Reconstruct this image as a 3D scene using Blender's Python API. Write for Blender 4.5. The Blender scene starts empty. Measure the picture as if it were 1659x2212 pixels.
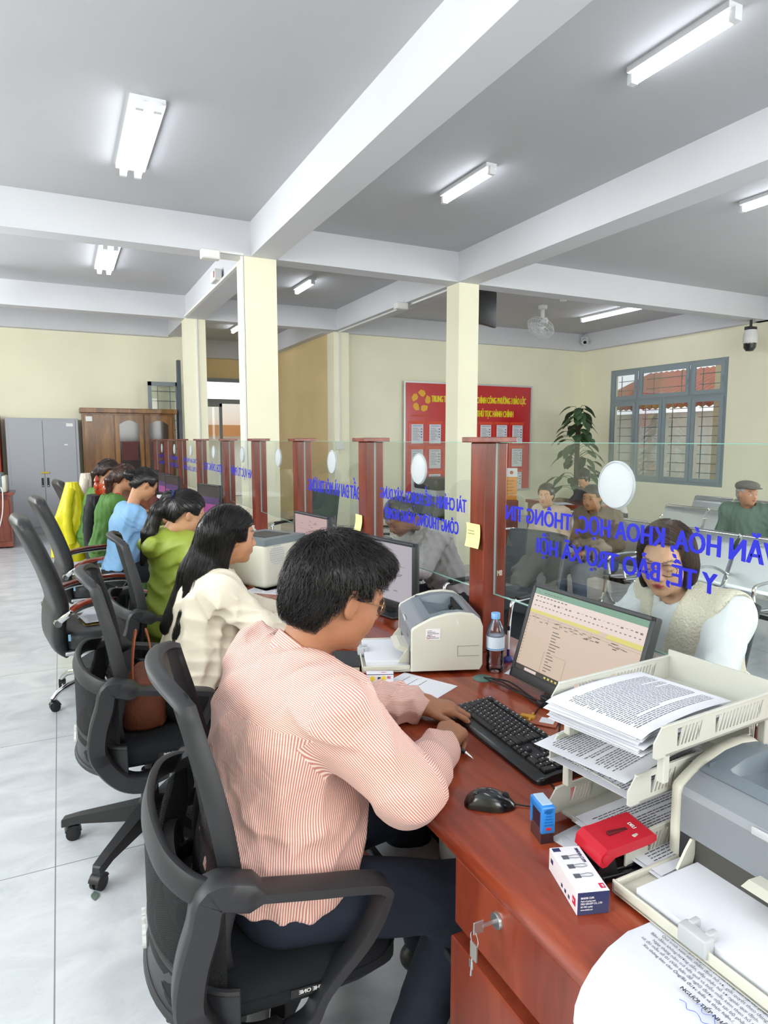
import bpy, bmesh, math, random
import numpy as np
from mathutils import Vector, Matrix
PI = math.pi
C = bpy.context.scene.collection
scn = bpy.context.scene
# ------------------------------------------------------------------ camera
H = 1.55; FPX = 1430.0
PITCH = math.atan2(1106-950, FPX)
YAW = math.atan2(829.5-127, FPX/math.cos(PITCH))
cam = bpy.data.cameras.new('camera'); cam_o = bpy.data.objects.new('camera', cam); C.objects.link(cam_o)
cam.sensor_fit = 'VERTICAL'; cam.sensor_height = 36.0; cam.lens = 36.0*FPX/2212; cam.clip_start = .02; cam.clip_end = 200
cam_o.location = (0, 0, H); cam_o.rotation_euler = (PI/2-PITCH, 0, -YAW)
scn.camera = cam_o
# ------------------------------------------------------------------ view + world
scn.view_settings.view_transform = 'Standard'; scn.view_settings.look = 'None'
scn.view_settings.exposure = 0.38; scn.view_settings.gamma = 1.0; scn.view_settings.use_curve_mapping = False
scn.cycles.max_bounces = 7; scn.cycles.diffuse_bounces = 3; scn.cycles.glossy_bounces = 3; scn.cycles.use_adaptive_sampling = True; scn.cycles.adaptive_threshold = .05
scn.cycles.transparent_max_bounces = 16; scn.cycles.transmission_bounces = 6
scn.cycles.caustics_reflective = False; scn.cycles.caustics_refractive = False
scn.cycles.use_denoising = True; scn.cycles.sample_clamp_indirect = 6
TUBE = 11.0      # tube emission strength
FILL = 60.0       # power of the added fill lights
w = bpy.data.worlds.new('sky'); scn.world = w; w.use_nodes = True
nt = w.node_tree; bg = nt.nodes['Background']
sk = nt.nodes.new('ShaderNodeTexSky'); sk.sky_type = 'HOSEK_WILKIE'; sk.turbidity = 6; sk.sun_direction = (.5, -.3, .8)
mx = nt.nodes.new('ShaderNodeMixRGB'); mx.inputs[0].default_value = .75; mx.inputs[2].default_value = (.9, .95, 1, 1)
nt.links.new(sk.outputs[0], mx.inputs[1]); nt.links.new(mx.outputs[0], bg.inputs[0]); bg.inputs[1].default_value = 1.6
def area(name, loc, rot, sx, sy, power, col=(1, 1, 1)):
    l = bpy.data.lights.new(name, 'AREA'); l.shape = 'RECTANGLE'; l.size = sx; l.size_y = sy; l.energy = power; l.color = col
    o = bpy.data.objects.new(name, l); C.objects.link(o); o.location = loc; o.rotation_euler = rot
    return o
# fill lights added out of view, left, behind and right, standing in for daylight
area('fill_light_left', (-2.9, 1.5, 2.55), (0, -PI/2, 0), 1.5, 4.4, FILL*2.4, (.93, .97, 1))
area('fill_light_left', (-2.9, 8.0, 2.55), (0, -PI/2, 0), 1.5, 4.4, FILL*2.4, (.93, .97, 1))
area('fill_light_rear', (3.2, -3.4, 2.4), (PI/2, 0, 0), 7.4, 1.6, FILL*3.4, (.96, .98, 1))
area('fill_light_right', (10.05, 1.0, 1.9), (0, PI/2, 0), 2.0, 4.0, FILL*3.0, (.95, .98, 1))
# ------------------------------------------------------------------ helpers
def srgb(h):
    if isinstance(h, str):
        h = h.lstrip('#'); c = [int(h[i:i+2], 16)/255 for i in (0, 2, 4)]
    else: c = h
    return tuple(((x/12.92) if x <= .04045 else ((x+.055)/1.055)**2.4) for x in c)
MATS = {}
def nodes_of(m): return m.node_tree.nodes, m.node_tree.links
def mat(name, col='#808080', rough=.5, metal=0, spec=.5, noise=0, nscale=20, bump=0, bscale=60, emit=0, coat=0, sheen=0, sss=0, alpha=None, stretch=None):
    if name in MATS: return MATS[name]
    m = bpy.data.materials.new(name); m.use_nodes = True; N, L = nodes_of(m); b = N['Principled BSDF']
    c = srgb(col); b.inputs['Base Color'].default_value = (*c, 1); b.inputs['Roughness'].default_value = rough
    b.inputs['Metallic'].default_value = metal; b.inputs['Specular IOR Level'].default_value = spec
    b.inputs['Coat Weight'].default_value = coat; b.inputs['Coat Roughness'].default_value = .15
    if sheen: b.inputs['Sheen Weight'].default_value = sheen
    if emit: b.inputs['Emission Color'].default_value = (*c, 1); b.inputs['Emission Strength'].default_value = emit
    tc = N.new('ShaderNodeTexCoord'); src = tc.outputs['Object']
    if stretch:
        mp = N.new('ShaderNodeMapping'); mp.inputs['Scale'].default_value = stretch; L.new(src, mp.inputs[0]); src = mp.outputs[0]
    if noise:
        n = N.new('ShaderNodeTexNoise'); n.inputs['Scale'].default_value = nscale; n.inputs['Detail'].default_value = 5; L.new(src, n.inputs['Vector'])
        mr = N.new('ShaderNodeMapRange'); mr.inputs[1].default_value = .25; mr.inputs[2].default_value = .75
        mr.inputs[3].default_value = 1-noise; mr.inputs[4].default_value = 1+noise; L.new(n.outputs[0], mr.inputs[0])
        v = N.new('ShaderNodeVectorMath'); v.operation = 'SCALE'; v.inputs[0].default_value = c; L.new(mr.outputs[0], v.inputs['Scale'])
        L.new(v.outputs[0], b.inputs['Base Color'])
    if bump:
        n = N.new('ShaderNodeTexNoise'); n.inputs['Scale'].default_value = bscale; n.inputs['Detail'].default_value = 4; L.new(src, n.inputs['Vector'])
        bp = N.new('ShaderNodeBump'); bp.inputs['Strength'].default_value = bump; bp.inputs['Distance'].default_value = .01
        L.new(n.outputs[0], bp.inputs['Height']); L.new(bp.outputs[0], b.inputs['Normal'])
    MATS[name] = m
    return m
def ramp(N, stops):
    r = N.new('ShaderNodeValToRGB'); e = r.color_ramp.elements
    while len(e) < len(stops): e.new(.5)
    for k, (p, c) in enumerate(stops): e[k].position = p; e[k].color = (*srgb(c), 1)
    return r
def wood(name, c0, c1, c2, axis='Y', scale=1.0, rough=.28, coat=.4):
    if name in MATS: return MATS[name]
    m = bpy.data.materials.new(name); m.use_nodes = True; N, L = nodes_of(m); b = N['Principled BSDF']
    tc = N.new('ShaderNodeTexCoord'); mp = N.new('ShaderNodeMapping')
    s = {'X': (1.2, 9, 9), 'Y': (9, 1.2, 9), 'Z': (9, 9, 1.2)}[axis]; mp.inputs['Scale'].default_value = [v*scale for v in s]
    L.new(tc.outputs['Object'], mp.inputs[0])
    n = N.new('ShaderNodeTexNoise'); n.inputs['Scale'].default_value = 1.3; n.inputs['Detail'].default_value = 7; n.inputs['Distortion'].default_value = .6
    L.new(mp.outputs[0], n.inputs['Vector'])
    n2 = N.new('ShaderNodeTexNoise'); n2.inputs['Scale'].default_value = 9; n2.inputs['Detail'].default_value = 4; L.new(mp.outputs[0], n2.inputs['Vector'])
    ad = N.new('ShaderNodeMath'); ad.operation = 'MULTIPLY_ADD'; ad.inputs[1].default_value = .25; L.new(n2.outputs[0], ad.inputs[0]); L.new(n.outputs[0], ad.inputs[2])
    r = ramp(N, [(.42, c0), (.62, c1), (.8, c2)]); L.new(ad.outputs[0], r.inputs[0]); L.new(r.outputs[0], b.inputs['Base Color'])
    b.inputs['Roughness'].default_value = rough; b.inputs['Coat Weight'].default_value = coat; b.inputs['Coat Roughness'].default_value = .12
    MATS[name] = m
    return m
class MB:
    """collects boxes, tubes, lofts; build() links them as ONE mesh"""
    def __init__(s): s.v = []; s.f = []; s.mi = []; s.uv = None
    def add(s, verts, faces, m=0):
        o = len(s.v); s.v += [tuple(float(q) for q in p) for p in verts]; s.f += [tuple(i+o for i in f) for f in faces]; s.mi += [m]*len(faces); return s
    def box(s, x0, x1, y0, y1, z0, z1, m=0):
        v = [(x, y, z) for z in (z0, z1) for y in (y0, y1) for x in (x0, x1)]
        return s.add(v, [(0, 2, 3, 1), (4, 5, 7, 6), (0, 1, 5, 4), (2, 6, 7, 3), (0, 4, 6, 2), (1, 3, 7, 5)], m)
    def rbox(s, x0, x1, y0, y1, z0, z1, r=.01, n=3, m=0, M=None):
        """box with rounded edges all round"""
        r = min(r, (x1-x0)/2.01, (y1-y0)/2.01, (z1-z0)/2.01)
        bm = bmesh.new(); bmesh.ops.create_cube(bm, size=1)
        for v in bm.verts: v.co = Vector(((x0+x1)/2+v.co.x*(x1-x0), (y0+y1)/2+v.co.y*(y1-y0), (z0+z1)/2+v.co.z*(z1-z0)))
        bmesh.ops.bevel(bm, geom=list(bm.edges), offset=r, segments=n, affect='EDGES', profile=.5)
        return s.bm(bm, m, M)
    def bm(s, bm, m=0, M=None):
        bm.verts.index_update()
        vs = [(M @ v.co if M else v.co.copy()) for v in bm.verts]
        s.add(vs, [[v.index for v in f.verts] for f in bm.faces], m); bm.free(); return s
    def loft(s, rings, closed=True, cap=True, m=0, loop=False):
        n = len(rings[0]); vs = [p for r in rings for p in r]; fs = []
        R = len(rings)
        for i in range(R if loop else R-1):
            j = (i+1) % R
            for k in range(n if closed else n-1):
                k2 = (k+1) % n; fs.append((i*n+k, i*n+k2, j*n+k2, j*n+k))
        if cap and closed and not loop: fs.append(tuple(range(n))[::-1]); fs.append(tuple(range((R-1)*n, R*n)))
        return s.add(vs, fs, m)
    def tube(s, pts, r, n=10, m=0, loop=False, cap=True, flat=None, up=None):
        """tube along pts; r number or list; flat=(a,b) gives an elliptical/rounded-rect section with 'up' fixed"""
        P = [Vector(p) for p in pts]; K = len(P); rs = r if isinstance(r, (list, tuple)) else [r]*K
        T = []
        for i in range(K):
            if loop: t = P[(i+1) % K]-P[i-1]
            else: t = P[min(i+1, K-1)]-P[max(i-1, 0)]
            T.append(t.normalized() if t.length > 1e-9 else Vector((0, 0, 1)))
        u = Vector(up) if up else (Vector((0, 0, 1)) if abs(T[0].z) < .9 else Vector((1, 0, 0)))
        rings = []
        a = (u-T[0]*u.dot(T[0])).normalized()
        for i in range(K):
            src = Vector(up) if up else a
            a = (src-T[i]*src.dot(T[i])); a = a.normalized() if a.length > 1e-6 else Vector((1, 0, 0)); b = T[i].cross(a)
            ring = []
            for k in range(n):
                th = 2*PI*k/n
                ca, sb = math.cos(th), math.sin(th)
                if flat:
                    e = .55
                    ca = math.copysign(abs(ca)**e, ca); sb = math.copysign(abs(sb)**e, sb)
                    fa, fb = flat[i] if isinstance(flat, list) else flat
                    ring.append(P[i]+a*ca*fa*rs[i]+b*sb*fb*rs[i])
                else: ring.append(P[i]+(a*ca+b*sb)*rs[i])
            rings.append(ring)
        return s.loft(rings, True, cap, m, loop)
    def lathe(s, prof, n=24, c=(0, 0, 0), m=0, axis='Z'):
        rings = []
        for (r, z) in prof:
            ring = []
            for k in range(n):
                th = 2*PI*k/n; x, y = r*math.cos(th), r*math.sin(th)
                p = {'Z': (x, y, z), 'X': (z, x, y), 'Y': (y, z, x)}[axis]
                ring.append((p[0]+c[0], p[1]+c[1], p[2]+c[2]))
            rings.append(ring)
        return s.loft(rings, True, True, m)
    def prism(s, poly, z0, z1, m=0, f=None):
        """extrude a 2D polygon; f maps (a,b,h) to 3D"""
        f = f or (lambda a, b, h: (a, b, h)); n = len(poly)
        return s.add([f(a, b, z0) for a, b in poly]+[f(a, b, z1) for a, b in poly],
                     [tuple(range(n))[::-1], tuple(range(n, 2*n))]+[(k, (k+1) % n, n+(k+1) % n, n+k) for k in range(n)], m)
    def grid(s, fn, nu, nv, m=0, thick=0):
        vs = [fn(u/nu, v/nv) for u in range(nu+1) for v in range(nv+1)]
        fs = [(a*(nv+1)+b, (a+1)*(nv+1)+b, (a+1)*(nv+1)+b+1, a*(nv+1)+b+1) for a in range(nu) for b in range(nv)]
        if thick:
            o = len(vs); vs2 = [(p[0], p[1], p[2]-thick) for p in vs]; vs += vs2; fs += [tuple(i+o for i in f)[::-1] for f in fs]
            W = nv+1
            ed = [(a*W, (a+1)*W) for a in range(nu)]+[((a+1)*W+nv, a*W+nv) for a in range(nu)]+[(b+1, b) for b in range(nv)]+[(nu*W+b, nu*W+b+1) for b in range(nv)]
            fs += [(i, i+o, j+o, j) for i, j in ed]
        return s.add(vs, fs, m)
    def xf(s, M, start=0):
        s.v[start:] = [tuple(M @ Vector(p)) for p in s.v[start:]]; return s
    def build(s, name, mats, parent=None, smooth=False, label=None, cat=None, group=None, kind=None, loc=None, auto=40, fixn=True):
        me = bpy.data.meshes.new(name); me.from_pydata(s.v, [], s.f)
        for m in (mats if isinstance(mats, (list, tuple)) else [mats]): me.materials.append(m)
        if any(s.mi): me.polygons.foreach_set('material_index', s.mi)
        if fixn:
            bm = bmesh.new(); bm.from_mesh(me); bmesh.ops.recalc_face_normals(bm, faces=bm.faces); bm.to_mesh(me); bm.free()
        o = bpy.data.objects.new(name, me); C.objects.link(o)
        if parent: o.parent = parent
        if loc: o.location = loc
        if smooth:
            me.polygons.foreach_set('use_smooth', [True]*len(me.polygons))
            sharp_by_angle(me, auto)
        tag(o, label, cat, group, kind)
        return o
def sharp_by_angle(me, deg):
    bm = bmesh.new(); bm.from_mesh(me); lim = math.radians(deg)
    for e in bm.edges:
        if len(e.link_faces) == 2 and e.calc_face_angle(0) > lim: e.smooth = False
    bm.to_mesh(me); bm.free()
def tag(o, label=None, cat=None, group=None, kind=None):
    if label: o['label'] = label
    if cat: o['category'] = cat
    if group: o['group'] = group
    if kind: o['kind'] = kind
    return o
def thing(name, label, cat, loc=(0, 0, 0), rz=0, group=None):
    o = bpy.data.objects.new(name, None); C.objects.link(o); o.location = loc; o.rotation_euler = (0, 0, rz); o.empty_display_size = .05
    return tag(o, label, cat, group)
def copy_tree(o, parent=None):
    c = o.copy(); C.objects.link(c); c.parent = parent
    for ch in list(o.children): copy_tree(ch, c)
    return c
def relabel(o, label, group=None):
    o['label'] = label
    if group: o['group'] = group
    return o
def S(name, mb, m, **k): return mb.build(name, m, kind='structure', **k)
import unicodedata
def text_mesh(txt, size=.1, xs=1.0, bold=0.0, ext=0.0, align='LEFT', italic=0):
    cu = bpy.data.curves.new('t', 'FONT'); cu.body = unicodedata.normalize('NFC', txt); cu.size = size; cu.offset = bold; cu.extrude = ext; cu.align_x = align; cu.shear = italic
    cu.resolution_u = 3
    o = bpy.data.objects.new('t', cu); C.objects.link(o); dg = bpy.context.evaluated_depsgraph_get()
    me = bpy.data.meshes.new_from_object(o.evaluated_get(dg)); 
    vs = [(v.co.x*xs, v.co.y, v.co.z) for v in me.vertices]; fs = [tuple(p.vertices) for p in me.polygons]
    bpy.data.objects.remove(o); bpy.data.curves.remove(cu); bpy.data.meshes.remove(me)
    return vs, fs
def frame(o, x, y):
    """matrix whose local x,y run along world vectors x,y from origin o"""
    x = Vector(x).normalized(); y = Vector(y); y = (y-x*y.dot(x)).normalized(); z = x.cross(y)
    M = Matrix(((x.x, y.x, z.x, o[0]), (x.y, y.y, z.y, o[1]), (x.z, y.z, z.z, o[2]), (0, 0, 0, 1))); return M
def letters(mb, txt, M, size=.1, xs=1.0, bold=0, ext=0, align='LEFT', m=0, italic=0, fitw=None):
    txt = unicodedata.normalize('NFC', txt); rep = {'Ơ': 'O', 'Ờ': 'Ò', 'Ợ': 'Ọ', 'Ở': 'Ỏ', 'Đ': 'D'}
    base = ''.join(rep.get(c, c) for c in txt); vs, fs = text_mesh(base, size, xs, 0, ext, align, italic); vs, fs = list(vs), list(fs)
    if align == 'LEFT':
        for i_, c in enumerate(txt):
            if c not in rep: continue
            xm = max(v[0] for v in text_mesh(base[:i_+1], size, xs, 0, ext)[0]); g_ = [v[0] for v in text_mesh(base[i_], size, xs, 0, ext)[0]]; xl = xm-(max(g_)-min(g_)); k = size
            q = [(xm-.12*k*xs, .60*k), (xm+.07*k*xs, .80*k), (xm+.13*k*xs, .70*k), (xm-.03*k*xs, .50*k)] if c != 'Đ' else [(xl-.08*k*xs, .30*k), (xl+.3*k*xs, .30*k), (xl+.3*k*xs, .39*k), (xl-.08*k*xs, .39*k)]
            n_ = len(vs); vs += [(a, b, 0.0001) for a, b in q]; fs.append((n_, n_+1, n_+2, n_+3) if c == 'Đ' else (n_+3, n_+2, n_+1, n_))
    if fitw and vs:
        x0 = min(v[0] for v in vs); x1 = max(v[0] for v in vs); k = fitw/(x1-x0); vs = [((v[0]-x0)*k, v[1], v[2]) for v in vs]
    sh = ((0, 0),) if bold < size*.02 else ((0, 0), (.022, .012), (-.022, -.012), (.04, 0), (-.04, 0))      # heavier strokes: the same outlines side by side
    for q, (d, e) in enumerate(sh): mb.add([M @ Vector((v[0]+d*size, v[1]+e*size, v[2]+q*.00004)) for v in vs], fs, m)
    return mb
def ell(cx, cy, rx, ry, n=32): return [(cx+rx*math.cos(2*PI*k/n), cy+ry*math.sin(2*PI*k/n)) for k in range(n)]
def spline(pts, n=8, loop=False):
    P = [Vector(p) for p in pts]; K = len(P); out = []
    g = (lambda i: P[i % K]) if loop else (lambda i: P[max(0, min(K-1, i))])
    for i in range(K if loop else K-1):
        p0, p1, p2, p3 = g(i-1), g(i), g(i+1), g(i+2)
        for k in range(n):
            t = k/n; out.append(.5*((2*p1)+(p2-p0)*t+(2*p0-5*p1+4*p2-p3)*t*t+(3*p1-p0-3*p2+p3)*t**3))
    if not loop: out.append(P[-1].copy())
    return out
# ------------------------------------------------------------------ materials of the shell
CEIL, ZB = 3.74, 3.40
def wall_mat(name, c, n=.03):
    m = mat(name, c, .75, noise=n, nscale=1.6, bump=.05, bscale=90, spec=.25); return m
M_yel = wall_mat('yellow wall paint', '#fdf9de'); M_ora = wall_mat('apricot wall paint', '#f3d9a4', .05)
M_cei = wall_mat('ceiling paint', '#c9cacd', .02); M_beam = wall_mat('beam paint', '#dcdde1', .02)
def marble_floor():
    m = bpy.data.materials.new('marbled floor tile'); m.use_nodes = True; N, L = nodes_of(m); b = N['Principled BSDF']
    tc = N.new('ShaderNodeTexCoord'); mp = N.new('ShaderNodeMapping'); mp.inputs['Scale'].default_value = (1.6, 2.6, 1); mp.inputs['Rotation'].default_value = (0, 0, .5); L.new(tc.outputs['Object'], mp.inputs[0])
    n = N.new('ShaderNodeTexNoise'); n.inputs['Scale'].default_value = 2.2; n.inputs['Detail'].default_value = 9; n.inputs['Distortion'].default_value = 1.1; L.new(mp.outputs[0], n.inputs['Vector'])
    r = ramp(N, [(.25, '#bfc4c9'), (.5, '#d0d4d8'), (.75, '#dfe2e4')]); L.new(n.outputs[0], r.inputs[0])
    n2 = N.new('ShaderNodeTexNoise'); n2.inputs['Scale'].default_value = 3.1; n2.inputs['Detail'].default_value = 6; n2.inputs['Distortion'].default_value = 2.5; L.new(mp.outputs[0], n2.inputs['Vector'])
    mr = N.new('ShaderNodeMath'); mr.operation = 'SUBTRACT'; mr.inputs[1].default_value = .5; L.new(n2.outputs[0], mr.inputs[0])
    ab = N.new('ShaderNodeMath'); ab.operation = 'ABSOLUTE'; L.new(mr.outputs[0], ab.inputs[0])
    st = N.new('ShaderNodeMapRange'); st.inputs[1].default_value = 0; st.inputs[2].default_value = .02; st.inputs[3].default_value = .95; st.inputs[4].default_value = 1; L.new(ab.outputs[0], st.inputs[0])
    v = N.new('ShaderNodeVectorMath'); v.operation = 'SCALE'; L.new(r.outputs[0], v.inputs[0]); L.new(st.outputs[0], v.inputs['Scale'])
    # joints, 0.8 m tiles: one line runs along x=-0.085
    br = N.new('ShaderNodeSeparateXYZ'); L.new(tc.outputs['Object'], br.inputs[0])
    outs = []
    for ax, off, per in ((0, .085, 1.17), (1, -.22, 1.17)):
        a = N.new('ShaderNodeMath'); a.operation = 'ADD'; a.inputs[1].default_value = off+per*20; L.new(br.outputs[ax], a.inputs[0])
        d = N.new('ShaderNodeMath'); d.operation = 'PINGPONG'; d.inputs[1].default_value = per/2; L.new(a.outputs[0], d.inputs[0])
        g = N.new('ShaderNodeMath'); g.operation = 'GREATER_THAN'; g.inputs[1].default_value = .0022; L.new(d.outputs[0], g.inputs[0]); outs.append(g)
    mi = N.new('ShaderNodeMath'); mi.operation = 'MINIMUM'; L.new(outs[0].outputs[0], mi.inputs[0]); L.new(outs[1].outputs[0], mi.inputs[1])
    mxx = N.new('ShaderNodeMixRGB'); mxx.inputs[1].default_value = (*srgb('#8a8d90'), 1); L.new(mi.outputs[0], mxx.inputs[0]); L.new(v.outputs[0], mxx.inputs[2])
    L.new(mxx.outputs[0], b.inputs['Base Color']); b.inputs['Roughness'].default_value = .17; b.inputs['Specular IOR Level'].default_value = .45
    return m
M_floor = marble_floor()
S('floor', MB().box(-3, 10.3, -3.6, 15.4, -.1, 0), M_floor)
S('ceiling', MB().box(-3, 10.3, -3.6, 15.4, CEIL, CEIL+.15), M_cei)
# beams: along the room and across it
S('trim_beam_long_left', MB().box(1.84, 2.12, -3.5, 10.75, ZB, CEIL), M_beam)
S('trim_beam_long_right', MB().box(4.32, 4.6, -3.5, 11.0, ZB, CEIL), M_beam)
for k, y in enumerate((6.85, 10.68)):
    b = MB()
    for x0, x1 in ((-3, 1.84), (2.12, 4.32), (4.6, 10.1)):
        if k == 1 and x0 > 4: continue
        b.box(x0, x1, y, y+.24, ZB, CEIL)
    S('trim_beam_cross_%s' % ('front' if k == 0 else 'rear'), b, M_beam)
S('trim_beam_cross_near', MB().box(-3, 10.1, -1.2, -.95, ZB, CEIL), M_beam)
S('trim_beam_wall_back', MB().box(4.6, 10.1, 10.9, 11.0, ZB, CEIL), M_beam)
S('trim_beam_wall_right', MB().box(9.97, 10.1, -3.5, 10.9, ZB, CEIL), M_beam)
S('trim_beam_wall_far', MB().box(-3, 1.84, 12.5, 12.65, ZB-.03, CEIL), M_beam)
S('trim_beam_wall_hall', MB().box(4.2, 4.35, 11.0, 15.2, ZB, CEIL), M_beam)
S('trim_beam_far_hall', MB().box(2.0, 4.35, 15.05, 15.2, ZB-.05, CEIL), M_beam)
S('trim_beam_side', MB().box(1.84, 2.1, 10.92, 12.6, ZB, CEIL), M_beam)
# walls
S('wall_back', MB().box(4.35, 10.3, 11.0, 11.2, 0, CEIL), M_yel)
S('wall_far', MB().box(-3, 1.98, 12.65, 12.85, 0, CEIL), M_yel)
S('wall_passage', MB().box(1.98, 2.1, 12.65, 15.3, 0, CEIL), M_yel)
S('wall_hall', MB().box(4.35, 4.55, 11.2, 15.3, 0, CEIL), M_ora)
b = MB().box(2.1, 2.75, 15.2, 15.35, 0, CEIL).box(3.95, 4.35, 15.2, 15.35, 0, CEIL).box(2.75, 3.95, 15.2, 15.35, 2.92, CEIL)
S('wall_hall_end', b, M_ora)
# right wall with its window opening
WX, WY0, WY1, WZ0, WZ1 = 10.1, 7.58, 10.22, .74, 2.93
b = MB().box(WX, WX+.2, -3.5, WY0, 0, CEIL).box(WX, WX+.2, WY1, 11.2, 0, CEIL).box(WX, WX+.2, WY0, WY1, 0, WZ0).box(WX, WX+.2, WY0, WY1, WZ1, CEIL)
S('wall_right', b, M_yel)
S('wall_left', MB().box(-3.2, -3, -3.6, 12.9, 0, CEIL), M_yel)
S('wall_rear', MB().box(-3, 10.3, -3.7, -3.5, 0, CEIL), M_yel)
# columns
for nm, x0, x1, y0, y1 in (('left', 1.77, 2.11, 6.86, 7.16), ('right', 4.34, 4.62, 6.86, 7.14), ('rear', 1.82, 2.13, 10.68, 10.98), ('corner', 4.34, 4.62, 10.86, 11.02)):
    S('trim_column_'+nm, MB().box(x0, x1, y0, y1, 0, ZB), M_yel)
M_white = mat('white plastic', '#e9e9e6', .4); M_con = mat('white conduit', '#f0f0ec', .5)
b = MB().box(1.745, 1.765, 6.86, 6.9, 1.2, ZB+.02).box(1.5, 1.765, 6.84, 6.855, ZB+.0, ZB+.02)
S('trim_conduit_left', b, M_con)
S('trim_conduit_rear', MB().box(1.98, 2.0, 10.66, 10.68, 0, ZB), M_con)
S('trim_conduit_corner', MB().box(4.42, 4.44, 10.84, 10.86, 1.3, ZB).box(4.4, 4.42, 7.1, 10.8, ZB-.02, ZB), M_con)
b = MB().box(4.35, 4.5, 10.82, 10.86, 1.38, 1.52); b.build('socket_box', M_white, label='white socket box low on the corner pilaster seen through the glass', cat='socket')
for nm, x, y, lab in (('junction_box', 1.42, 6.8, 'white junction box under the cross beam left of the near column'), ('junction_box', 4.26, 8.2, 'white junction box on the far side beam left of the right column')):
    t = thing(nm, lab, 'junction box', (x, y, ZB-.09)); MB().rbox(-.09, .09, -.05, .05, 0, .09, .012).build('box_body', M_white, t)
    MB().rbox(-.08, .08, -.056, -.05, .01, .08, .003).build('cover', M_con, t)
t = thing('emergency_lamp', 'white emergency lamp with red mark on the side of the long beam', 'emergency lamp', (1.82, 8.2, ZB+.02))
MB().rbox(-.09, 0, -.13, .13, 0, .13, .015).build('housing', M_white, t); MB().box(-.092, -.09, -.12, -.08, .03, .1).build('red_mark', mat('red paint', '#b3221c', .5), t)
S('trim_conduit_beam', MB().box(1.8, 1.84, 7.1, 10.6, ZB, ZB+.03), M_con)
# ------------------------------------------------------------------ window 1 (right wall)
M_sash = mat('grey green window paint', '#94a3a9', .45); M_grille = mat('window grille', '#7d8789', .5)
def glass_mat(name, tint=(1, 1, 1), refl=1.0, rough=0.0, frost=0.0):
    m = bpy.data.materials.new(name); m.use_nodes = True; N, L = nodes_of(m); N.remove(N['Principled BSDF'])
    out = [x for x in N if x.type == 'OUTPUT_MATERIAL'][0]
    tr = N.new('ShaderNodeBsdfTransparent'); tr.inputs[0].default_value = (*tint, 1)
    gl = N.new('ShaderNodeBsdfGlossy'); gl.inputs['Roughness'].default_value = rough
    lw = N.new('ShaderNodeFresnel'); lw.inputs[0].default_value = 1.5
    mu = N.new('ShaderNodeMath'); mu.operation = 'MULTIPLY'; mu.inputs[1].default_value = refl; mu.use_clamp = True; L.new(lw.outputs[0], mu.inputs[0])
    mix = N.new('ShaderNodeMixShader'); L.new(mu.outputs[0], mix.inputs[0]); L.new(tr.outputs[0], mix.inputs[1]); L.new(gl.outputs[0], mix.inputs[2])
    last = mix
    if frost:
        df = N.new('ShaderNodeBsdfDiffuse'); df.inputs[0].default_value = (.85, .88, .9, 1); m2 = N.new('ShaderNodeMixShader'); m2.inputs[0].default_value = frost
        L.new(mix.outputs[0], m2.inputs[1]); L.new(df.outputs[0], m2.inputs[2]); last = m2
    L.new(last.outputs[0], out.inputs[0]); MATS[name] = m; return m
M_wglass = glass_mat('window glass', (.93, .95, .95), .6)
win = thing('window_1', None, None, (WX, 0, 0)); win['kind'] = 'structure'
fr = MB()
def bar(b, y0, y1, z0, z1, x0=.02, x1=.09, m=0): b.box(x0, x1, y0, y1, z0, z1, m)
for y in (WY0, WY1-.06): bar(fr, y, y+.06, WZ0-.001, WZ1+.001, .016, .094)
for z in (WZ0, 2.28, WZ1-.05): bar(fr, WY0, WY1, z, z+.06)
yy = [WY0+.06, WY0+.76, WY1-.82, WY1-.06]
for y in (WY0+.7, WY1-.76): bar(fr, y, y+.06, 2.3, WZ1, .017, .093)
fr.build('window_frame', M_sash, win)
sy = [WY0+.05+(WY1-WY0-.1)*k/4 for k in range(5)]
def sash(y0, y1, z0, z1, n=0, nm='sash', tilt=0):
    b = MB(); fw = .07
    for y in (y0, y1-fw): bar(b, y, y+fw, z0, z1, -.012, .012)
    for z in (z0, z1-fw): bar(b, y0+.001, y1-.001, z+.001, z+fw-.001, -.008, .010)
    o = b.build(nm, M_sash, win)
    g = MB().box(-.001, .003, y0+fw, y1-fw, z0+fw, z1-fw).build('glass_pane', M_wglass, o)
    g2 = MB(); k = max(2, int(round((z1-z0)/.17)))
    for j in range(1, k): g2.box(.1, .112, y0+fw, y1-fw, z0+(z1-z0)*j/k-.006, z0+(z1-z0)*j/k+.006)
    for a in (.22, .78): g2.box(.1, .112, y0+(y1-y0)*a-.006, y0+(y1-y0)*a+.006, z0+fw, z1-fw)
    g2.build('grille', M_grille, o)
    MB().box(-.03, -.01, y0+.02, y0+.04, (z0+z1)/2-.08, (z0+z1)/2+.02).build('handle', M_sash, o)
for k in range(4): sash(sy[k]+.005, sy[k+1]-.005, WZ0+.06, 2.28)
for a, c2 in ((WY0+.06, WY0+.7), (WY0+.76, WY1-.76), (WY1-.7, WY1-.06)): sash(a, c2, 2.34, WZ1-.05)
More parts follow.
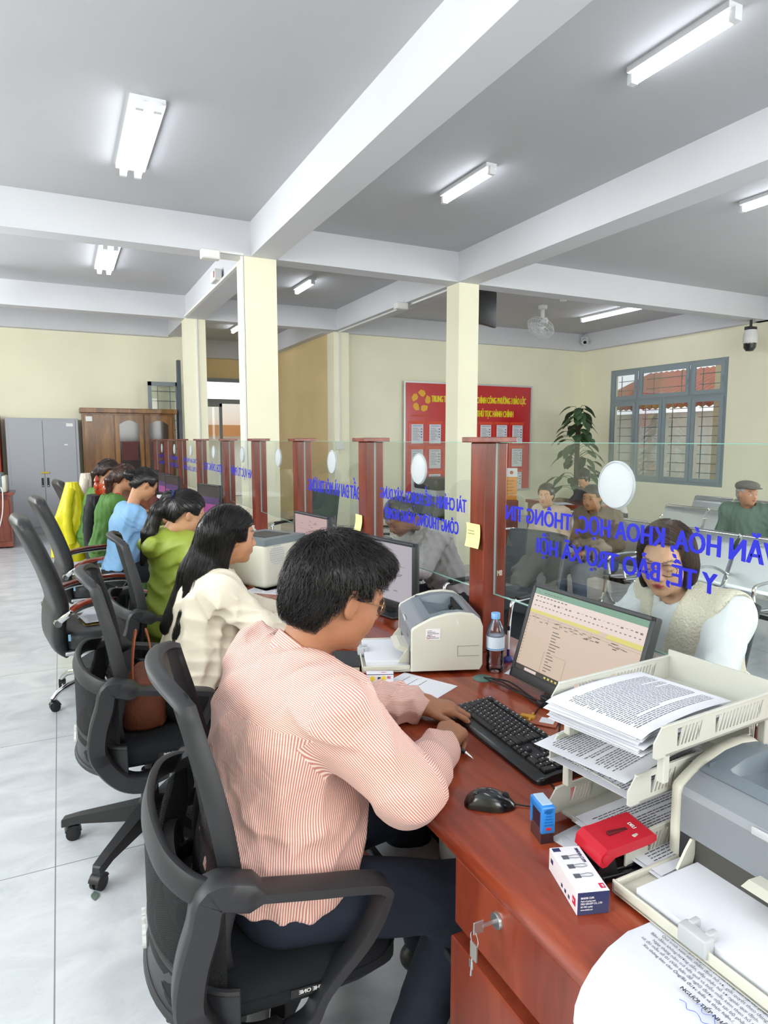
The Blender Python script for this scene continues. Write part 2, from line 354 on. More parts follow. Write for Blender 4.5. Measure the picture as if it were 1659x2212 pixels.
# the yard outside that window
M_yard = mat('yard wall plaster', '#cfc0a4', .85, noise=.12, nscale=2)
b = MB().box(12.2, 12.4, 5.5, 13, 0, 2.15); b.build('yard_wall', mat('yard wall white', '#e7e4dc', .8, noise=.05, nscale=4), label='pale plaster yard wall outside the right window', cat='wall')
rf = MB()
for k in range(44): rf.tube([(11.9, 5.6+k*.17, 2.28), (14.2, 5.6+k*.17, 3.25)], .07, 6)
rf.build('tile_roof', mat('roof tiles', '#a6604c', .7, noise=.2, nscale=6), label='red tiled roof beyond the yard wall outside the window', cat='roof')
S('ground_yard', MB().box(10.3, 16, 4, 15, -.12, -.02), mat('yard paving', '#b9b2a4', .9))
b = MB().box(11.1, 11.45, 8.3, 8.6, 0, 3.4); b.build('yard_pillar', M_yard, label='beige pillar just outside the right window', cat='pillar')
# ------------------------------------------------------------------ hall door, far end
M_alu = mat('grey door paint', '#8a9296', .4); M_dk = mat('dark metal', '#3c4043', .5)
d = thing('door_1', None, None, (0, 15.2, 0)); d['kind'] = 'structure'
b = MB().box(2.75, 2.83, -.05, .02, 0, 2.92).box(3.87, 3.95, -.05, .02, 0, 2.92).box(2.75, 3.95, -.05, .02, 2.84, 2.92).box(2.75, 3.95, -.05, .02, 2.36, 2.46)
b.build('door_frame', M_alu, d); b = MB().box(2.86, 3.12, -.4, -.36, .02, 2.34).box(2.9, 3.08, -.41, -.35, .1, 2.26)
b2 = MB().box(2.84, 2.9, -.42, -.36, .02, 2.34).box(3.2, 3.26, -.42, -.36, .02, 2.34).box(2.84, 3.26, -.42, -.36, 2.27, 2.34).box(2.84, 3.26, -.42, -.36, .02, .5)
lf = b2.build('door_leaf', M_alu, d); MB().box(2.9, 3.2, -.395, -.385, .5, 2.27).build('glass_pane', M_wglass, lf)
b = MB().box(1.8, 6, 18.5, 18.7, 0, 2.6); b.build('neighbour_house', mat('bright render', '#f3eee4', .9), label='bright house front across the street through the hall door', cat='house')
MB().box(3.2, 4.9, 18.2, 18.5, 1.65, 1.95).build('shop_awning', mat('tan awning', '#c98e5b', .8), label='tan awning outside beyond the hall door', cat='awning')
S('ground_street', MB().box(0, 8, 15.4, 19, -.12, -.02), mat('yard paving', '#b9b2a4', .9))
# open glazed leaf at the far left wall
d = thing('door_2', None, None, (1.45, 12.42, 0)); d['kind'] = 'structure'
b = MB().box(0, .06, 0, .04, 0, 2.57).box(.47, .53, 0, .04, 0, 2.57).box(0, .53, 0, .04, 2.5, 2.57).box(0, .53, 0, .04, 0, .6)
b.build('door_leaf', M_alu, d); MB().box(.06, .47, .015, .02, .6, 2.5).build('glass_pane', M_wglass, d)
b = MB()
for k in range(11): b.box(.06, .47, .03, .045, .7+k*.17, .712+k*.17)
for x in (.16, .37): b.box(x, x+.01, .03, .045, .6, 2.5)
b.build('grille', M_grille, d)
S('trim_door_jamb', MB().box(1.94, 2.0, 12.3, 12.42, 0, 2.95), mat('dark jamb', '#59636a', .5))
# ------------------------------------------------------------------ ceiling lights
M_tube = mat('fluorescent tube', '#f4f8ff', .4, emit=TUBE); M_batten = mat('lamp batten', '#eceef0', .35)
def lamp(x, y0, y1, n, lab, z=CEIL):
    t = thing('tube_light', lab, 'ceiling light', (x, (y0+y1)/2, z), 0, 'fluorescent tube lights on the ceiling'); L_ = (y1-y0)/2
    wd = .05 if n == 1 else .11
    bt = MB().box(-wd, wd, -L_, L_, -.035, 0)
    bt.build('batten', M_batten, t)
    for k in range(n):
        xx = 0 if n == 1 else (-.055 if k == 0 else .055)
        MB().tube([(xx, -L_+.03, -.065), (xx, L_-.03, -.065)], .027 if n == 2 else .03, 12).build('tube', M_tube, t, smooth=True)
        for s in (-1, 1): MB().box(xx-.025, xx+.025, s*L_-.018, s*L_+.018, -.09, -.03).build('lamp_holder', M_batten, t)
lamp(.62, 4.72, 5.92, 2, 'bright double tube ceiling light, nearest one on the left')
lamp(.62, 8.2, 9.42, 2, 'double tube ceiling light beyond the left cross beam')
lamp(3.17, 2.45, 3.12, 1, 'short tube ceiling light nearest the upper right corner')
lamp(3.2, 4.6, 5.32, 1, 'short tube ceiling light between the two long beams')
lamp(5.8, 3.55, 4.3, 1, 'short tube ceiling light at the right edge beyond the right beam')
lamp(3.2, 8.75, 9.45, 1, 'small tube ceiling light seen just right of the near column')
lamp(8.55, 8.0, 9.4, 1, 'long tube ceiling light near the right window')
lamp(5.15, 8.0, 8.7, 2, 'double tube ceiling light behind the hanging screen by the right column')
lamp(3.2, 12.8, 13.4, 1, 'tube light in the far hall between the columns')
for x, y in ((.6, .2), (3.2, .0), (5.8, .3), (.6, -2.2), (5.8, -2.2)):  # unseen tubes continuing the rows, added to keep the lighting flat
    lamp(x, y, y+1.2, 2, 'added double tube ceiling light behind the photographer, out of view')

# window frames invented around the added fill lights, all out of view
def added_window(nm, c_, along, w_, z0, z1):
    t = thing(nm, None, None, c_); t['kind'] = 'structure'; b = MB(); n = 6
    def q(a0, a1, d0, d1, e0, e1): b.box(*((d0, d1, a0, a1) if along == 'Y' else (a0, a1, d0, d1)), e0, e1)
    for k in range(n+1): q(-w_/2+w_*k/n-.03, -w_/2+w_*k/n+.03, -.03, .03, z0, z1)
    q(-w_/2, w_/2, -.03, .03, z0-.03, z0+.03); q(-w_/2, w_/2, -.03, .03, z1-.03, z1+.03); b.build('window_frame', M_sash, t)
added_window('window_added_2', (-2.97, 1.5, 0), 'Y', 4.6, 1.78, 3.32); added_window('window_added_3', (-2.97, 8.0, 0), 'Y', 4.6, 1.78, 3.32)
added_window('window_added_4', (3.2, -3.47, 0), 'X', 7.6, 1.55, 3.25); added_window('window_added_5', (10.07, 1.0, 0), 'Y', 4.2, .85, 2.95)
# ------------------------------------------------------------------ counter, posts and glass
M_woodT = wood('red lacquered wood top', '#672313', '#86361f', '#a34a2c', 'Y', .8, .22, .5)
M_woodV = wood('red lacquered wood upright', '#5f2215', '#7d3220', '#92432c', 'Z', .9, .28, .4)
M_woodF = wood('red lacquered wood front', '#652517', '#813522', '#94442d', 'Z', .7, .3, .35)
M_blk = mat('black plastic', '#17181a', .42, bump=.05, bscale=400); M_dk2 = mat('charcoal plastic', '#2b2d30', .45); M_shadow = mat('dark cavity', '#0d0d0e', .8)
DX0, DX1, DZ = .68, 1.63, .75
MB().rbox(DX0, DX1, -.6, 11.7, DZ-.04, DZ, .008, 2).build('counter_worktop', M_woodT, label='long red lacquered wooden counter top running the length of the room', cat='counter', smooth=True)
MB().box(1.5, 1.53, -.6, 11.7, 0, DZ-.04).build('counter_front_panel', M_woodF, label='red wooden panel closing the customer side of the long counter', cat='panel')
PY = [.74, 2.07, 3.125, 4.21, 5.28, 6.36, 7.70, 9.03, 10.30, 11.55]
pf = None; GX = 1.45
M_seal = mat('glass channel', '#9aa3a3', .3)
plab = ['standing just outside the right edge', 'nearest to the photographer with a yellow note on it', 'second nearest, rising behind the man in pink', 'third nearest, left of the one behind the man in pink',
        'fourth along the counter from the near end', 'fifth along the counter from the near end', 'sixth along the counter, behind the green haired-tie woman', 'third from the far end of the counter', 'last but one at the far end of the counter', 'at the very far end of the counter']
plab[6] = 'sixth along the counter, with monitor beside it'
for i, y in enumerate(PY):
    if pf is None:
        pf = thing('counter_post', 'x', 'post', (GX, y, DZ), 0, 'red wooden posts holding the glass screens')
        MB().rbox(-.05, .05, -.048, .048, 0, .79, .004, 2).build('post_shaft', M_woodV, pf)
        MB().rbox(-.075, .075, -.073, .073, .79, .81, .003, 2).build('post_cap', M_woodV, pf)
        MB().box(-.004, .004, -.0495, .0495, .22, .79).build('glass_channel', M_seal, pf); o = pf
    else: o = copy_tree(pf); o.location = (GX, y, DZ)
    relabel(o, 'red wooden counter post '+plab[i])
M_glass = glass_mat('counter glass', (.955, .98, .965), .2); M_edge = mat('glass edge', '#7fb3a6', .1, emit=0)
M_blue = mat('blue vinyl lettering', '#0c16c0', .5); M_disc = glass_mat('frosted disc', (.8, .85, .92), .5, .3, .6); M_ring = mat('disc rim', '#b9c2c8', .25)
TXT = {0: [('VĂN HÓA, KHOA HỌC, THÔNG TIN', .93, 1.95, 1.263, .055), ('Y TẾ, BẢO TRỢ XÃ HỘI', 1.085, 1.775, 1.167, .055)],
       1: [('TÀI CHÍNH - KẾ HOẠCH, XÂY DỰNG', 2.215, 3.0, 1.26, .055), ('CÔNG THƯƠNG, NÔNG NGHIỆP', 2.27, 2.955, 1.165, .055)],
       2: [('ĐẤT ĐAI VÀ MÔI TRƯỜNG', 3.25, 4.08, 1.225, .078)],
       4: [('LĨNH VỰC TƯ PHÁP', 5.4, 6.25, 1.225, .078)],
       5: [('HỘ TỊCH, CHỨNG THỰC', 6.5, 7.55, 1.225, .078)],
       6: [('CÔNG AN PHƯỜNG', 7.9, 8.9, 1.27, .055), ('CƯ TRÚ, CĂN CƯỚC', 7.9, 8.9, 1.17, .055)],
       7: [('TIẾP NHẬN HỒ SƠ', 9.2, 10.1, 1.27, .055), ('TRẢ KẾT QUẢ', 9.2, 10.1, 1.17, .055)],
       8: [('TIẾP DÂN', 10.5, 11.3, 1.27, .055), ('HƯỚNG DẪN', 10.5, 11.3, 1.17, .055)]}
glab = ['two lines of big blue letters ending beside the nearest post', 'two lines of blue letters left of the nearest post', 'one line of blue letters above the second monitor', 'no lettering, only a small frosted disc',
        'one line of pale violet letters, fifth from the near end', 'faint violet letters beside the dark monitor', 'two faint lines, third from the far end', 'two faint lines, second from the far end', 'two faint lines, farthest of all']
for i in range(9):
    y0, y1 = PY[i]+.05, PY[i+1]-.05
    t = thing('glass_screen', 'clear glass counter screen, '+glab[i], 'glass screen', (GX, y0, DZ), 0, 'glass screens between the wooden posts')
    L_ = y1-y0
    MB().box(-.003, .003, 0, L_, .222, .79).build('glass_pane', M_glass, t)
    MB().box(-.0032, .0032, 0, L_, .2205, .223).box(-.0032, .0032, 0, L_, .7895, .7915).build('polished_edge', M_edge, t, label='greenish polished glass edge')
    yc = {0: 1.43, 1: 2.61}.get(i, (PY[i]+PY[i+1])/2)-y0; zc = 1.42-DZ
    MB().lathe([(0, -.004), (.066, -.004), (.07, -.002), (.07, .002), (.066, .004), (0, .004)], 40, (0, yc, zc), axis='X').build('round_vent_cover', M_disc, t, smooth=True)
    MB().tube([(-.005, yc+.066*math.cos(a), zc+.066*math.sin(a)) for a in np.linspace(0, 2*PI, 41)[:-1]], .0018, 6, loop=True).build('vent_rim', M_ring, t, smooth=True)
    for (s, a, b_, z, h) in TXT.get(i, []):
        mb = MB(); M = frame((-.0046, a-y0, z-DZ), (0, 1, 0), (0, 0, 1))
        letters(mb, s, M, h/.73, .6, .0045, fitw=b_-a); mb.build('lettering', M_blue, t, fixn=False)
# small clear hanging tabs / yellow note
M_note = mat('yellow note paper', '#f6ee9c', .7); M_ink = mat('pencil writing', '#9c9a6a', .8)
def note(x, y, z, s, lab, txt=True):
    t = thing('sticky_note', lab, 'sticky note', (x, y, z))
    b = MB(); b.grid(lambda u, v: (-.003-.02*u*u, -s*.62+s*1.2*v-.02*u, -s*u*1.15), 8, 6, thick=0); b.build('paper', M_note, t)
    if txt:
        w_ = MB()
        for r, L2 in ((.3, .55), (.42, .62)):
            for k in range(7): w_.box(-.0075-.02*r*r, -.0065-.02*r*r, .35*s-L2*s*.13*k-.004-.02*r, .35*s-L2*s*.13*k+.002-.02*r, -s*r*1.15-.003, -s*r*1.15)
        w_.build('handwriting', M_ink, t)
note(1.398, 2.09, 1.235, .076, 'yellow sticky note with pencil writing on the nearest wooden post')
note(1.398, 3.16, 1.16, .07, 'pale yellow sticky note low on the post behind the man in pink', False)
b = MB(); letters(b, 'M8', frame((.0, 0, 0), (1, 0, 0), (0, 0, 1)), .03, .6, .001); b.build('post_mark', mat('white mark', '#d8c9c0', .6), pf.children[0].parent and [o for o in C.objects if o.name.startswith('counter_post')][1], loc=(.01, -.051, .29), fixn=False)
# pedestals under the counter: one per station
M_chrome = mat('polished chrome', '#d9dadb', .12, metal=1); M_steel = mat('brushed steel', '#c4c6c8', .3, metal=.9)
def pedestal(y0, y1, lab, det=False):
    t = thing('drawer_pedestal', lab, 'drawer unit', (.70, y0, 0)); L_ = y1-y0
    MB().box(.015, .6, 0, L_, .05, DZ-.04).box(.03, .58, .02, L_-.02, 0, .05).build('carcass', M_woodF, t)
    # top drawer front with a slanted left lower corner as in the photo
    d = MB().rbox(-.012, .015, .004, L_-.004, .56, DZ-.045, .003, 2).build('drawer', M_woodF, t)
    d2 = MB().rbox(-.022, .012, .004, L_-.004, .06, .535, .004, 2).build('door', M_woodF, t)
    if det:
        k = thing('cabinet_lock', None, None, (0, 0, 0)); bpy.data.objects.remove(k)
        lk = MB().lathe([(0, -.004), (.014, -.004), (.016, 0), (.016, .004), (0, .004)], 24, (-.014, .61, .665), axis='X').build('lock', M_steel, d, smooth=True)
    return t
pedestal(.32, 1.08, 'red wooden drawer unit with keys in its lock under the near end of the counter', True)
for k, y in enumerate((2.35-.35, 3.0+.2, 4.3, 5.5, 7.2, 8.6)):
    pedestal(y, y+.42, 'red wooden drawer unit under the counter, %s' % ['beside the woman in cream', 'beside the woman in green', 'beyond the woman in green', 'beside the woman in blue', 'past the uniformed women', 'near the far end'][k])
t = thing('key_bunch', 'bunch of steel keys with clear tag hanging from the drawer lock', 'keys', (.683, .93, .665))
MB().tube([(.0, 0, 0), (-.028, 0, 0)], .0035, 8).rbox(-.048, -.026, -.0015, .0015, -.012, .012, .001).build('key_in_lock', M_steel, t)
MB().tube([(-.045+.0*a, .012*math.cos(a), -.02+.014*math.sin(a)) for a in np.linspace(0, 2*PI, 17)[:-1]], .0012, 6, loop=True).build('key_ring', M_chrome, t, smooth=True)
b = MB().rbox(-.047, -.043, -.008, .012, -.062, -.03, .001); b.build('tag', mat('clear grey tag', '#8f8a86', .3), t)
b = MB().tube([(-.045, .006, -.06), (-.045, .01, -.1)], .002, 6).rbox(-.046, -.044, .004, .016, -.085, -.07, .0008); b.build('key', M_steel, t)
# things under the counter near the man: white computer tower, shelf and folded paper
t = thing('paper_bin', 'off-white rounded plastic bin under the counter edge beside the drawer unit', 'bin', (.92, 1.36, 0.44))
MB().loft([[(p[0], p[1], z) for p in ell(0, 0, .085*k, .11*k, 28)] for z, k in ((0, .82), (.02, .92), (.26, 1), (.27, 1.02))]).build('bin_body', mat('off white plastic', '#d9d8cf', .5), t, smooth=True)
MB().rbox(.72, 1.4, 1.1, 2.0, .40, .42, .004).build('under_shelf', mat('dark laminated shelf', '#26282c', .6), label='dark shelf below the counter top beside the man in pink', cat='shelf')
b = MB().grid(lambda u, v: (.74+.24*u, 1.36+.3*v, .424+.012*math.sin(u*5)), 8, 6, thick=.003); b.build('loose_paper', mat('white paper plain', '#e9ebf2', .7), label='white paper lying on the shelf under the counter', cat='paper')
# ------------------------------------------------------------------ things on the counter
rnd = random.Random(7)
M_beige = mat('printer beige plastic', '#d3d1c2', .42, bump=.04, bscale=500); M_pgrey = mat('printer grey plastic', '#707b83', .38, bump=.03, bscale=500)
M_pgrey2 = mat('printer dark recess plastic', '#5f686f', .42); M_pface = mat('printer grey front plastic', '#82878e', .4); M_paper = mat('white paper', '#e3e5ec', .65)
M_ink2 = mat('printed ink', '#55565c', .8); M_lgrey = mat('light grey plastic', '#b9bcbf', .45)
def page(name, w_, h_, lab=None, cat=None, group=None, parent=None, loc=(0, 0, 0), rz=0, curl=None, nl=26, margin=.022, seed=0, cols=1, mat_=None, thick=.0006, first=0):
    """sheet lying in local xy, origin at a corner; lines of print run along x"""
    r = random.Random(seed); curl = curl or (lambda x, y: 0)
    b = MB().grid(lambda u, v: (w_*u, h_*v, curl(w_*u, h_*v)), 14, 14, thick=thick)
    o = b.build(name, mat_ or M_paper, parent, label=lab, cat=cat, group=group, smooth=True); o.location = loc; o.rotation_euler = (0, 0, rz)
    if nl:
        p = MB(); dy = (h_-2*margin)/nl
        for k in range(first, nl):
            y = h_-margin-dy*(k+.5); x = margin+(rnd.random()*.02 if r.random() < .3 else 0); end = w_-margin if r.random() < .8 else margin+(w_-2*margin)*r.random()
            if r.random() < .06: continue
            while x < end:
                ww = .004+r.random()*.012; x1 = min(x+ww, end); hh = min(dy*.3, .0022)
                z = lambda a, c_: curl(a, c_)+.0005
                p.add([(x, y, z(x, y)), (x1, y, z(x1, y)), (x1, y+hh, z(x1, y+hh)), (x, y+hh, z(x, y+hh))], [(0, 1, 2, 3)]); x = x1+.0025
        p.build('printed_lines', M_ink2, o, fixn=False)
    return o
# ---------------- laser printers
def printer(name, lab, loc, rz, paper=True, sticker=True):
    """front at x=0 looking to -x, body runs to x=.25; y from 0 (right hand side) to .37"""
    t = thing(name, lab, 'printer', loc, rz, 'laser printers on the counter')
    prof = [(.0, .012), (.0, .155), (.004, .163), (.03, .178), (.07, .198), (.12, .212), (.17, .216), (.215, .21), (.24, .192), (.25, .165), (.25, .03), (.24, .012)]
    for k, (y0, y1) in enumerate(((0, .024), (.346, .37))):
        b = MB(); cx = .125; cz = .11
        rings = []
        for q, s in ((0, .965), (.2, .99), (.5, 1), (.8, .99), (1, .965)):
            rings.append([((x-cx)*s+cx, y0+(y1-y0)*q, (z-cz)*s+cz) for x, z in prof])
        b.loft(rings); o = b.build('side_panel', M_beige, t, smooth=True, label='cream side panel')
        if k == 0:
            MB().tube([(.16, -.0006, .1), (.235, -.0006, .1)], .0006, 4).tube([(.16, -.0006, .065), (.235, -.0006, .065)], .0006, 4).tube([(.16, -.0006, .065), (.16, -.0006, .1)], .0006, 4).build('access_flap_line', M_pgrey2, o)
            MB().box(.155, .163, -.001, .001, .187, .19).box(.158, .161, -.001, .001, .175, .19).build('side_mark', M_con, o)
            if sticker:
                st = MB().box(.05, .1, -.0012, .001, .125, .162).build('inventory_sticker', mat('sticker paper', '#ece8ea', .6), o)
                l = MB()
                for q in range(6): l.box(.055, .095-.012*(q % 3), -.0018, -.001, .13+.005*q, .1315+.005*q)
                l.build('sticker_print', M_ink2, st); MB().tube([(.058+.006*math.cos(a), -.0015, .134+.006*math.sin(a)) for a in np.linspace(0, 6.283, 15)[:-1]], .0006, 4, loop=True).build('red_stamp', mat('red ink', '#c0392b', .7), st)
    # grey body
    MB().box(.03, .245, .024, .346, .012, .16).build('inner_body', M_pgrey2, t)
    top = [(.002, .158), (.01, .166), (.035, .181), (.045, .184)]
    MB().loft([[(x, y, z) for x, z in [(.0, .078), (.0, .15), (.006, .163), (.035, .18), (.06, .19), (.06, .17), (.012, .15), (.012, .078)]] for y in (.024, .346)]).build('front_cover', M_pface, t, label='mid grey front cover')
    MB().rbox(-.003, .003, .15, .21, .148, .162, .003).build('cover_grip', M_lgrey, t, smooth=True)
    # deck with a hollow that falls towards the back
    deck = MB(); X0, X1, Y0, Y1 = .06, .235, .024, .346
    def dz(x): return float(np.interp(x, [.03, .06, .12, .17, .215, .24], [.178, .19, .206, .209, .203, .19]))
    xs = np.linspace(.05, .24, 20); ys = [.024, .045, .072, .0721, .19, .298, .2981, .325, .346]
    def zz(x, y):
        h = dz(x)+.002
        if .072 < y < .298 and .075 < x < .2:
            s = (x-.075)/.125; e = min(1, (y-.072)/.05, (.298-y)/.05) if y > .0721 and y < .298 else 0
            h = min(h, .186-.052*s*(.35+.65*max(0, e)))
        return h
    ny = 40; nx = 36
    deck.grid(lambda u, v: (.045+.2*u, .024+.322*v, zz(.045+.2*u, .024+.322*v)), nx, ny)
    deck.build('top_deck', M_pgrey, t, smooth=True, auto=25)
    MB().box(.192, .2, .075, .295, .135, .2).build('output_slot', M_shadow, t)
    b = MB()
    for y in (.1, .15, .2, .25): b.tube([(.188, y, .168), (.188, y+.022, .168)], .009, 12)
    b.tube([(.19, .08, .168), (.19, .29, .168)], .004, 8); b.build('output_rollers', M_blk, t, smooth=True)
    MB().rbox(.176, .19, .1, .27, .15, .156, .001).build('exit_guide', M_dk2, t)
    MB().box(.06, .23, .335, .3352, .19, .2).build('deck_seam', M_pgrey2, t)
    # paper mouth and tray
    MB().box(.004, .03, .03, .34, .03, .08).build('paper_mouth', mat('paper mouth plastic', '#45443f', .5), t)
    b = MB().rbox(.0, .01, .024, .05, .02, .095, .002).rbox(.0, .01, .32, .346, .02, .08, .002); b.build('mouth_cheeks', M_dk2, t)
    tray = MB().rbox(-.165, .02, .02, .35, .008, .018, .003).rbox(-.165, -.16, .02, .35, .008, .032, .002).rbox(-.165, .0, .02, .027, .008, .03, .002).rbox(-.165, .0, .343, .35, .008, .03, .002)
    to = tray.build('paper_tray', M_beige, t, smooth=True, label='fold-down cream paper tray')
    for y in (.05, .315): MB().prism([(-.04, .03), (.0, .03), (.01, .075), (-.005, .078), (-.02, .06)], y, y+.005, f=lambda a, b_, h: (a, h, b_)).build('paper_guide', M_beige, to)
    MB().prism([(.0, .06), (-.03, .07), (-.05, .083), (-.03, .088), (.01, .084)], .055, .19, f=lambda a, b_, h: (a, h, b_)).build('output_guide', M_beige, t)
    c_ = MB().rbox(-.172, -.15, .16, .21, .02, .05, .003).rbox(-.155, -.135, .165, .175, .035, .052, .002).rbox(-.155, -.135, .195, .205, .035, .052, .002); c_.build('end_stop', M_lgrey, to, smooth=True)
    if paper: MB().rbox(-.15, .1, .055, .31, .018, .036, .001, 1).build('paper_stack', M_paper, t, label='stack of white paper')
    lg = MB(); letters(lg, 'Canon', frame((-.0008, .12, .112), (0, -1, 0), (0, 0, 1)), .021, .9, .0006); lg.build('maker_lettering', M_pgrey, t, fixn=False)
    return t
rz1 = math.atan2(-.35, .936)
printer('laser_printer', 'cream and grey laser printer facing the man in pink, inventory sticker on side', (1.04, 1.92, DZ), rz1)
printer('laser_printer', 'cream and grey laser printer at the lower right corner beside the paper trays', (1.01, .455, DZ), .02, sticker=False)
# ---------------- far printers
def grey_printer(lab, loc, rz):
    t = thing('grey_printer', lab, 'printer', loc, rz)
    MB().rbox(-.16, .16, -.16, .16, .0, .25, .03, 4).build('body', M_beige, t, smooth=True)
    MB().loft([[(x, y, z) for x, y in [(-.16, -.16), (.16, -.16), (.16, .16), (-.16, .16)]] for z in (.235, .27)]).build('top_cover', M_pgrey, t, label='grey top cover')
    MB().box(-.1, .1, -.1, .1, .266, .272).build('output_recess', M_dk2, t)
    b = MB()
    for k in range(9):
        zz_ = .13+.012*k; hw = math.sqrt(max(0, .055**2-(.178-zz_)**2)); b.box(-.07-hw, -.07+hw, -.163, -.159, zz_, zz_+.005)
    b.build('vent_grille', M_lgrey, t); return t
grey_printer('cream printer with round side grille and grey top, behind the woman in cream', (1.02, 3.62, DZ), .5)
# ---------------- keyboards
M_key = mat('keycap plastic', '#232427', .5); M_legend = mat('key legend', '#d8dadd', .6); M_kb = mat('keyboard case', '#121315', .3, coat=.2)
def keyboard(lab, loc, rz, det=True, group='black keyboards along the counter'):
    """x runs along the width (0..450), y from front edge to back edge"""
    t = thing('keyboard', lab, 'keyboard', loc, rz, group); W, D = .45, .155
    b = MB(); cs = [(0, .002), (0, .010), (.006, .016), (.03, .021), (D-.02, .030), (D-.004, .030), (D, .024), (D, .004)]
    def ring(x, s): return [(x, (y-D/2)*s+D/2, z if z < .003 else .003+(z-.003)*(.7+.3*s)) for y, z in cs]
    b.loft([ring(0.0, .82), ring(.004, .93), ring(.014, 1), ring(W-.014, 1), ring(W-.004, .93), ring(W, .82)]); b.build('case', M_kb, t, smooth=True)
    sl = math.atan2(.009, D-.05)
    def zt(y): return .0213+(y-.03)*.0857
    keys = []; u = .0188
    def row(y, x0, ws, h=1.0):
        x = x0
        for w_ in ws:
            if w_ > 0: keys.append((x, y, w_*u, h*u)); x += w_*u
            else: x += -w_*u
    x0 = .012; yb = .028
    row(yb, x0, [1.25, 1.25, 1.25, 6.25, 1.25, 1.25, 1.25, 1.25]); row(yb+u, x0, [2.25]+[1]*10+[2.75]); row(yb+2*u, x0, [1.75]+[1]*11+[2.25]); row(yb+3*u, x0, [1.5]+[1]*12+[1.5]); row(yb+4*u, x0, [1]*13+[2]); row(yb+5.35*u, x0, [1, -1, 1, 1, 1, 1, -.5, 1, 1, 1, 1, -.5, 1, 1, 1, 1], .8)
    xa = x0+15.3*u; row(yb, xa, [1, 1, 1]); row(yb+u, xa, [-1, 1]); row(yb+3*u, xa, [1, 1, 1]); row(yb+4*u, xa, [1, 1, 1]); row(yb+5.35*u, xa, [1, 1, 1], .8)
    xn = x0+18.6*u; row(yb, xn, [2, 1]); row(yb+u, xn, [1, 1, 1]); row(yb+2*u, xn, [1, 1, 1]); row(yb+3*u, xn, [1, 1, 1]); row(yb+4*u, xn, [1, 1, 1, 1]); keys.append((xn+3*u, yb, u, 2*u)); keys.append((xn+3*u, yb+2*u, u, 2*u))
    proto = {}
    big = []
    kid = 0
    allk = MB(); leg = MB()
    for (x, y, w_, h) in keys:
        g = .0011; zz_ = zt(y+h/2)
        key = (round(w_, 4), round(h, 4))
        if det and kid < 100:
            if key not in proto:
                k_ = MB(); X, Y = w_-2*g, h-2*g; i_ = .0022
                k_.loft([[(0, 0, 0), (X, 0, 0), (X, Y, 0), (0, Y, 0)], [(i_*.4, i_*.4, .005), (X-i_*.4, i_*.4, .005), (X-i_*.4, Y-i_*.2, .005), (i_*.4, Y-i_*.2, .005)], [(i_, i_*1.2, .0072), (X-i_, i_*1.2, .0072), (X-i_, Y-i_*.6, .0078), (i_, Y-i_*.6, .0078)]])
                o = k_.build('key', M_key, t); proto[key] = o
            else: o = proto[key].copy(); C.objects.link(o); o.parent = t
            o.location = (x+g, y+g, zz_-.001); o.rotation_euler = (sl, 0, 0)
        else:
            allk.rbox(x+g, x+w_-g, y+g, y+h-g, zz_-.001, zz_+.0065, .0012, 1)
        kid += 1
        if det and not (w_ > 5*u): leg.box(x+.0045, x+.0085, y+h-.0085, y+h-.0045, zz_+.0073, zz_+.0077)
    if allk.v: allk.build('keys', M_key, t, kind='stuff')
    if det:
        leg.build('key_legends', M_legend, t, kind='stuff')
        lg = MB(); letters(lg, 'logitech', frame((.405, D-.02, .0305), (1, 0, 0), (0, 1, .08)), .009, 1, .0003); lg.build('maker_lettering', M_legend, t, fixn=False)
        l = MB()
        for k in range(3): l.lathe([(0, 0), (.0014, 0), (.0014, .0004), (0, .0004)], 10, (xn+u*(.6+k*.9), D-.018, zt(D-.018)+.0005))
        l.build('indicator_lamps', M_legend, t)
    return t
kx = math.atan2(1.171-1.594, .959-.972)
keyboard('black full-size keyboard under the hands of the man in pink', (.985, 1.60, DZ), kx-.03)
keyboard('black keyboard in front of the woman in cream', (.86, 2.75, DZ), kx, False)
keyboard('black keyboard partly hidden behind the near laser printer', (1.0, 3.35, DZ), kx, False)
# ---------------- mouse
M_mouse = mat('glossy black mouse plastic', '#101012', .2, coat=.6)
t = thing('computer_mouse', 'glossy black wired mouse on the counter near the drawer edge', 'mouse', (0.813, 1.135, DZ), math.radians(-29))
b = MB(); rings = []
for k in range(25):
    s = k/24; x = -.056+.112*s; hw = .030*(math.sin(PI*min(1, max(0, s*.96+.02)))**.42)*(1-.08*math.sin(2*PI*s)); hh = .037*(math.sin(PI*(s**.8)))**.6
    if k in (0, 24): hw = .004; hh = .006
    rings.append([(x, hw*math.copysign(abs(math.cos(a))**.8, math.cos(a)), .002+max(0, hh*math.sin(a) if math.sin(a) > 0 else 0)) for a in np.linspace(0, 2*PI, 29)[:-1]])
b.loft(rings); b.build('mouse_body', M_mouse, t, smooth=True, auto=60)
MB().tube([(.035, 0, .027), (.035, .0001, .0271)], .001, 4).lathe([(0, -.003), (.009, -.003), (.009, .003), (0, .003)], 20, (.033, 0, .024), axis='Y').build('scroll_wheel', M_dk2, t, smooth=True)
lg = MB(); letters(lg, 'logitech', frame((-.028, -.010, .0335), (0, 1, 0), (-1, 0, .0)), .006, 1, .0003); lg.build('maker_lettering', M_legend, t, fixn=False)
MB().tube(spline([(.055, 0, .006), (.085, -.004, .004), (.12, .0, .003), (.15, .03, .003), (.155, .08, .003), (.14, .14, .003), (.16, .22, .003)], 8), .0018, 6).build('mouse_cable', M_blk, t, smooth=True)
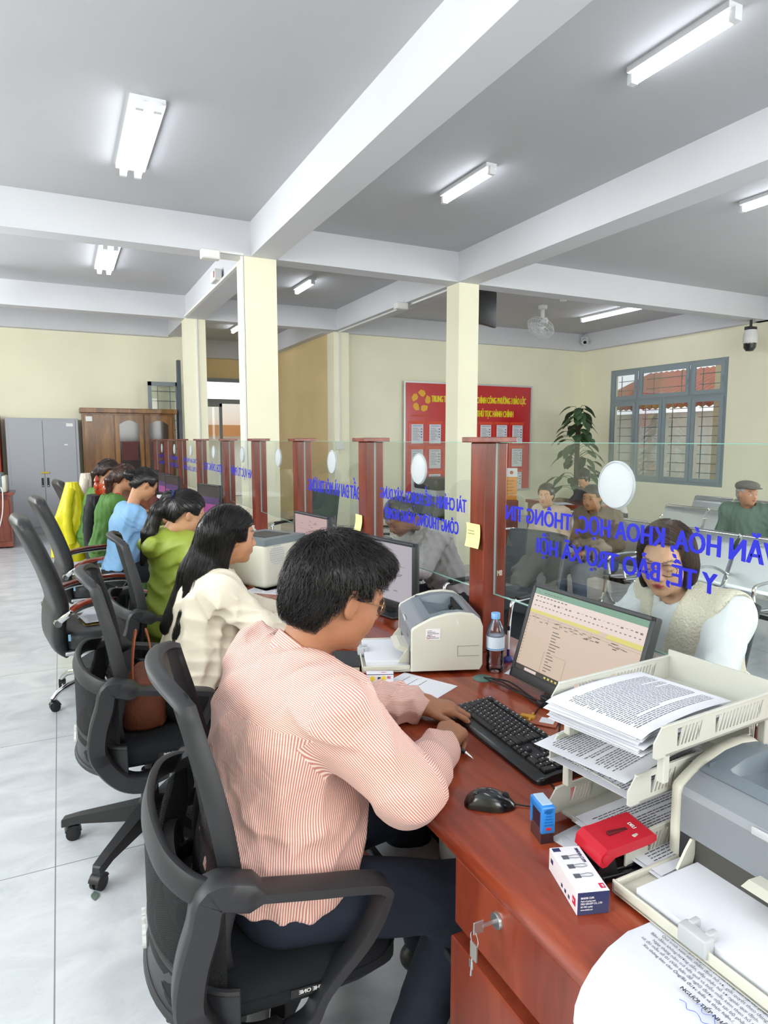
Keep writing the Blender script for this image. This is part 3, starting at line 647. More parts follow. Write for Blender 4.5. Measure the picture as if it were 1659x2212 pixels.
# ---------------- blue self-inking stamp
M_bluep = mat('bright blue plastic', '#2e86d8', .3, coat=.3); M_smoke = mat('smoked plastic', '#4a3338', .2, coat=.3)
t = thing('self_inking_stamp', 'blue self-inking stamp standing beside the mouse', 'stamp', (.842, .995, DZ), math.radians(-14))
MB().loft([[(x*s, y*s2, z) for x, y in [(-.012, -.022), (.012, -.022), (.012, .022), (-.012, .022)]] for z, s, s2 in ((0, 1.15, 1.1), (.028, 1.1, 1.05), (.03, 1, 1))]).build('stamp_base', M_smoke, t)
b = MB().rbox(-.015, .015, -.028, -.019, .022, .078, .003).rbox(-.015, .015, .019, .028, .022, .078, .003).rbox(-.015, .015, -.028, .028, .06, .08, .006, 3)
b.build('stamp_cap', M_bluep, t, smooth=True, label='bright blue cap')
b = MB()
for k in range(5): b.box(-.009+.001*k, .009-.001*k, -.0287, -.028, .04+.006*k, .042+.006*k)
b.build('grip_ribs', mat('deep blue plastic', '#1d62ad', .4), t)
MB().rbox(-.005, .005, -.0295, -.0275, .03, .036, .001).build('release_button', mat('red plastic', '#d22730', .35), t)
MB().rbox(-.011, .011, -.022, .022, .079, .0815, .001).build('index_window', mat('pale label', '#b9d3e6', .2), t)
MB().rbox(-.0125, .0125, -.018, .018, .028, .06, .001).build('die_holder', mat('dark violet plastic', '#2a1d30', .4), t)
# ---------------- binder clip box
M_box = mat('white glossy card', '#eceaf0', .35, coat=.2); M_navy = mat('navy printed card', '#27335f', .4, coat=.2); M_clip = mat('printed grey clip', '#5b5f66', .5); M_redl = mat('red printed label', '#d0214b', .45)
t = thing('binder_clip_box', 'white and navy box of binder clips at the counter edge', 'box', (.748, .79, DZ), 0)
ux = Vector((.784-.748, .898-.79, 0)).normalized(); Lb = .125; Wb = .058; Hb = .042
t.rotation_euler = (0, 0, math.atan2(ux.y, ux.x)-PI/2)       # local y runs along the box
bo = MB().rbox(0, Wb, 0, Lb, 0, Hb, .0012, 1).build('carton', M_box, t)
MB().box(.001, Wb-.001, -.0006, .001, .001, Hb-.001).build('navy_end', M_navy, bo, label='navy printed end')
b = MB()
for k, s in enumerate(('BINDER CLIPS', 'Made of spring steel', 'DELI GROUP CO., LTD', 'ISO 9001 quality', 'www.nbdeli.com')):
    letters(b, s, frame((.006, -.0012, Hb-.012-.0052*k), (1, 0, 0), (0, 0, 1)), .0048 if k in (0, 2) else .004, .8, .0002)
b.build('end_print', M_box, bo, fixn=False)
b = MB(); g_ = MB()
for k in range(3):
    y = Lb*.3+k*.026-.002
    b.box(.012, .024, y, y+.011, Hb+.0001, Hb+.0006)
    g_.tube([(.024, y+.003, Hb+.001), (.038, y+.001, Hb+.001), (.046, y+.003, Hb+.001), (.046, y+.008, Hb+.001), (.038, y+.010, Hb+.001), (.024, y+.008, Hb+.001)], .0005, 4)
b.build('clip_picture', M_clip, bo); g_.build('clip_wires', M_clip, bo)
MB().box(.045, .054, .006, .018, Hb, Hb+.0006).box(-.0006, .001, .006, .018, .012, .026).build('red_label', M_redl, bo)
MB().box(.003, .017, Lb-.014, Lb-.004, Hb, Hb+.0006).box(-.0006, .001, Lb-.02, Lb-.01, .02, .028).box(-.0006, .001, .03, .036, .008, .014).box(-.0006, .001, .045, .051, .008, .014).box(-.0006, .001, .06, .066, .008, .014).build('navy_marks', M_navy, bo)
b = MB(); letters(b, 'BINDER CLIPS', frame((.045, Lb-.008, Hb+.0004), (0, -1, 0), (1, 0, 0)), .0085, .8, .0003); b.build('top_print', M_navy, bo, fixn=False)
b = MB(); letters(b, 'deli', frame((.052, .0075, Hb+.0008), (0, 1, 0), (-1, 0, 0)), .006, .8, .0002); letters(b, 'deli', frame((-.0008, .017, .018), (0, -1, 0), (0, 0, 1)), .006, .8, .0002); b.build('label_print', M_box, bo, fixn=False)
MB().tube([(.03, Lb, Hb-.004), (.026, Lb+.012, Hb+.008), (.022, Lb+.016, Hb+.012)], .0008, 5).build('loose_clip_wire', M_chrome, t)
# ---------------- red hole punch
M_red = mat('red satin plastic', '#c11f31', .32, coat=.2)
t = thing('hole_punch', 'red and black two-hole punch between the clip box and the printer', 'hole punch', (.85, .868, DZ), math.radians(-8)); t.scale = (.88, .9, .92)
b = MB().rbox(0.0, .125, -.045, .055, 0, .016, .004).rbox(.01, .1, -.035, .045, .016, .022, .003); b.build('base', mat('black gloss plastic', '#15161a', .22, coat=.5), t, smooth=True)
MB().prism([(.0, .016), (.04, .016), (.03, .05), (.0, .055)], -.04, -.03, f=lambda a, b_, h: (a, h, b_)).build('side_bracket', M_blk, t)
MB().prism([(.0, .016), (.04, .016), (.03, .05), (.0, .055)], .035, .045, f=lambda a, b_, h: (a, h, b_)).build('side_bracket', M_blk, t)
P = [(-.008, .04), (-.004, .060), (.01, .070), (.03, .071), (.125, .083), (.132, .079), (.132, .068), (.12, .063), (.03, .05), (.01, .035), (.0, .034)]
b = MB(); b.loft([[(x, y, z) for x, z in P] for y in (-.042, -.038, .04, .044)]); b.build('lever', M_red, t, label='red lever')
MB().lathe([(0, 0), (.01, 0), (.01, .002), (.003, .002), (.003, .003), (0, .003)], 18, (.008, -.0445, .052), axis='Y').build('pivot_cap', M_red, t, smooth=True)
MB().rbox(.04, .09, -.006, .004, .0725, .0785, .001).build('lever_slot', mat('dark red recess', '#5d1119', .5), t)
b = MB(); letters(b, 'DELI', frame((.098, .01, .0812), (0, -1, 0), (1, 0, .13)), .012, .9, .0004); b.build('maker_lettering', M_con, t, fixn=False)
# ---------------- three letter trays
M_trayp = mat('ivory tray plastic', '#c6c6bc', .4, bump=.03, bscale=400)
def slotted(b, x0, x1, z0, z1, y, th, groups):
    """side wall along x with slanted slots really cut: built from slats"""
    b.box(x0, x1, y, y+th, z0, z0+(z1-z0)*.22); b.box(x0, x1, y, y+th, z0+(z1-z0)*.82, z1)
    za, zb_ = z0+(z1-z0)*.22, z0+(z1-z0)*.82; sh = (zb_-za)*.8; x = x0
    cuts = sorted(groups)
    for g0, g1, n in cuts:
        b.box(x, g0, y, y+th, za, zb_) if g0 > x else None
        w_ = (g1-g0)/n
        for k in range(n):
            a = g0+w_*k+w_*.5
            b.prism([(a, za), (a+w_*.5, za), (a+w_*.5+sh*.45, zb_), (a+sh*.45, zb_)], y, y+th, f=lambda p, q, h: (p, h, q))
        x = g1
    b.box(x, x1, y, y+th, za, zb_)
def tray(z, lab, W_=.2, group='stacked ivory letter trays'):
    t = thing('letter_tray', lab, 'letter tray', (.897, 1.03, z), math.radians(4), group)
    L_ = .36
    b = MB().box(.02, L_, -W_, 0, 0, .004); b.build('tray_floor', M_trayp, t)
    for y in (-W_, -.003):
        b = MB(); slotted(b, 0.02, L_, 0, .055, y, .003, [(.05, .11, 6), (.16, .3, 13)])
        b.prism([(-.012, .004), (-.004, .0), (.02, .0), (.02, .055), (.008, .055), (-.012, .03)], y, y+.003, f=lambda p, q, h: (p, h, q))
        b.rbox(.008, L_, y-.002, y+.005, .053, .057, .001, 1); b.build('slotted_side', M_trayp, t)
    MB().box(L_-.004, L_, -W_, 0, 0, .07).build('back_wall', M_trayp, t); MB().rbox(.015, .02, -W_*.8, -W_*.2, 0, .012, .002).build('front_lip', M_trayp, t)
    for (x, y) in ((.03, -.012), (.03 if W_ > .22 else .16, -W_+.012), (L_-.02, -.012), (L_-.02, -W_+.012)):
        MB().rbox(x-.008, x+.008, y-.008, y+.008, -.055, .0, .002, 1).build('stacking_foot', M_trayp, t) if z > .8 else None
    return t
tray(.766, 'ivory letter tray, lowest of the stack of three'); tray(.883, 'ivory letter tray, middle of the stack of three'); tray(.995, 'ivory letter tray on top of the stack, piled with printed sheets', .25)
# sheets in them
cu1 = lambda x, y: .004+.018*max(0, (x-.05))**1*0+.02*math.exp(-((x-.30)/.08)**2)
for k in range(9):
    o = page('printed_sheet', .30, .205, 'printed white sheet on top of the pile in the top tray' if k == 8 else 'white sheet inside the pile in the top letter tray', 'paper', 'sheets piled in the top tray',
             loc=(.892+rnd.uniform(-.008, .008), (.80)+rnd.uniform(-.008, .008), 1.003+k*.0035), rz=math.radians(10+rnd.uniform(-3, 3)), nl=30 if k == 8 else 0, curl=lambda x, y, k=k: .012*math.sin(x*9+.4)*(k/9)-.004*(1 if x < .02 else 0), seed=k)
for k, (z, x, y, r_) in enumerate(((.8895, .91, .83, 8), (.925, .895, .835, 13))):
    page('printed_sheet', .30, .205, ['printed sheet lying flat in the middle letter tray', 'printed sheet hanging out of the middle letter tray'][k], 'paper', 'sheets in the middle tray', loc=(x, y, z+.004), rz=math.radians(r_), nl=26, curl=lambda a, b_, k=k: -.9*k*max(0, a-.15)**2, seed=20+k)
for k, (z, x, y, r_) in enumerate(((.7725, .925, .765, 6), (.776, .93, .775, 4))):
    page('printed_sheet', .29, .205, ['printed sheet under the other in the lowest letter tray', 'printed sheet with round black stamp in the lowest letter tray'][k], 'paper', 'sheets in the lowest tray', loc=(x, y, z), rz=math.radians(r_), nl=24, curl=lambda a, b_: .006*math.sin(b_*8), seed=40+k)
for k in range(3): page('loose_sheet', .297, .21, 'white sheet half under the lowest letter tray', 'paper', 'sheets under the tray stack', loc=(.885+.012*k, .775-.01*k, DZ+.001+.002*k), rz=math.radians(9-5*k), nl=0)
# big sheet curling off the counter at the bottom right
M_ink3 = mat('black print', '#3f4046', .8); M_pen = mat('blue pen ink', '#5b6fc0', .7)
def sheet2(u, v):
    y = .36+.36*v; xl = .592+(.20*((y-.60)/.12)**2.4 if y > .60 else 0); x = xl+(.885-xl)*u
    z = .7545+.006*math.exp(-((x-.74)/.04)**2) if x > .69 else .7562-.28*(.69-x)**1.25+.001
    return (x, y, z+.0015)
o = MB().grid(sheet2, 30, 22, thick=.0006).build('printed_letter', mat('curling paper', '#dcdfe8', .6), label='white printed letter curling over the counter edge in the bottom right corner', cat='paper', smooth=True)
lines = ['Nội dung yêu cầu giải quyết hồ sơ của công dân tại bộ phận', 'Quá trình xem xét, thẩm định hồ sơ, giải quyết theo đúng quy định', 'Bảo đảm không hướng dẫn, tiếp nhận hồ sơ ngoài quy định.', 'Ngày tháng năm trả kết quả và biểu mẫu kèm theo hồ sơ gồm', 'có đủ mẫu số 01 (Văn bản đề nghị) được nộp tại bộ phận', 'Xin thông báo cho Ông/Bà được biết và thực hiện./.']
b = MB()
for k, s in enumerate(lines): letters(b, s, frame((.842-.0105*k, .70-.012*(k % 2), .7578), (0, -1, 0), (1, 0, 0)), .0082, .9, .0001)
letters(b, 'NGƯỜI TIẾP NHẬN HỒ SƠ', frame((.768, .60, .7632), (0, -1, 0), (1, 0, 0)), .0095, .95, .0003)
b.build('printed_text', M_ink3, o, fixn=False)
MB().tube(spline([(.765+.006*math.sin(k*1.9), .57-.006*k, .7642) for k in range(8)], 4), .0005, 4).tube(spline([(.75+.004*math.sin(k*2.3), .585-.008*k, .7645) for k in range(9)], 4), .0006, 4).build('signature', M_pen, o)
# ---------------- bottle
M_pet = glass_mat('clear PET', (.86, .88, .93), 1.2, .04); M_cap = mat('light blue cap', '#7fb2e6', .35); M_lbl = mat('pale bottle label', '#d5e2ee', .35)
def bottle(lab, loc, k=1.0):
    t = thing('water_bottle', lab, 'bottle', loc)
    pr = [(0, .004), (.02, 0), (.029, .004), (.0315, .014), (.029, .03), (.0315, .045), (.0285, .062), (.0315, .075), (.0315, .125), (.031, .14), (.026, .158), (.018, .176), (.0135, .186), (.0135, .196), (0, .196)]
    MB().lathe([(r*k, z*k) for r, z in pr], 28).build('bottle_body', M_pet, t, smooth=True, auto=70)
    MB().lathe([(0, .188*k), (.0155*k, .188*k), (.0155*k, .206*k), (.014*k, .208*k), (0, .208*k)], 24).build('cap', M_cap, t, smooth=True)
    MB().lathe([(.032*k, .082*k), (.0322*k, .082*k), (.0322*k, .128*k), (.032*k, .128*k)], 28).build('paper_label', M_lbl, t, smooth=True, label='pale blue and white label')
    MB().lathe([(.0324*k, .084*k), (.0326*k, .084*k), (.0326*k, .088*k), (.0324*k, .088*k)], 28).build('label_stripe', mat('label blue', '#5a93c9', .4), t, smooth=True)
bottle('clear plastic water bottle with light blue cap by the nearest post', (1.325, 1.835, DZ))
t = thing('desk_pen', 'white pen with navy cap standing in a small stand behind the water bottle', 'pen', (1.43, 1.90, DZ))
MB().loft([[(x*s, y*s, z) for x, y in ell(0, 0, .024, .017, 24)] for z, s in ((0, 1), (.006, 1), (.012, .8), (.02, .4))]).build('pen_stand', mat('navy pen plastic', '#222a78', .35), t, smooth=True)
MB().lathe([(0, .015), (.0055, .02), (.0055, .045), (0, .045)], 14).build('pen_collar', mat('navy pen plastic', '#222a78', .35), t, smooth=True)
MB().lathe([(0, .045), (.0045, .045), (.0045, .115), (0, .115)], 14).build('pen_barrel', M_white, t, smooth=True); MB().lathe([(0, .115), (.005, .115), (.005, .13), (0, .132)], 14).build('pen_cap', mat('dark navy', '#151a3a', .4), t, smooth=True)
# ---------------- grommet, cables, id tag, sheets, phone, medicine box
MB().lathe([(0, 0), (.034, 0), (.034, .003), (.03, .005), (0, .005)], 30, (1.245, 1.79, DZ)).build('cable_grommet', mat('green grey plastic', '#57766c', .4), label='round green cable cap set in the counter behind the keyboard', cat='cable cap', smooth=True)
cab = [[(1.25, 1.79, DZ+.004), (1.275, 1.73, DZ+.006), (1.275, 1.62, DZ+.004), (1.26, 1.53, DZ+.008), (1.30, 1.45, DZ+.008), (1.36, 1.40, DZ+.01)],
       [(1.25, 1.785, DZ+.005), (1.29, 1.71, DZ+.01), (1.285, 1.6, DZ+.005), (1.275, 1.52, DZ+.01), (1.33, 1.44, DZ+.01), (1.42, 1.42, DZ+.02)],
       [(1.245, 1.785, DZ+.005), (1.25, 1.7, DZ+.01), (1.262, 1.6, DZ+.01), (1.27, 1.52, DZ+.012), (1.25, 1.42, DZ+.004), (1.18, 1.33, DZ+.003), (1.12, 1.2, DZ+.025)],
       [(1.27, 1.52, DZ+.005), (1.2, 1.47, DZ+.003), (1.15, 1.43, DZ+.003), (1.11, 1.42, DZ+.004)]]
for k, c_ in enumerate(cab):
    MB().tube(spline(c_, 10), .0028 if k < 3 else .0018, 6).build('black_cable', M_blk, label=['black cable running from the cable cap to the monitor, lowest of the bundle', 'black cable looping over the bundle behind the keyboard', 'black cable ending at the keyboard', 'thin black cable crossing the counter behind the keyboard'][k], cat='cable', smooth=True)
MB().rbox(1.258, 1.288, 1.505, 1.53, DZ, DZ+.018, .004).build('cable_tie', M_blk, label='black tie holding the cable bundle behind the keyboard', cat='cable tie', smooth=True)
t = thing('id_card_holder', 'brown leather card holder with yellow strap behind the keyboard', 'card holder', (1.2, 1.43, DZ), math.radians(-52))
MB().rbox(-.045, .045, -.03, .03, 0, .006, .003).build('leather_sleeve', mat('brown leather', '#a8604a', .5, bump=.1, bscale=200), t, smooth=True)
MB().rbox(-.005, .035, -.018, .018, .006, .0075, .001).build('card', M_paper, t); MB().rbox(-.062, -.02, -.01, .008, .004, .014, .003).rbox(-.035, -.028, -.028, .03, .006, .012, .002).build('yellow_strap', mat('ochre strap', '#c9962f', .55), t, smooth=True)
page('loose_sheet', .21, .12, 'white printed slip lying under the monitor', 'paper', loc=(1.375, 1.77, DZ+.0008), rz=math.radians(-82), nl=7, seed=61)
page('loose_sheet', .09, .06, 'small white paper corner beside the foot of the water bottle', 'paper', loc=(1.34, 1.80, DZ+.0008), rz=math.radians(-60), nl=0)
page('handwritten_sheet', .297, .21, 'white sheet with handwriting under the left forearm of the man in pink', 'paper', loc=(.87, 1.63, DZ+.001), rz=math.radians(28), nl=5, seed=62, curl=lambda x, y: .01*max(0, x-.2)*(y)*8)
MB().rbox(.805, .885, 1.9, 1.975, DZ, DZ+.009, .004).xf(Matrix.Identity(4)).build('phone', mat('black phone glass', '#0c0d10', .08, coat=1), label='black phone lying beside the medicine box', cat='phone', smooth=True)
t = thing('medicine_box', 'small white box with yellow bursts beside the printer tray', 'box', (.925, 1.925, DZ), math.radians(-24))
bo = MB().rbox(-.045, .045, -.013, .013, 0, .03, .001, 1).build('carton', M_box, t)
def burst(cx, cz, r): return [(cx+(r if k % 2 else r*.45)*math.cos(PI*k/8), cz+(r if k % 2 else r*.45)*math.sin(PI*k/8)) for k in range(16)]
M_yl = mat('yellow print', '#f2d51f', .5)
b = MB()
for cx in (-.025, .012): b.prism(burst(cx, .013, .012), -.0136, -.0131, f=lambda p, q, h: (p, h, q))
b.build('yellow_burst', M_yl, bo)
MB().box(-.003-.005, -.003+.005, -.0139, -.0131, .009, .018).box(-.045, .045, -.0136, -.0131, .026, .028).build('navy_print', M_navy, bo)
b = MB(); letters(b, '02', frame((.024, -.014, .012), (1, 0, 0), (0, 0, 1)), .013, .9, .0003); letters(b, 'MINT', frame((.004, -.006, .0304), (1, 0, 0), (0, 1, 0)), .008, .9, .0003); b.build('print', M_redl, bo, fixn=False)
t = thing('leather_wallet', 'black textured notebook half hidden behind the collar of the man in pink', 'notebook', (.885, 2.12, DZ), math.radians(-25))
MB().rbox(-.05, .05, -.08, .08, .002, .02, .003).build('page_block', mat('cream page edges', '#d6cdb6', .7), t, smooth=True); MB().rbox(-.053, .053, -.083, .083, .019, .026, .003).build('cover', mat('black textured cover', '#222326', .5, bump=.6, bscale=300), t, smooth=True)
# ---------------- monitors
def screen_mat(name, base, emit=.9):
    m = bpy.data.materials.new(name); m.use_nodes = True; b = m.node_tree.nodes['Principled BSDF']
    b.inputs['Base Color'].default_value = (.02, .02, .02, 1); b.inputs['Roughness'].default_value = .35
    b.inputs['Emission Color'].default_value = (*srgb(base), 1); b.inputs['Emission Strength'].default_value = emit; MATS[name] = m; return m
M_scr = screen_mat('screen sheet area', '#c9b2a0', .8); M_scr2 = screen_mat('screen grey page', '#a9a3ac', .8); M_sbar = screen_mat('screen green bar', '#5f8d74', .8); M_srib = screen_mat('screen ribbon', '#d8c6be', .8)
M_stx = screen_mat('screen dark text', '#6d6058', .6); M_syel = screen_mat('screen yellow cells', '#cfc25e', .8); M_spur = screen_mat('screen magenta', '#9c4a8a', .7); M_sblk = screen_mat('screen taskbar', '#3a3030', .5); M_smir = screen_mat('screen pinkish page', '#b79a98', .8)
def monitor(lab, loc, rz, W=.48, Hh=.30, kind='sheet', tilt=0, zb=.09, group='black computer monitors along the counter'):
    """screen faces local -x... built facing -y then turned"""
    t = thing('computer_monitor', lab, 'monitor', loc, rz, group)
    Rm = Matrix.Translation((0, 0, zb)) @ Matrix.Rotation(tilt, 4, 'X')
    b = MB().rbox(-W/2, W/2, 0, .028, 0, Hh, .005, 2); b.xf(Rm); b.build('housing', M_dk2, t, smooth=True)
    bz = .014
    b = MB().rbox(-W/2, W/2, -.006, .002, 0, .032, .003, 2).rbox(-W/2, W/2, -.006, .002, Hh-bz, Hh, .003, 2).rbox(-W/2, -W/2+bz, -.006, .002, 0, Hh, .003, 2).rbox(W/2-bz, W/2, -.006, .002, 0, Hh, .003, 2); b.xf(Rm); b.build('bezel', M_dk2, t, smooth=True)
    x0, x1, z0, z1 = -W/2+bz, W/2-bz, .032, Hh-bz; ww, hh = x1-x0, z1-z0
    main = {'sheet': M_scr, 'page': M_scr2, 'pink': M_smir, 'purple': M_sblk}[kind]
    b = MB().box(x0, x1, -.002, 0, z0, z1); b.xf(Rm); so = b.build('screen', main, t)
    def on(parts, m, nm, d=.0006):
        b = MB()
        for (a, c_, e, f_) in parts: b.add([(x0+ww*a, -.002-d, z0+hh*e), (x0+ww*c_, -.002-d, z0+hh*e), (x0+ww*c_, -.002-d, z0+hh*f_), (x0+ww*a, -.002-d, z0+hh*f_)], [(0, 1, 2, 3)])
        b.xf(Rm); b.build(nm, m, so, fixn=False)
    r = random.Random(3)
    if kind == 'sheet':
        on([(0, 1, .93, 1)], M_sbar, 'title_bar'); on([(0, 1, .74, .93)], M_srib, 'ribbon'); on([(0, .66, .705, .74), (.72, 1, .69, .74)], M_syel, 'yellow_cells')
        tx = [(.04, .05, .955, .965)]+[(.1+.03*k, .12+.03*k, .955, .967) for k in range(6)]+[(.03+.035*k, .052+.035*k, .9, .912) for k in range(9)]
        for k in range(26): a = .03+.037*k; tx += [(a, a+.02, .84+.02*r.random(), .86), (a, a+.016, .79, .80)]
        tx += [(.02, 1, .655, .657), (.02, 1, .685, .687)]+[(x, x+.002, .6, .687) for x in (.07, .2, .32, .45, .6)]
        for k in range(40): a, z = r.random()*.9, .6+.06*r.random(); tx.append((a, a+.03, z, z+.008))
        for k in range(14): tx.append((.27+.0*k, .27+.03+.07*r.random(), .55-.035*k, .56-.035*k))
        tx += [(.24, .45, .3, .302), (.24, .45, .02, .022), (.24, .242, .02, .302), (.45, .452, .02, .302)]+[(.012, .02, .64-.04*k, .65-.04*k) for k in range(15)]
        on(tx, M_stx, 'cell_text', .0012)
        on([(0, 1, -.0, .06)], M_sblk, 'taskbar'); on([(.1, .22, .012, .045)], M_srib, 'search_field', .0014); on([(.3+.035*k, .318+.035*k, .018, .04) for k in range(8)], M_syel, 'taskbar_icons', .0014)
        lg = MB(); letters(lg, 'hp', frame((-.008, -.0065, .011), (1, 0, 0), (0, 0, 1)), .013, .9, .0003, italic=.25)
        lg.tube([(.009*math.cos(a), -.0065, .016+.009*math.sin(a)) for a in np.linspace(0, 6.283, 21)[:-1]], .0008, 4, loop=True); lg.xf(Rm); lg.build('maker_badge', M_legend, t, fixn=False)
    elif kind in ('page', 'pink'):
        tx = [(.15, .9, .62, .625), (.15, .4, .5, .505)]
        for k in range(22): a, z = .2+.6*r.random(), .1+.8*r.random(); tx.append((a, a+.06, z, z+.012))
        on(tx, M_stx, 'page_text')
    else: on([(0, 1, 0, .35)], M_spur, 'magenta_glow'); on([(0, 1, .35, .6)], screen_mat('screen violet', '#5c3f78', .5), 'violet_band')
    b = MB().rbox(-.03, .03, .055, .085, .01, .13, .006); b.build('stand_neck', M_dk2, t, smooth=True); MB().rbox(-.1, .1, .0, .13, 0, .012, .006).build('stand_base', M_dk2, t, smooth=True)
    return t
def facing(ax, ay, bx, by): return math.atan2(by-ay, bx-ax)
# left edge far end, right edge near end; the screen looks back to the operator
mx0, my0, mx1, my1 = 1.30, 1.715, 1.31, 1.225
L1 = math.hypot(mx1-mx0, my1-my0)
monitor('black monitor with a spreadsheet open, nearest one behind the keyboard', ((mx0+mx1)/2, (my0+my1)/2, DZ), facing(mx0, my0, mx1, my1), W=L1, Hh=.315, kind='sheet', tilt=math.radians(-18), zb=.03).children[0].parent
monitor('black monitor showing a grey page beside the head of the man in pink', (1.28, 2.67, DZ), facing(1.24, 2.92, 1.34, 2.42), W=.5, Hh=.3, kind='page', zb=.06)
monitor('dark monitor with pinkish page behind the head of the man in pink', (1.33, 3.72, DZ), facing(1.28, 4.2, 1.34, 3.76), W=.44, Hh=.27, kind='pink')
monitor('dark monitor with violet and magenta screen beyond the woman in green', (1.22, 6.2, DZ), facing(1.2, 6.4, 1.3, 6.0), W=.46, Hh=.3, kind='purple')
for k, (x, y) in enumerate(((1.2, 8.3), (1.2, 8.95), (1.2, 10.2))): monitor('dark monitor, %s at the far end of the counter' % ['nearest of three', 'middle one of three', 'farthest of three'][k], (x, y, DZ), facing(0, 0, .2, -1), W=.45, Hh=.28, kind='purple' if k else 'purple')
# ---------------- clutter around the further desks
for k, (x, y, rz, w_, h_, lab) in enumerate(((.76, 3.0, .3, .21, .297, 'printed form in front of the woman in cream'), (.93, 2.85, -.4, .21, .297, 'printed form beside the keyboard of the woman in cream'), (1.05, 3.2, .8, .21, .297, 'sheet near the far side of the cream printer'), (.72, 3.95, .2, .21, .297, 'form the woman in green is reading'), (.8, 5.35, -.2, .21, .297, 'form in front of the woman in blue'), (1.0, 6.6, .2, .21, .297, 'form beside the violet monitor'))):
    page('paper_form', w_, h_, lab, 'paper', loc=(x, y, DZ+.001+.002*(k % 2)), rz=rz, nl=18, seed=70+k)
page('manila_envelope', .3, .22, 'tan envelope beside the cream printer', 'envelope', loc=(.95, 3.38, DZ+.001), rz=.3, nl=0, mat_=mat('manila paper', '#d2b06a', .7))
page('upright_form', .24, .17, 'white sheets propped up in front of the cream printer', 'paper', loc=(1.08, 3.2, DZ+.002), rz=-.9, nl=0, curl=lambda x, y: 1.6*y-3.0*y*y)
t = thing('stapler', 'white stapler on the counter behind the woman in cream', 'stapler', (.88, 2.98, DZ), -.5)
MB().rbox(-.06, .06, -.015, .015, 0, .012, .004).build('base', M_white, t, smooth=True); MB().prism([(-.06, .014), (.06, .014), (.06, .026), (.0, .036), (-.06, .034)], -.013, .013, f=lambda a, b_, h: (a, h, b_)).build('arm', M_white, t)
t = thing('desk_organiser', 'grey stamp case with green pad beside the forearm of the woman in cream', 'case', (.79, 2.5, DZ), -.5)
MB().rbox(-.05, .05, -.04, .04, 0, .03, .003).build('case', mat('grey tin', '#77787a', .35, metal=.5), t); MB().rbox(-.04, .04, -.03, .03, .03, .033, .001).build('stamp_pad', mat('dark green pad', '#1f4a33', .8), t)
def pump(lab, loc, liq, k=1.0):
    t = thing('sanitiser_bottle', lab, 'bottle', loc)
    MB().lathe([(0, 0), (.036*k, 0), (.038*k, .01), (.038*k, .14*k), (.02*k, .165*k), (.014*k, .17*k), (0, .17*k)], 22).build('bottle_body', liq, t, smooth=True)
    MB().lathe([(0, .17*k), (.016*k, .17*k), (.016*k, .185*k), (.005, .186*k), (.005, .21*k), (0, .21*k)], 16).tube([(0, 0, .21*k), (-.03, 0, .207*k)], .005, 8).build('pump_head', M_white, t, smooth=True)
pump('blue pump bottle beside the face of the woman in green', (1.05, 4.15, DZ), mat('blue gel', '#2c6f95', .25), 1.15)
pump('clear white pump bottle behind the blue one', (1.15, 4.4, DZ), mat('milky gel', '#d8dcdc', .3), 1.2)
t = thing('pink_folder', 'pink folder standing under the chin of the woman in green', 'folder', (.93, 4.05, DZ)); MB().rbox(-.01, .02, -.12, .12, 0, .16, .002, 1).build('folder_cover', mat('pink card', '#dba9a3', .6), t)
MB().rbox(.9, 1.28, 6.55, 6.95, DZ, DZ+.22, .008).build('dark_equipment_box', mat('black equipment', '#1b1c1e', .5), label='black copier box on the counter past the woman in blue', cat='copier')
MB().rbox(.86, 1.3, 6.52, 6.98, DZ+.222, DZ+.25, .004).build('paper_stack', M_paper, label='white paper stack on the black copier box', cat='paper stack')
t = thing('green_plant', 'small green potted plant on the counter beside the violet monitor', 'plant', (1.42, 5.9, DZ)); MB().lathe([(0, 0), (.05, 0), (.06, .08), (0, .08)], 18).build('pot', M_white, t, smooth=True)
b = MB()
for k in range(60):
    a, e, L_ = rnd.uniform(0, 6.28), rnd.uniform(.2, 1.4), rnd.uniform(.07, .14); d = Vector((math.cos(a)*math.cos(e), math.sin(a)*math.cos(e), math.sin(e))); s = d.cross(Vector((0, 0, 1))).normalized()*.018; o_ = Vector((0, 0, .08))
    b.add([o_, o_+d*L_*.5+s, o_+d*L_, o_+d*L_*.5-s], [(0, 1, 2, 3)])
b.build('leaves', mat('bright green leaf', '#3f7a35', .5), t)
# ------------------------------------------------------------------ chairs
M_cblk = mat('black chair plastic', '#26272a', .42, bump=.12, bscale=700); M_seatf = mat('dark woven seat fabric', '#12171d', .9, bump=.35, bscale=900, sheen=.0)
def mesh_mat():
    m = bpy.data.materials.new('black mesh fabric'); m.use_nodes = True; N, L = nodes_of(m); b = N['Principled BSDF']; b.inputs['Base Color'].default_value = (*srgb('#141518'), 1); b.inputs['Roughness'].default_value = .8
    tc = N.new('ShaderNodeTexCoord'); ck = N.new('ShaderNodeTexChecker'); ck.inputs['Scale'].default_value = 420; L.new(tc.outputs['Object'], ck.inputs['Vector'])
    tr = N.new('ShaderNodeBsdfTransparent'); mx = N.new('ShaderNodeMixShader'); mr = N.new('ShaderNodeMath'); mr.operation = 'MULTIPLY'; mr.inputs[1].default_value = .3
    L.new(ck.outputs['Fac'], mr.inputs[0]); L.new(mr.outputs[0], mx.inputs[0]); L.new(b.outputs[0], mx.inputs[1]); L.new(tr.outputs[0], mx.inputs[2])
    out = [x for x in N if x.type == 'OUTPUT_MATERIAL'][0]; L.new(mx.outputs[0], out.inputs[0]); return m
M_mesh = mesh_mat(); M_wheel = mat('castor black', '#1b1b1d', .45)
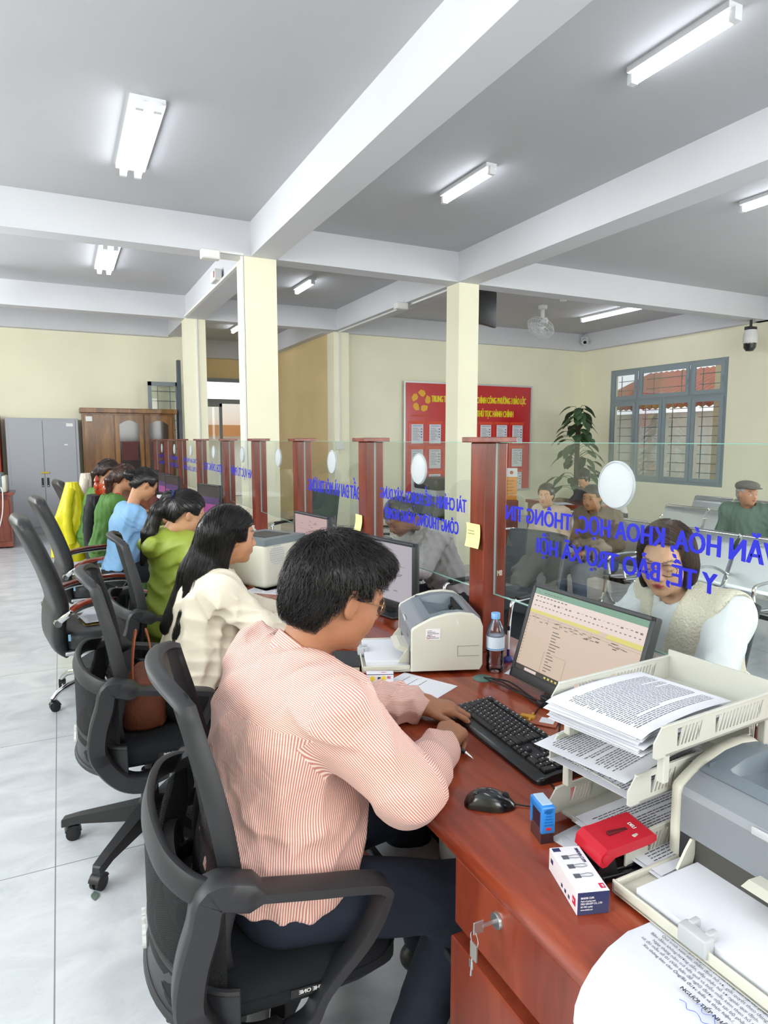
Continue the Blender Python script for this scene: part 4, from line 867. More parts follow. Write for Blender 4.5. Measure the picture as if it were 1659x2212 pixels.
def castors(t, R, n=5, a0=0, zt=.085, m=None, chrome=False):
    for k in range(n):
        a = a0+2*PI*k/n; cx, cy = R*math.cos(a), R*math.sin(a)
        c = MB(); rs = random.Random(k*7+int(R*100)); sw = rs.uniform(0, 6.28); d = Vector((math.cos(sw), math.sin(sw), 0)); s = Vector((-d.y, d.x, 0))
        for q in (-1, 1):
            o_ = Vector((cx, cy, .027))+d*.012+s*q*.012
            ring = lambda off, r: [o_+s*off+(d*math.cos(x)+Vector((0, 0, 1))*math.sin(x))*r for x in np.linspace(0, 2*PI, 21)[:-1]]
            c.loft([ring(-.008, .022), ring(-.006, .027), ring(.006, .027), ring(.008, .022)])
        o = c.build('castor', M_wheel, t, smooth=True)
        h = MB(); o_ = Vector((cx, cy, .03))+d*.012
        h.loft([[o_+(d*math.cos(x)+Vector((0, 0, 1))*math.sin(x))*.031+s*q for x in np.linspace(.2, PI*.9, 12)]+[o_+(d*math.cos(x)+Vector((0, 0, 1))*math.sin(x))*.024+s*q for x in np.linspace(PI*.9, .2, 12)] for q in (-.02, .02)])
        h.tube([(cx, cy, .05), (cx, cy, zt)], .008, 8); h.build('castor_hood', M_wheel, o, smooth=True)
def mesh_chair(lab, loc, rz, a0=.3, group='black mesh-back office chairs', det=True, h=0.0):
    """faces local +x; seat top about .47"""
    t = thing('office_chair', lab, 'chair', loc, rz, group)
    # five star base
    for k in range(5):
        a = a0+2*PI*k/5; ca, sa = math.cos(a), math.sin(a)
        MB().loft([[(ca*r-sa*w_, sa*r+ca*w_, z) for w_, z in [(-wd, zb), (-wd*.8, zt), (wd*.8, zt), (wd, zb)]] for r, wd, zb, zt in ((.02, .035, .085, .15), (.1, .03, .08, .135), (.27, .022, .075, .105), (.33, .02, .06, .09), (.335, .016, .06, .085))]).build('base_arm', M_cblk, t)
    castors(t, .31, 5, a0)
    b = MB().lathe([(0, .08), (.042, .08), (.042, .15), (.034, .16), (.032, .27), (.028, .28), (0, .28)], 24).lathe([(0, .27), (.016, .27), (.016, .38), (0, .38)], 16)
    b.build('gas_lift', M_cblk, t, smooth=True)
    MB().tube([(0, -.02, .37), (.02, -.12, .35), (.0, -.2, .34)], .008, 8, flat=(1, 2.2), up=(0, 0, 1)).build('tilt_lever', M_cblk, t, smooth=True)
    MB().rbox(-.12, .12, -.1, .1, .36, .395, .012).build('mechanism', M_cblk, t, smooth=True)
    # seat
    rings = []
    for z, s in ((.395, .80), (.405, .93), (.43, 1.0), (.455, 1.0), (.475, .96), (.485, .85)):
        ring = []
        for k in range(40):
            a = 2*PI*k/40; ca, sa = math.cos(a), math.sin(a); e = .45
            x = .255*s*math.copysign(abs(ca)**e, ca); y = .25*s*math.copysign(abs(sa)**e, sa)
            zz_ = z-(.03*((x-.15)/.1)**2 if x > .15 and z > .42 else 0)
            ring.append((x+.03, y, zz_))
        rings.append(ring)
    so = MB().loft(rings).build('seat', M_seatf, t, smooth=True, auto=60)
    MB().tube([(p[0]*1.0, p[1], .448) for p in rings[3]], .003, 6, loop=True).build('seat_piping', M_seatf, so, smooth=True)
    # side loops: flat arm pad, slanted front strut, wide rear curve
    for s in (-1, 1):
        y = s*.275
        P = [(-.13, .715), (-.06, .70), (.06, .678), (.16, .662), (.205, .648), (.21, .62), (.17, .545), (.09, .44), (.06, .385), (.02, .365), (-.04, .355), (-.10, .375), (-.15, .43), (-.178, .50), (-.172, .575), (-.15, .65)]
        q = spline([(x, y*(1.0 if z > .45 else .93), z) for x, z in P], 5, loop=True)
        fl = []
        for p in q:
            wide = .028 if p.z > .63 and p.x > -.1 else (.024 if p.x > 0 else .03)
            th = .011 if p.z > .63 and p.x > -.05 else (.012 if p.x > .0 else .03)
            fl.append((th, wide))
        b = MB(); K = len(q); rr = []
        for i in range(K):
            tg = (q[(i+1) % K]-q[i-1]).normalized(); nrm = Vector((0, 1, 0)); inn = tg.cross(nrm).normalized()
            a_, w_ = fl[i]; 
            rr.append([q[i]+inn*a_*c1+nrm*w_*c2 for c1, c2 in ((-1, -.75), (-.8, -1), (.8, -1), (1, -.75), (1, .75), (.8, 1), (-.8, 1), (-1, .75))])
        b.loft(rr, True, False, 0, True); b.build('armrest', M_cblk, t, smooth=True, auto=50)
    # hoop running behind the backrest at arm height and the lower shell
    hoop = [(-.12, -.275, .71), (-.17, -.255, .725), (-.215, -.17, .742), (-.235, 0, .75), (-.215, .17, .742), (-.17, .255, .725), (-.12, .275, .71)]
    MB().tube(spline(hoop, 6), 1, 10, flat=(.027, .011), up=(.3, 0, 1)).build('rear_hoop', M_cblk, t, smooth=True)
    b = MB()
    def shell(u, v, k=0):
        a = (u-.5)*PI*.98; 
        x = -.08-.17*math.cos(a)*(1-.12*v); y = .27*math.sin(a); z = .40+.17*v+.03*math.cos(a)*v
        return (x, y, z)
    b.grid(lambda u, v: shell(u, v*.55), 24, 4); b.grid(lambda u, v: tuple(a*.965 if i < 2 else a for i, a in enumerate(shell(u, v*.55))), 24, 4)
    b.tube([shell(u, .55) for u in np.linspace(0, 1, 25)], .008, 8).tube([shell(u, 0) for u in np.linspace(0, 1, 25)], .008, 8).build('rear_shell', M_cblk, t, smooth=True, fixn=False)
    if det:
        b = MB(); letters(b, 'Vibno', frame((-.241, .085, .43), (0, -1, 0), (0, 0, 1)), .05, .8, .0012, ext=.004); sh = [ (v[0]-.012, v[1]*1.0, v[2]) for v in b.v]; b.v = sh; b.build('maker_lettering', M_con, t, fixn=False)
        b = MB(); letters(b, 'THE ONE', frame((.085, -.2555, .438), (-1, 0, 0), (0, 0, 1)), .012, 1, .0003); bb = MB().box(-.012+.03, .09, -.2548, -.25, .432, .45)
        tg = bb.build('maker_tag', M_blk, so); b.build('tag_lettering', M_con, tg, fixn=False)
    MB().grid(lambda u, v: (lambda p0, a: (-.08-.165*math.cos(a)-.0*v, .26*math.sin(a), .47+.24*v))(0, (u-.5)*PI*.9), 20, 6).build('lower_mesh', M_mesh, t, smooth=True)
    # backrest: curved frame with mesh
    def bk(v):   # centre line of the back in xz
        pts = [(-.135, .50), (-.145, .58), (-.125, .69), (-.135, .79), (-.155, .89), (-.18, .99), (-.20, 1.075)]
        f = v*(len(pts)-1); i = min(int(f), len(pts)-2); q = f-i
        P_ = [Vector((p[0], 0, p[1])) for p in pts]; g = lambda k: P_[max(0, min(len(pts)-1, k))]
        p0, p1, p2, p3 = g(i-1), g(i), g(i+1), g(i+2)
        return .5*((2*p1)+(p2-p0)*q+(2*p0-5*p1+4*p2-p3)*q*q+(3*p1-p0-3*p2+p3)*q**3)
    def hw(v): return .20+.035*math.sin(PI*min(1, v*1.15))-.05*max(0, v-.8)/.2*0
    def back(u, v, off=0):
        c_ = bk(v); y = (u*2-1)*hw(v); cr = .045*(abs(u*2-1)**2.0)
        return Vector((c_.x+cr+off, y, c_.z))
    MB().grid(lambda u, v: back(.02+.96*u, .02+.96*v), 16, 30).build('back_mesh', M_mesh, t, smooth=True)
    outline = [back(0, v) for v in np.linspace(0.0, .93, 22)]+[back(u, 1-.07*abs(2*u-1)**3) for u in np.linspace(.08, .92, 10)]+[back(1, v) for v in np.linspace(.93, 0.0, 22)]+[back(u, 0) for u in np.linspace(.9, .1, 7)]
    b = MB(); K = len(outline); rr = []
    for i in range(K):
        tg = (outline[(i+1) % K]-outline[i-1]).normalized(); nrm = Vector((1, 0, .2)).normalized(); inn = tg.cross(nrm).normalized()
        w_ = .012; d_ = .016+.006*math.sin(PI*min(1, max(0, (outline[i].z-.5)/.6)))
        rr.append([outline[i]+inn*w_*c1+nrm*(d_*c2-.012) for c1, c2 in ((-1, -.6), (-.6, -1), (.6, -1), (1, -.6), (1, .6), (.6, 1), (-.6, 1), (-1, .6))])
    b.loft(rr, True, False, 0, True); b.build('back_frame', M_cblk, t, smooth=True, auto=50)
    MB().tube([back(.5, .02)+Vector((-.03, 0, 0)), back(.5, .0)+Vector((-.06, 0, -.04)), Vector((-.14, 0, .4)), Vector((-.05, 0, .38))], .02, 10, flat=(1, 2), up=(0, 0, 1)).build('back_bracket', M_cblk, t, smooth=True)
    rr = []
    for k in range(9):
        s = k/8*2-1; rr.append([(-.195+.03*(c1)+.02*s*s, s*.16, .60+.055*math.sqrt(max(.02, 1-s*s*.8))*c2) for c1, c2 in ((-.4, -1), (.4, -1), (.6, 0), (.4, 1), (-.4, 1), (-.6, 0))])
    MB().loft(rr).build('lumbar_pad', M_cblk, t, smooth=True)
    return t
mc = mesh_chair('black mesh-back office chair the man in pink sits on', (.37, 1.43, 0), math.radians(-5), a0=.9)
mc2 = mesh_chair('black mesh-back office chair with a brown handbag, under the woman in cream', (.255, 2.61, 0), math.radians(-2), a0=math.radians(161))
mc3 = mesh_chair('black mesh-back office chair the woman in green jacket sits on', (.42, 3.56, 0), 0, a0=.5)
# executive leather chairs with chrome and wood arms
M_leath = mat('black leather', '#2b2c2e', .38, bump=.25, bscale=160, noise=.1, nscale=12); M_armw = wood('glossy red arm wood', '#5e1f14', '#7f3020', '#a14a33', 'X', 1, .15, .7)
def leather_chair(lab, loc, rz, a0=0, back=.0):
    t = thing('leather_chair', lab, 'chair', loc, rz, 'black leather chairs with wooden arms')
    for k in range(5):
        a = a0+2*PI*k/5; ca, sa = math.cos(a), math.sin(a)
        MB().tube(spline([(ca*.03, sa*.03, .13), (ca*.15, sa*.15, .135), (ca*.26, sa*.26, .11), (ca*.31, sa*.31, .07)], 5), [.02]*5+[.018]*5+[.015]*6, 12).build('base_arm', M_chrome, t, smooth=True)
    castors(t, .31, 5, a0, .075)
    MB().lathe([(0, .1), (.045, .1), (.045, .16), (.028, .17), (.028, .36), (0, .36)], 22).build('gas_lift', M_chrome, t, smooth=True)
    MB().rbox(-.23, .27, -.25, .25, .35, .375, .01).build('seat_pan', M_steel, t, smooth=True)
    rings = []
    for z, s in ((.372, .93), (.385, 1), (.44, 1.0), (.465, .96), (.475, .86)):
        rings.append([(.03+.265*s*math.copysign(abs(math.cos(a))**.4, math.cos(a)), .26*s*math.copysign(abs(math.sin(a))**.4, math.sin(a)), z) for a in np.linspace(0, 2*PI, 41)[:-1]])
    so = MB().loft(rings).build('seat', M_leath, t, smooth=True, auto=60)
    pts = [(-.215, .335), (-.255, .42), (-.25, .55), (-.235, .62), (-.265, .75), (-.325, .92), (-.385, 1.06), (-.41, 1.13)]
    cl = spline([(x, 0, z) for x, z in pts], 6)
    def wv(i): v = i/(len(cl)-1); return .235+.02*math.sin(PI*v)-.07*max(0, (v-.85)/.15)**2-.02*max(0, (.1-v)/.1)
    rr = []
    for i, p in enumerate(cl):
        tg = (cl[min(i+1, len(cl)-1)]-cl[max(i-1, 0)]).normalized(); n_ = Vector((tg.z, 0, -tg.x)); v = i/(len(cl)-1)
        th = .048*min(1, .35+6*v, .35+9*(1-v)); w_ = wv(i)
        rr.append([p+Vector((0, 1, 0))*w_*math.copysign(abs(math.cos(a))**.35, math.cos(a))+n_*th*math.copysign(abs(math.sin(a))**.6, math.sin(a))*(1 if math.sin(a) > 0 else .8) for a in np.linspace(0, 2*PI, 33)[:-1]])
    bo = MB().loft(rr).build('backrest', M_leath, t, smooth=True, auto=60)
    ib = MB()
    for k in range(2):
        i = 30+6*k; p = cl[i]; ib.tube([(p.x+.043, y, p.z) for y in np.linspace(-.2, .2, 12)], .004, 6)
    ib.build('stitched_seam', M_leath, bo, smooth=True)
    MB().rbox(-.212, -.2, -.262, -.25, .44, .475, .001).build('blue_tag', mat('pale blue tag', '#8fc0dc', .5), so)
    for s in (-1, 1):
        y = s*.29
        fr_ = MB().tube(spline([(-.262, y*.92, .55), (-.22, y, .59), (-.12, y, .638), (.06, y, .655), (.20, y, .652), (.245, y, .63), (.2, y, .56), (.12, y*.97, .43), (.08, y*.9, .362)], 6), .0105, 10, flat=(1, 1.6), up=(0, 1, 0))
        fr_.tube([(-.262, y*.84, .55), (-.262, y*.98, .55)], .02, 14); a_ = fr_.build('arm_frame', M_chrome, t, smooth=True)
        MB().tube(spline([(-.2, y, .617), (-.12, y, .656), (.06, y, .675), (.2, y, .672), (.255, y, .648)], 6), [.006]+[.016]*23+[.008], 12, flat=(.8, 1.7), up=(0, 0, 1)).build('wooden_arm_pad', M_armw, t, smooth=True, label='red varnished wooden arm pad')
        MB().tube([(.13, y*.95, .43), (.165, y*.98, .6)], .006, 8).build('arm_strut', M_chrome, t, smooth=True)
    return t
leather_chair('empty black leather chair carrying papers on its seat, nearer of the two', (.17, 4.26, 0), math.radians(8), a0=math.radians(200))
lc2 = leather_chair('empty black leather chair with wooden arms, farther of the two', (.22, 5.6, 0), math.radians(8), a0=math.radians(170))
page('manila_folder', .34, .24, 'tan folder of papers on the nearer leather chair', 'folder', loc=(.08, 4.13, .478), rz=.1, nl=0, mat_=M_box if False else mat('manila paper', '#d2b06a', .7), thick=.014)
page('printed_sheet', .3, .21, 'printed sheet on top of the folder on the leather chair', 'paper', loc=(.09, 4.12, .4935), rz=.18, nl=16, seed=91)
page('blank_sheet', .3, .21, 'white sheets slid beside the folder on the leather chair', 'paper', loc=(.05, 4.32, .478), rz=-.25, nl=0, thick=.006)
for k in range(4): page('document_bundle', .3, .21, 'blue-edged document bundle piled on the farther leather chair', 'paper', 'bundles on the farther leather chair', loc=(.14+.01*k, 5.5, .476+.012*k), rz=.1*k, nl=0, thick=.01, mat_=M_paper if k % 2 else mat('blue edged paper', '#b9bfe6', .6))
# brown handbag on the second mesh chair
M_bag = mat('brown suede', '#7a432c', .75, noise=.2, nscale=14, bump=.4, bscale=60); M_strap = mat('tan leather strap', '#a85a3b', .45, bump=.1, bscale=200)
t = thing('handbag', 'brown suede handbag with tan straps standing on the second chair seat', 'handbag', (.245, 2.60, .487), math.radians(-4)); t.scale = (.85, .9, .9)
rr = []
for z, a_, b_ in ((0, .085, .13), (.02, .1, .15), (.1, .095, .15), (.17, .07, .145), (.2, .035, .14), (.205, .02, .138)):
    rr.append([(a_*math.copysign(abs(math.cos(x))**.6, math.cos(x))*(1+.05*math.sin(5*x+z*30)), b_*math.copysign(abs(math.sin(x))**.6, math.sin(x))+.004*math.sin(9*x+z*40), z) for x in np.linspace(0, 2*PI, 41)[:-1]])
MB().loft(rr).build('bag_body', M_bag, t, smooth=True, auto=70)
for s in (-1, 1):
    MB().tube(spline([(s*.04, -.075, .15), (s*.042, -.07, .24), (s*.03, -.045, .35), (s*.02, 0, .38), (s*.03, .045, .35), (s*.042, .07, .24), (s*.04, .075, .15)], 7), .008, 8, flat=(.5, 1.3), up=(1, 0, 0)).build('strap', M_strap, t, smooth=True)
    for q in (-1, 1): MB().rbox(s*.045-.008, s*.045+.008, q*.073-.016, q*.073+.016, .13, .18, .003).build('strap_tab', M_strap, t)
MB().rbox(.09, .105, -.02, .0, .07, .1, .003).build('side_buckle', M_strap, t)
# ------------------------------------------------------------------ furniture at the far left
M_cab = mat('grey steel cabinet paint', '#a9acb2', .45); M_gap = mat('seam', '#6f747a', .6)
t = thing('steel_cabinet', 'grey two-door steel cabinet against the far wall', 'cabinet', (-.76, 12.2, 0))
MB().rbox(0, 1.06, 0, .42, .0, 1.9, .006).build('carcass', M_cab, t)
for k, (a, b_) in enumerate(((.045, .525), (.535, 1.015))):
    d = MB().rbox(a, b_, -.012, .0, .12, 1.86, .003).build('door', M_cab, t)
    x = b_-.05 if k == 0 else a+.02
    h_ = MB().rbox(x, x+.035, -.018, -.01, .78, .93, .002).build('handle', M_blk, d, label='black recessed handle'); MB().lathe([(0, 0), (.008, 0), (.008, .004), (0, .004)], 12, (x+.017, -.02, .8), axis='Y').build('lock', M_chrome, h_)
MB().rbox(.47, .6, -.024, -.012, 1.0, 1.03, .002).build('brass_hasp', mat('brass', '#b09a4f', .3, metal=.8), t)
MB().box(.88, .98, -.0135, -.012, 1.77, 1.82).box(.84, .89, -.0135, -.012, 1.46, 1.48).build('white_label', M_con, t)
M_wc0 = wood('brown cabinet wood', '#5d3a18', '#805424', '#9a6c36', 'Z', .8, .35, .3); M_wcd = mat('dark cabinet interior', '#2a1a17', .7)
t = thing('wooden_display_cabinet', 'brown wooden cabinet with arched glass doors beside the steel cabinet', 'cabinet', (.36, 12.2, 0))
MB().box(0, 1.5, .06, .42, 0, 2.0).build('carcass', M_wc0, t); MB().rbox(-.03, 1.53, -.03, .43, 2.0, 2.08, .01).build('cornice', M_wc0, t); MB().rbox(-.01, 1.51, -.02, .43, 0, .12, .01).build('plinth', M_wc0, t)
def arch(x0, x1, z0, z1, r=.07): return [(x0, z0), (x1, z0), (x1, z1-r)]+[(x1-(x1-x0)*q, z1-r+r*math.sin(PI*q)) for q in np.linspace(.1, .9, 9)]+[(x0, z1-r)]
for k in range(3):
    x0 = .03+k*.48; gl = k > 0
    d = MB().rbox(x0, x0+.46, .03, .062, .14, 1.97, .004).build('door', M_wc0, t)
    MB().prism(arch(x0+.07, x0+.39, .9, 1.88), .022, .031, f=lambda p, q, h: (p, h, q)).build('glazed_panel' if gl else 'arched_panel', mat('dark cabinet glass', '#3a3432', .08, coat=.6) if gl else M_wc0, d)
    MB().prism(arch(x0+.07, x0+.39, .2, .78), .022, .031, f=lambda p, q, h: (p, h, q)).build('lower_panel', M_wc0, d)
    if gl: MB().box(x0+.08, x0+.38, .018, .022, 1.5, 1.52).box(x0+.08, x0+.38, .018, .022, 1.2, 1.22).build('shelf_edge', mat('dark red books', '#5a2a2c', .6), d); MB().box(x0+.1, x0+.36, .017, .0215, 1.22, 1.5).build('books_behind_glass', mat('dark red books', '#5a2a2c', .6), d, kind='stuff')
MB().box(.06, .16, .02, .03, 1.86, 1.94).build('white_label', M_con, t)
b = MB()
t = thing('side_desk', 'dark red wooden desk end at the left edge', 'desk', (-1.7, 10.8, 0))
MB().rbox(0, 1.08, 0, .6, .76, .8, .006).build('desk_top', M_woodF, t); MB().box(.02, 1.04, .03, .57, .02, .76).build('desk_body', M_woodF, t); MB().rbox(.7, 1.02, .015, .03, .1, .7, .004).build('door_panel', M_woodV, t)
t = thing('old_printer', 'white and grey printer on the dark red desk at the left edge', 'printer', (-1.0, 11.0, .8)); MB().rbox(-.2, .25, -.15, .2, 0, .28, .02).build('body', M_pgrey, t, smooth=True); MB().rbox(.24, .3, -.16, .2, 0, .24, .02).build('side_panel', M_beige, t, smooth=True)
MB().tube(spline([(-.77, 10.78, .88), (-.75, 10.76, .8), (-.77, 10.76, .5), (-.85, 10.76, .2), (-.9, 10.76, .02)], 6), .008, 6).build('white_cable', M_con, label='white cable hanging down the dark red desk', cat='cable', smooth=True)
t = thing('red_cabinet', 'red wooden cabinet edge at the left border of the photo', 'cabinet', (-1.9, 12.1, 0)); MB().rbox(0, 1.06, 0, .45, 0, 1.95, .01).build('carcass', mat('orange red wood', '#a8432a', .4), t); MB().rbox(.55, 1.02, -.02, 0, .1, 1.85, .005).build('door', M_woodF, t)
# carved red wooden chair with jackets
M_rl = mat('bright red lacquer', '#b4411e', .18, coat=.7, noise=.2, nscale=6)
t = thing('carved_chair', 'tall red lacquered carved chair with a dark jacket on its back', 'chair', (.66, 6.55, 0), math.radians(6))
for y in (-.24, .24):
    MB().loft([[(x+dx, y+dy, z) for dx, dy in ((-.03, -.025), (.03, -.025), (.03, .025), (-.03, .025))] for x, z in ((-.24, 0), (-.25, .45), (-.29, .9), (-.33, 1.08))]).build('back_post', M_rl, t)
    MB().lathe([(0, 0), (.025, .01), (.032, .04), (.02, .07), (.028, .09), (.012, .13), (0, .14)], 14, (-.335, y, 1.08)).build('finial', M_rl, t, smooth=True)
    MB().rbox(.16, .21, y-.025, y+.025, 0, .44, .004).build('front_leg', M_rl, t)
MB().rbox(-.26, .22, -.27, .27, .43, .47, .01).build('seat', M_rl, t); MB().loft([[(-.28, y, 1.0+.05*math.cos(y*6)), (-.31, y, 1.0+.05*math.cos(y*6)), (-.33, y, 1.1+.06*math.cos(y*6)), (-.30, y, 1.1+.06*math.cos(y*6))] for y in np.linspace(-.24, .24, 13)]).build('top_rail', M_rl, t, smooth=True)
MB().rbox(-.28, -.25, -.07, .07, .47, 1.0, .004).build('splat', M_rl, t)
def jacket(name, lab, loc, rz, m, w_, h_, d_, seed, flare=.25, top=.5):
    t_ = MB(); r = random.Random(seed); ph = [r.uniform(0, 6) for _ in range(6)]
    def f(u, v):
        a = 2*PI*u; k = top+(1-top)*min(1, v*2.2)+flare*v*v
        fold = 1+.10*v*math.sin(a*5+ph[0]+v*2)+.07*v*math.sin(a*9+ph[1])+.03*math.sin(a*13+v*9+ph[2])
        return (d_*math.cos(a)*k*fold+.03*math.sin(v*4+ph[3])*v, w_*math.sin(a)*k*fold+.02*math.sin(v*5+ph[4]), h_*(1-v)+.02*math.sin(a*3+ph[5])*v)
    t_.grid(f, 64, 26); t_.add([f(u/16, 0) for u in range(16)], [tuple(range(16))])
    o = t_.build(name, m, label=lab, cat='jacket', smooth=True, loc=loc)
    for q in (-1, 1): MB().tube(spline([(d_*.3*q*0-.02, q*w_*.5, h_*.9), (-.05, q*w_*.95, h_*.72), (-.06, q*w_*1.12, h_*.45), (-.03, q*w_*1.1, h_*.22)], 6), [.045+.004*math.sin(k*1.7) for k in range(19)], 12).build('sleeve', m, o, smooth=True)
    return o
jacket('yellow_raincoat', 'bright yellow raincoat hung over a chair in front of the steel cabinet', (.10, 7.45, .36), 0, mat('yellow raincoat fabric', '#dcd21a', .45, bump=.3, bscale=30), .22, .76, .17, 1, .2, .34)
jacket('beige_jacket', 'beige jacket hung behind the yellow raincoat', (.27, 8.3, .45), 0, mat('beige jacket fabric', '#d6cabb', .8, bump=.2, bscale=40), .16, .72, .13, 2, .3)
jacket('dark_jacket', 'charcoal jacket draped over the carved red chair', (.27, 6.72, .38), 0, mat('charcoal jacket fabric', '#232227', .85, bump=.2, bscale=40), .2, .66, .09, 3, .15, .7)
c4 = copy_tree(lc2); c4.location = (.36, 7.8, 0); relabel(c4, 'black leather chair under the yellow raincoat')
# simple dark chairs under the seated women at the far desks
def plain_chair(lab, loc, rz, group, name='visitor_chair', back_m=None, zb=.62, zt=.96):
    t = thing(name, lab, 'chair', loc, rz, group); bm_ = back_m or M_mesh2
    MB().rbox(-.23, .25, -.24, .24, .41, .47, .02).build('seat', M_seatf, t, smooth=True)
    MB().grid(lambda u, v: (-.22-.12*v-.02*v*v+.05*(2*u-1)**2, (2*u-1)*(.235-.02*v), zb-.16+(zt-zb+.16)*v), 12, 16, thick=0).grid(lambda u, v: (-.235-.12*v-.02*v*v+.05*(2*u-1)**2, (2*u-1)*(.235-.02*v), zb-.16+(zt-zb+.16)*v), 12, 16).tube([(-.23-.12*v-.02*v*v+.05*(2*u-1)**2, (2*u-1)*(.235-.02*v), zb-.16+(zt-zb+.16)*v) for u, v in [(0, x) for x in np.linspace(0, 1, 9)]+[(x, 1) for x in np.linspace(.1, .9, 9)]+[(1, x) for x in np.linspace(1, 0, 9)]], .012, 8).build('backrest', bm_, t, smooth=True, fixn=False)
    for s in (-1, 1):
        MB().tube(spline([(-.25, s*.26, .58), (-.1, s*.27, .66), (.15, s*.27, .665), (.22, s*.27, .63), (.24, s*.26, .3), (.26, s*.25, .02)], 5), .012, 10).tube([(-.18, s*.24, .43), (-.3, s*.25, .02)], .012, 10).build('chrome_side_frame', M_chrome, t, smooth=True)
        MB().rbox(-.12, .17, s*.27-.02, s*.27+.02, .67, .69, .006).build('arm_pad', M_blk, t, smooth=True)
    return t
M_mesh2 = mat('dark grey chair back', '#3e4347', .55, bump=.1, bscale=300)

MB().grid(lambda u, v: (.036+.012*(v-.5)*math.sin(PI*min(1, u+.05))*2, 2.3+.05*u, .003+.004*math.sin(PI*u)), 8, 4, thick=.001).build('fallen_leaf', mat('dull green leaf', '#5f7265', .6), label='small green leaf lying on the floor tiles behind the nearest chair', cat='leaf', smooth=True)
# ------------------------------------------------------------------ figures: smooth bodies grown from distance fields
V = lambda *a: np.array(a, float)
def nrm(v): v = np.asarray(v, float); return v/max(1e-9, np.linalg.norm(v))
def cap(a, b, ra, rb=None):
    a, b = np.asarray(a, float), np.asarray(b, float); rb = ra if rb is None else rb; ba = b-a; L2 = max(1e-9, ba @ ba)
    def f(P):
        pa = P-a; h = np.clip(pa @ ba/L2, 0, 1); return np.linalg.norm(pa-h[:, None]*ba, axis=1)-(ra+(rb-ra)*h)
    f.c = (a+b)/2; f.r = math.sqrt(L2)/2+max(ra, rb); return f
def ellp(c, r, R=None):
    c, r = np.asarray(c, float), np.asarray(r, float)
    def f(P):
        q = P-c; q = q @ R if R is not None else q
        k0 = np.linalg.norm(q/r, axis=1); k1 = np.linalg.norm(q/(r*r), axis=1); return k0*(k0-1)/np.maximum(k1, 1e-6)
    f.c = c; f.r = float(max(r)); return f
def fn(g, c, r): g.c = np.asarray(c, float); g.r = r; return g
class Fld:
    """ordered list of smooth unions ('u'), cuts ('s'), intersections ('i'); T = (R, t, s) puts local prims in the world"""
    def __init__(s): s.ops = []; s.post = []
    def u(s, f, k=.02, T=None): s.ops.append(('u', k, f, T)); return s
    def s_(s, f, k=.01, T=None): s.ops.append(('s', k, f, T)); return s
    def i(s, f, k=.01, T=None): s.ops.append(('i', k, f, T)); return s
    def add(s, o): s.ops += o.ops; s.post += o.post; return s
    def ev(s, P, cull=True):
        d = np.full(len(P), 1.0)
        for op, k, f, T in s.ops:
            if T is not None: Rm, t, sc = T; c = Rm @ f.c*sc+t; r = f.r*sc
            else: c = f.c; r = f.r; sc = 1
            if cull:
                m = ((P-c)**2).sum(1) < (r+.06+k)**2
                if not m.any(): continue
                Q = P[m]
            else: m = slice(None); Q = P
            v = f((Q-t) @ Rm/sc)*sc if T is not None else f(Q)
            a = d[m]
            if op == 'u': h = np.clip(.5+.5*(a-v)/k, 0, 1); d[m] = a+(v-a)*h-k*h*(1-h)
            elif op == 's': v = -v; h = np.clip(.5-.5*(a-v)/k, 0, 1); d[m] = a+(v-a)*h+k*h*(1-h)
            else: h = np.clip(.5-.5*(a-v)/k, 0, 1); d[m] = a+(v-a)*h+k*h*(1-h)
        for g in s.post: d = g(P, d)
        return d
    def grad(s, P, e=.002):
        o = np.stack([s.ev(P+np.eye(3)[k]*e)-s.ev(P-np.eye(3)[k]*e) for k in range(3)], 1); return o/np.maximum(1e-9, np.linalg.norm(o, axis=1))[:, None]
